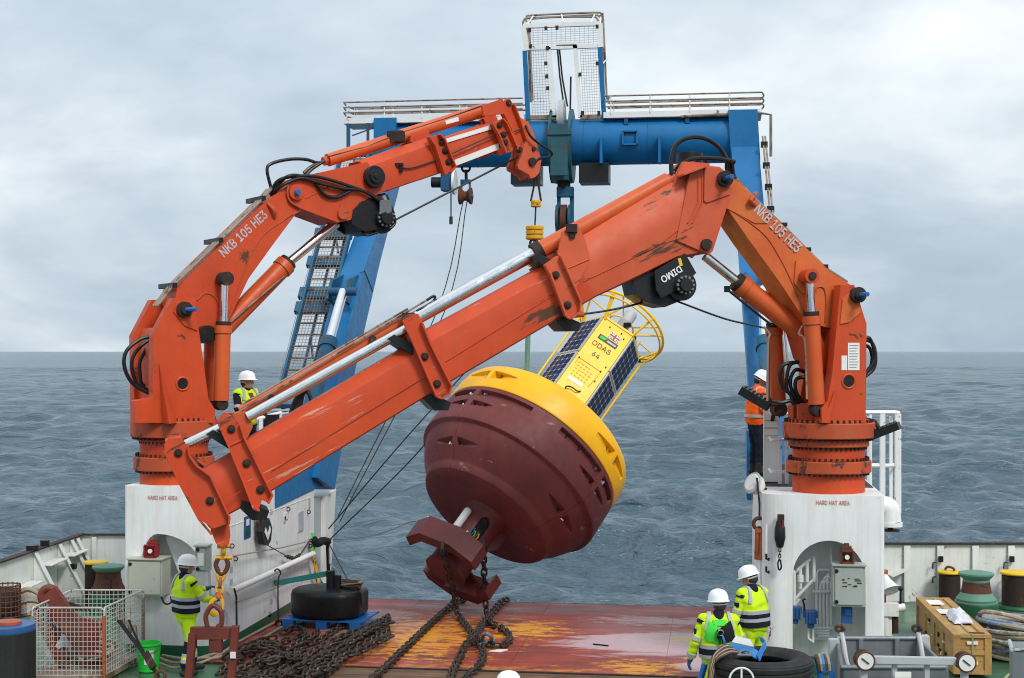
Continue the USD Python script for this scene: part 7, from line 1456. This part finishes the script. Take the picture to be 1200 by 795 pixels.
for p, q in ((A_(977, 749, 19.4), A_(978, 830, 19.4)), (A_(1082, 745, 19.5), A_(1086, 790, 19.5))): sk.part('corner_post', bar(p, q, .13, .13, FWD), 'grey_light')
for f in (.3, .75): p = bl0 + (bl1 - bl0) * f; sk.part('stiffener', bar(p - FWD * .03, dn(p, .8) - FWD * .03, .06, .04, FWD), 'grey_steel')
for p in (bl0, bl1): sk.part('legs', bar(dn(p, .8), V(p[0], p[1], 0), .1, .1, FWD), 'grey_steel')
db = Thing('dial_bar', 'grey bar with a round white dial at either end, before the steel skip', 'gauge', A_(1070, 840, 17.8)); d0, d1 = A_(1012, 773, 17.8), A_(1130, 775, 17.8)
db.part('bar', bar(d0, d1, .09, .085, UP), 'grey_light')
for p in (d0, d1):
    dl = db.part('dial', cat([cyl(p + FWD * .03 - FWD * .10, p - FWD * .11, .105, n=32)]), 'white_old'); db.part('bezel', torus(p - FWD * .10, .108, .014, FWD, 36, 8), 'rust', dl); db.part('back', cyl(p - FWD * .09, p + FWD * .06, .115, n=32), 'rust_dark', dl); db.part('hand', bar(p - FWD * .115 - RGT * .05 + UP * .04, p - FWD * .115 + RGT * .04 - UP * .03, .012, .02, FWD), 'black_steel', dl); db.part('stand', bar(dn(p, .1), dn(p, 1.25), .08, .08, FWD), 'grey_light')
for px in (1048, 1086): p = A_(px, 775, 17.85); db.part('strut', bar(p, dn(p, .5), .06, .05, FWD), 'grey_light')
db.part('plate', box(A_(1058, 791, 17.75), (.2, .02, .07), YAW), 'sticker_white')
for lab, px, py in (('white sling knotted at the left corner post of the steel skip', 986, 755), ('white sling hanging at the right corner post of the steel skip', 1076, 755)):
    c = A_(px, py, 18.9); single('sling', cat([tube(spline([c + V(0, 0, .16), c + V(.03, -.02, 0), c + V(.06, -.03, -.2), c + V(.1, -.03, -.34)], 5), .03, 8)]), 'sling_white', lab, 'sling')
    single('sling_knot', cat([torus(c + V(-.03, .0, .2), .04, .022, V(.3, 1, .2), 14, 7), torus(c + V(.02, -.02, .22), .035, .02, V(1, .3, .2), 14, 7)]), 'rope_brown', 'brown rope knot at the top of the ' + ('left' if px < 1000 else 'right') + ' skip corner post', 'rope')
# ---------------------------------------------------------------- tyres
def tyre_mesh(c, R, w):
    h = w / 2; prof = [(R * .56, -h * .55), (R * .60, -h * .8), (R * .74, -h), (R * .90, -h * .96), (R * .975, -h * .8)]
    zz = np.linspace(-h * .74, h * .74, 25)
    for i, z in enumerate(zz): prof.append((R * (1.0 if i % 6 not in (0,) else .972), z))
    prof += [(R * .975, h * .8), (R * .90, h * .96), (R * .74, h), (R * .60, h * .8), (R * .56, h * .55), (R * .60, h * .3), (R * .82, 0), (R * .60, -h * .3), (R * .56, -h * .55)]
    return lathe(prof, 72, c)
tc = PD(893, 767, 17.6); TR = .615; tw0 = .40
for k, lab in enumerate(('big worn truck tyre lying flat on top of a stack, in front of two workers', 'truck tyre under the top tyre of the stack', 'lowest truck tyre of the stack')):
    ztop = tc[2] - k * tw0; t = Thing('tyre', lab, 'tyre', (tc[0], tc[1], ztop - tw0)); t.part('tread', tyre_mesh((tc[0], tc[1], ztop - tw0 / 2), TR - .004 * k, tw0), 'rubber', smooth=50)
    if k == 2: zb = ztop - tw0
single('pallet', cat([box((tc[0], tc[1], zb / 2), (1.0, 1.0, max(zb, .02)), YAW)]), 'crate_wood', 'wooden block under the tyre stack', 'block') if zb > .03 else None
zt_ = tc[2] + .0
em = PD(869, 797, 16.9); single('wheel_emblem', cat([torus(em, .14, .012, FWD, 30, 6)] + [bar(em, em + RGT * .14 * math.sin(a) + UP * .14 * math.cos(a), .02, .012, FWD) for a in (0, 2.09, 4.19)]), 'sticker_white', 'thin white ring with three spokes standing before the tyre at the bottom edge', 'ring')
cl_ = Thing('clipboard', 'white clipboard with paper lying on the tyre', 'clipboard', PD(877, 752, 17.6)); q = [PD(858, 755, 17.45), PD(884, 760, 17.3), PD(876, 747, 17.85), PD(862, 747, 17.9)]
q = [PZ(857, 754, zt_ + .02), PZ(884, 760, zt_ + .02), PZ(880, 751, zt_ + .09), PZ(862, 746.5, zt_ + .09)]; cl_.part('board', hexa(q, [p + UP * .012 for p in q]), 'grey_plastic'); cl_.part('paper', hexa([p + UP * .013 + (sum(q) / 4 - p) * .06 for p in q], [p + UP * .017 + (sum(q) / 4 - p) * .06 for p in q]), 'paper')
def strap_band(pts, w, up):
    """A flat webbing ribbon through pts; its face looks along up."""
    p = spline(pts, 6); T = np.gradient(p, axis=0); rings = []
    for c, d in zip(p, T):
        s_ = unit(np.cross(d, up)); n_ = unit(np.cross(s_, d)); rings.append(np.array([c - s_ * w / 2 - n_ * .006, c + s_ * w / 2 - n_ * .006, c + s_ * w / 2 + n_ * .006, c - s_ * w / 2 + n_ * .006]))
    return loft(rings)
single('lifting_strap', cat([strap_band([PZ(853, 756, zt_ + .02), PZ(864, 759, zt_ + .06), PZ(878, 763, zt_ + .07), PZ(889, 769, zt_ + .02)], .11, V(-.2, -.8, 1)), strap_band([PZ(889, 772, zt_ + .02), PZ(893, 762, zt_ + .06), PZ(897, 754, zt_ + .09), PZ(891, 749, zt_ + .05)], .07, V(1, -.6, .3))]), 'strap_blue', 'blue webbing strap looped over the tyre beside the clipboard', 'strap')
rp_ = []
for k in range(9): a = .12 * k; rp_.append(tube(spline([PZ(857 + 1.5 * k, 757 + 1.2 * k, zt_ + .03), PZ(848 + 1.2 * k, 757 + k, zt_ + .07), PZ(838 + .8 * k, 766 + .6 * k, zt_ + .02), PD(832 + k * .7, 780, 17.3 + .02 * k), PD(830 + k * .6, 796, 17.3)], 5), .013, 6))
ro = Thing('rope_bundle', 'bundle of dark brown ropes draped over the left side of the tyre', 'rope', PD(838, 770, 17.4))
for k, m_ in enumerate(rp_): ro.part('strand', m_, ('rope_brown', 'rope_rust', 'rope_brown')[k % 3])
for k, lab in ((0, 'small shackle with silver pin on the tyre beside the strap'),):
    c = PZ(873, 768, zt_ + .04); single('shackle', cat([tube(spline([c + V(-.05, 0, 0), c + V(-.06, .08, .02), c + V(0, .13, .03), c + V(.06, .08, .02), c + V(.05, 0, 0)], 4), .017, 7), cyl(c + V(-.09, 0, 0), c + V(.09, 0, 0), .017, n=8)]), 'grey_steel', lab, 'shackle')
bt_ = Thing('blue_trestle', 'blue metal trestle with straps right of the tyre', 'trestle', PD(963, 800, 18.3)); q = lambda px, py, d=18.3: PD(px, py, d)
for a, b in (((957, 768), (962, 800)), ((968, 768), (977, 800)), ((956, 772), (971, 770)), ((959, 786), (974, 784))): bt_.part('bar', bar(q(*a), q(*b), .07, .05, FWD), 'blue_plastic')
for k in range(5): bt_.part('hung_strap', tube(spline([q(956 + 3 * k, 772, 18.2), q(957 + 3 * k, 768, 18.3), q(959 + 3 * k, 776, 18.1), q(960 + 3 * k, 786, 18.1)], 4), .022, 6), ('rope_brown', 'rope_light', 'strap_blue')[k % 3])
for k in (0, 1): bt_.part('leg', bar(q(962 + 15 * k, 798), V(q(962 + 15 * k, 800)[0], q(962 + 15 * k, 800)[1], 0), .07, .05, FWD), 'blue_plastic')
br_ = Thing('blue_rod', 'blue pipe leaning beside the left side of the tyre', 'pipe', PD(822, 800, 17.9)); br_.part('pipe', tube([PD(826, 778, 17.9), PD(820, 800, 17.9), PD(812, 850, 17.7)], .04, 10), 'blue_plastic')
# ---------------------------------------------------------------- left side: cage, drum, ropes
cg_ = Thing('wire_cage', 'white wire mesh cage of rusty gear at the lower left', 'cage', PZ(100, 795, 0)); HC = 1.1
fl_, fr_, brr, bll = (V(*(PD(px, 412, d))[:2], 0) for px, d in ((38, 21.5), (122, 21.5), (168, 23.1), (84, 23.1)))
def mesh_side(a, b, nx, nz, h=HC, mt='wire_grey'):
    out = []; e = unit(b - a)
    p = cg_.part('side_frame', cat([tube([a + UP * .1, a + UP * (h - .04), a + e * .04 + UP * h, b - e * .04 + UP * h, b + UP * (h - .04), b + UP * .1], .014, 7)]), mt)
    for i in range(1, nx): q = a + (b - a) * i / nx; cg_.part('upright_wire', cyl(q + UP * .1, q + UP * h, .0048, n=5), mt, p)
    for i in range(nz): z = .1 + (h - .1) * i / nz; cg_.part('cross_wire', cyl(a + UP * z, b + UP * z, .0048, n=5), mt, p)
mesh_side(fl_, fr_, 17, 14); mesh_side(fr_, brr, 17, 14); mesh_side(brr, bll, 17, 14); mesh_side(bll, fl_, 17, 14)
for p in (fl_, fr_, brr, bll): cg_.part('corner_post', bar(p + UP * .0, p + UP * (HC - .12), .045, .045, FWD), 'orange_rust' if p is fr_ else 'rail_tan')
cg_.part('floor', hexa([p + UP * .09 for p in (fl_, fr_, brr, bll)], [p + UP * .11 for p in (fl_, fr_, brr, bll)]), 'rail_tan')
for p, q in ((fl_, fr_), (fr_, brr)): cg_.part('base_rail', bar(p + UP * .06, q + UP * .06, .06, .08), 'rail_tan')
ctr = (fl_ + fr_ + brr + bll) / 4; L3 = lambda px, py, d: PD(px, py, d)
sg_ = Thing('rusty_bracket', 'long rust red steel bracket leaning out of the top of the wire cage', 'bracket', ctr)
sg_.part('arm', cat([bar(L3(56, 694, 22.2), L3(110, 770, 22.2), .30, .12, FWD)]), 'rust_red'); sg_.part('arm', bar(L3(44, 712, 22.4), L3(78, 780, 22.4), .22, .12, FWD), 'rust_red'); sg_.part('lug', cat([torus(L3(58, 699, 22.2), .13, .06, FWD, 20, 8)]), 'rust_red'); sg_.part('wedge', extr3(L3(66, 700, 22.3), RGT, UP, [(0, 0), (.55, -.18), (.52, -.2), (.05, -.2)], .05), 'rust_dark')
sg_.part('web', bar(L3(70, 730, 22.3), L3(118, 740, 22.3), .3, .08, FWD), 'rust_red'); sg_.part('web', bar(L3(84, 760, 22.2), L3(120, 780, 22.2), .3, .1, FWD), 'rust')
single('old_fender', cat([tube(spline([L3(60, 768, 22.5), L3(76, 752, 22.4), L3(92, 760, 22.4), L3(104, 776, 22.5)], 5), .10, 9)]), 'sling_white', 'pale worn fender lying inside the wire cage', 'fender')
bb_ = Thing('cage_rope', 'tangle of tan rope and rags at the bottom of the wire cage', 'rope', ctr)
for k in range(9): a = rnd.uniform(0, 6.28); p = ctr + V(rnd.uniform(-.35, .35), rnd.uniform(-.35, .35), .16 + .03 * k); bb_.part('loop', torus(p, rnd.uniform(.12, .28), .025, V(rnd.uniform(-.5, .5), rnd.uniform(-.5, .5), 1), 22, 6), ('rope_light', 'rope_brown', 'rope_rust')[k % 3])
for k in range(4): bb_.part('ring', torus(PD(138 + 7 * k, 722 + 6 * k, 22.4), .09, .02, V(1, .3, .2), 18, 6), 'rail_tan')
st_ = Thing('lashing_strap', 'dark ratchet strap lashing the wire cage to the deck', 'strap', PZ(180, 792, 0)); P_ = lambda px, py, d: PD(px, py, d)
st_.part('webbing', strap_band([P_(139, 727, 22.0), P_(150, 742, 21.8), P_(170, 768, 21.6), P_(186, 794, 21.4)], .06, V(.6, -.6, .2)), 'dark_cloth'); st_.part('webbing', strap_band([P_(151, 727, 22.2), P_(160, 748, 21.9), P_(172, 770, 21.6)], .03, V(.6, -.6, .2)), 'dark_cloth'); st_.part('ratchet', cat([bar(P_(170, 765, 21.55), P_(180, 783, 21.45), .10, .06, FWD)]), 'rust_dark'); st_.part('hook', torus(P_(188, 792, 21.4), .07, .025, FWD, 16, 6), 'rust')
bk = Thing('bucket', 'bright green bucket with a white label beside the wire cage', 'bucket', PZ(172, 786, 0)); c = PZ(174, 786, 0); bk.part('pail', lathe([(0, 0), (.15, 0), (.19, .40), (.205, .40), (.205, .43), (.185, .43), (.15, .03), (0, .03)], 32, c), 'green_plastic'); lb = V(-.1, -.99, 0)
bk.part('label', cat([hexa([c + rotz(lb, a) * .166 + UP * .12, c + rotz(lb, a + .2) * .166 + UP * .12, c + rotz(lb, a + .2) * .189 + UP * .34, c + rotz(lb, a) * .189 + UP * .34], [c + rotz(lb, a) * .171 + UP * .12, c + rotz(lb, a + .2) * .171 + UP * .12, c + rotz(lb, a + .2) * .194 + UP * .34, c + rotz(lb, a) * .194 + UP * .34]) for a in (.1, .3, .5, .7)]), 'sticker_white')
bk.part('handle', tube(spline([c + V(-.2, 0, .40), c + V(-.16, -.16, .33), c + V(0, -.24, .28), c + V(.16, -.16, .33), c + V(.2, 0, .40)], 5), .008, 6), 'grey_steel')
dr = Thing('roller_drum', 'dark cylindrical roller with a blue rim at the lower left corner', 'roller', PD(6, 800, 19.6)); c = PD(6, 733, 19.6); R_d = .40
dr.part('barrel', lathe([(0, -1.25), (R_d, -1.25), (R_d, -.07), (0, -.07)], 48, c), 'rubber'); dr.part('rim', lathe([(0, -.07), (R_d * .98, -.07), (R_d * 1.0, -.04), (R_d * .97, .02), (0, .02)], 48, c), 'lamp_blue'); dr.part('hub', lathe([(0, .02), (.16, .02), (.16, .06), (.12, .07), (0, .07)], 32, c + V(.06, 0, 0)), 'orange_rust')
rb_ = Thing('rusty_basket', 'rusty wire basket at the left edge above the roller', 'basket', PD(8, 722, 22.6)); c = PD(8, 722, 22.6)
for k in range(7): rb_.part('hoop', torus(c + UP * (.08 * k), .20, .012, (0, 0, 1), 24, 5), 'rust')
for k in range(16): a = k * math.pi / 8; rb_.part('rod', cyl(c + V(.2 * math.cos(a), .2 * math.sin(a), 0), c + V(.2 * math.cos(a), .2 * math.sin(a), .5), .010, n=5), 'rust')
rb_.part('scrap', from_mani(hull([c + V(rnd.uniform(-.16, .16), rnd.uniform(-.16, .16), rnd.uniform(0, .42)) for _ in range(26)])), 'rust_dark'); rb_.part('stand', cyl(V(c[0], c[1], 0), c, .18, n=16), 'rust_dark')
rs = Thing('mooring_rope', 'thick tan mooring rope heaped behind the roller and the cage', 'rope', PD(40, 712, 22.8))
for k in range(11): o_ = 2.6 * k; rs.part('strand', tube(spline([PD(20, 696 + o_, 23), PD(34, 692 + o_, 22.9 - .02 * k), PD(46, 697 + o_ * .8, 22.9), PD(60 - k, 688 + o_ * 1.5, 23)], 5), .06, 8), ('rope_light', 'rope_brown', 'rope_rust', 'rope_light', 'rope_blue')[k % 5])
for k, pts in enumerate(([(186, 771), (205, 777), (225, 774), (245, 768), (262, 764)], [(184, 776), (204, 783), (228, 779), (250, 771), (270, 760)], [(190, 768), (215, 772), (240, 771), (258, 770), (300, 752), (330, 735)], [(262, 764), (280, 752), (310, 736), (334, 724)])):
    single('deck_rope', tube(spline([PZ(*p, .03) for p in pts], 6), .022, 7), 'rope_light', ('upper of two loose hoses on the deck by the worker\'s boots', 'lower of two loose hoses on the deck by the worker\'s boots', 'tan rope trailing from the worker\'s boots along the deckhouse base', 'tan rope lying along the green base band of the left deckhouse')[k], 'rope')
# ---------------------------------------------------------------- fender, pallet and straps by the left deckhouse
fc_ = PZ(378, 738, 0); FH = .18
pl_ = Thing('blue_pallet', 'blue plastic pallet under the black fender', 'pallet', fc_)
ex, ey = unit(V(1, -.05, 0)), unit(V(.05, 1, 0)); pb = lambda x0, x1, y0, y1, z0, z1: hexa([fc_ + ex * x + ey * y_ + UP * z0 for x, y_ in ((x0, y0), (x1, y0), (x1, y1), (x0, y1))], [fc_ + ex * x + ey * y_ + UP * z1 for x, y_ in ((x0, y0), (x1, y0), (x1, y1), (x0, y1))])
for k in range(3): pl_.part('block', pb(-.75 + .62 * k, -.55 + .62 * k, 0, .18, .03, .13), 'blue_plastic'); pl_.part('runner', pb(-.75 + .62 * k, -.55 + .62 * k, 0, 1.1, 0, .03), 'blue_plastic')
for k in range(6): pl_.part('slat', pb(-.78, .72, .19 * k, .19 * k + .15, .13, .16), 'blue_plastic')
fe = Thing('rubber_fender', 'thick black rubber fender lying flat on a blue pallet', 'fender', fc_ + UP * .17)
fcc = fc_ + ey * .55; pp_ = rounded_rect(-.74, .58, -.6, .62, (.58, .42, .35, .58)); rings = []
for ins, z in ((.10, .17), (.02, .19), (0, .24), (0, .55), (.02, .61), (.07, .64), (.30, .655)):
    g_ = np.array(pp_); c0 = g_.mean(0); g_ = c0 + (g_ - c0) * (1 - ins / .75); rings.append(np.array([fcc + ex * x + ey * y_ + UP * z for x, y_ in g_]))
fe.part('body', loft(rings), 'fender_rubber', smooth=60); fe.part('post', cat([cyl(fcc + UP * .63 + ex * -.03, fcc + UP * .95 - ex * .03, .08, n=16), cyl(fcc + UP * .63 + ex * .10, fcc + UP * .88 + ex * .10, .07, n=16)]), 'black_steel')
rope_top = Thing('rope_hank', 'hank of brown rope lying on the right of the black fender', 'rope', fcc + UP * .75)
for k in range(8): rope_top.part('loop', torus(fcc + ex * (.32 + .02 * rnd.random()) + ey * .1 + UP * (.675 + .012 * k), .14 + .02 * (k % 4), .018, V(rnd.uniform(-.2, .2), rnd.uniform(-.2, .2), 1), 24, 6), ('rope_brown', 'rope_light')[k % 3 == 0])
single('mooring_line', tube(spline([fcc + ex * .2 + UP * .69, fcc + ex * .45 + UP * .68, fcc + ex * .58 - ey * .1 + UP * .63, fcc + ex * .60 - ey * .1 + UP * .4], 5), .02, 6), 'rope_brown', 'dark rope running off the right end of the fender', 'rope')
a, b = PX(322, 684, xw + .06), fcc + UP * .93 + ex * .05; single('lashing_strap', strap_band([a, (a + b) / 2, b], .10, V(0, -1, .1)), 'strap_teal', 'teal webbing strap from the deckhouse wall to the fender post', 'strap')
hk_ = Thing('boat_hook', 'thin dark pole with a hooked top leaning by the handrail', 'pole', PX(328, 735, xw + .25)); hk_.part('pole', tube(spline([PX(321, 670, xw + .2), PX(325, 667, xw + .25), PX(329, 672, xw + .28), PX(326, 682, xw + .25), PX(326, 730, xw + .25)], 5), .015, 6), 'cable'); hk_.part('foot', torus(PX(327, 731, xw + .25), .06, .02, (0, 1, 0), 14, 6), 'rust_dark')
hk2 = Thing('boat_hook', 'thin dark pole standing at the near end of the handrail', 'pole', PX(276, 735, xw + .25)); hk2.part('pole', tube([PX(274.5, 690, xw + .25), PX(277, 700, xw + .25), PX(277.5, 740, xw + .25)], .018, 6), 'cable')
blk = Thing('wall_block', 'black pulley block with a white arrow hung on the left deckhouse wall', 'pulley block', PX(308, 622, xw)); q = PX(307, 624, xw + .08)
blk.part('cheek', extr3(q + V(0, 0, 0), V(0, 1, 0), UP, [(-.32, .05), (-.24, .22), (-.1, .26), (.1, .24), (.28, .05), (.22, -.16), (.05, -.24), (-.2, -.18)], .10), 'black_steel'); blk.part('arrow', extr3(q + V(.104, 0, 0), V(0, 1, 0), UP, [(-.18, .02), (-.12, .10), (0, -.02), (.12, .10), (.18, .02), (0, -.14)], .006), 'sticker_white'); blk.part('shackle', cat([torus(PX(304, 611, xw + .1), .08, .03, (1, 0, 0), 16, 7), torus(PX(301, 604, xw + .06), .06, .03, (0, 1, 0), 16, 7)]), 'rust'); blk.part('pennant', tube([q + V(.05, 0, -.2), PX(336, 652, xw + .1)], .010, 5), 'cable')
chain_parts(blk, [PX(335, 652, xw + .1), PX(345, 655, xw + .12), PX(352, 650, xw + .12)], .07, .014, .028, 'chain_steel')
for lab, pts, mt, r in (('thin rope strung along the left deckhouse wall at mid height', [PX(272, 652, xw + .1), PX(330, 642, xw + .1), PX(372, 632, xw + .1)], 'rope_light', .012), ('thin line strung below the handrail on the left deckhouse', [PX(275, 707, xw + .1), PX(322, 690, xw + .1), PX(365, 672, xw + .1)], 'rope_light', .010), ('dark cable from the chain up to the wall pad eye', [PX(352, 650, xw + .12), PX(364, 632, xw + .1)], 'cable', .014), ('lashing rope from the stern slot down to the fender', [PX(386, 632, xw + .2), PX(386, 660, xw + .3), fcc + ex * .1 + UP * .95], 'rope_light', .014), ('dark rope slanting from the stern post toward the fender', [PX(387, 640, xw + .2), fcc + ex * .35 + UP * .69], 'cable', .014)):
    single('line', tube(np.array(pts), r, 6), mt, lab, 'line')
cs = Thing('chafe_straps', 'green and yellow straps hanging in the stern slot of the left deckhouse', 'strap', PX(372, 660, xw)); cs.part('webbing', strap_band([PX(366, 625, xw + .1), PX(368, 640, xw + .14), PX(366, 650, xw + .12)], .09, V(1, -.3, 0)), 'strap_green'); cs.part('webbing', strap_band([PX(366, 652, xw + .12), PX(371, 668, xw + .16), PX(374, 684, xw + .2)], .10, V(1, -.3, 0)), 'yellow_worn'); cs.part('webbing', strap_band([PX(370, 670, xw + .12), PX(374, 682, xw + .16), PX(380, 690, xw + .2)], .14, V(1, -.3, 0)), 'strap_teal')
cs.part('black_wrap', tube(spline([PX(367, 632, xw + .14), PX(372, 637, xw + .2), PX(378, 634, xw + .22), PX(384, 635, xw + .24)], 5), .08, 9), 'dark_cloth'); cs.part('pole', tube([PX(384, 636, xw + .2), PX(385.5, 690, xw + .2)], .04, 8), 'black_steel')
# hose bundle on the left roof, small rail box
hz_ = Thing('hose_bundle', 'coil of black hydraulic hoses on the left deckhouse roof behind the long jib', 'hose', PD(352, 470, 27.4))
for k in range(7): hz_.part('hose', tube(spline([PD(336 + 2 * k, 500, 27.4), PD(345 + 2 * k, 470 - 2 * k, 27.4 + .04 * k), PD(358 + 1.2 * k, 455 + 2 * k, 27.4), PD(366 + .5 * k, 474 + 2 * k, 27.4)], 5), .035, 7), 'hose')
rr = Thing('roof_rail', 'white rail stub with a dark bag on the left roof edge beside the man', 'rail', PD(318, 490, 24.6)); rr.part('rail', tube([PD(300, 492, 24.6), PD(328, 484, 25.0), PD(328, 520, 25.0)], .04, 8), 'rail_white'); rr.part('post', bar(PD(306, 490, 24.6), PD(306, 530, 24.6), .06, .06, FWD), 'rail_white'); rr.part('bag', from_mani(hull([PD(316, 486, 24.8) + V(a, b, c) for a in (-.14, .14) for b in (-.1, .1) for c in (-.5, .0)])), 'dark_cloth')
# small litter on the red deck
c = PZ(583, 763, .004); single('paper_scrap', hexa([c + V(-.14, -.08, 0), c + V(.06, -.1, 0), c + V(.16, .06, 0), c + V(-.02, .09, 0)], [c + V(-.14, -.08, .008), c + V(.06, -.1, .008), c + V(.16, .06, .02), c + V(-.02, .09, .008)]), 'paper', 'white paper scrap lying on the red deck beside the chain', 'paper')
c = PZ(704, 756, .01); single('wood_scrap', cat([bar(c + V(-.13, .05, 0), c + V(.13, -.05, 0), .03, .02)]), 'dark_cloth', 'dark scrap lying on the pale deck patch', 'scrap')
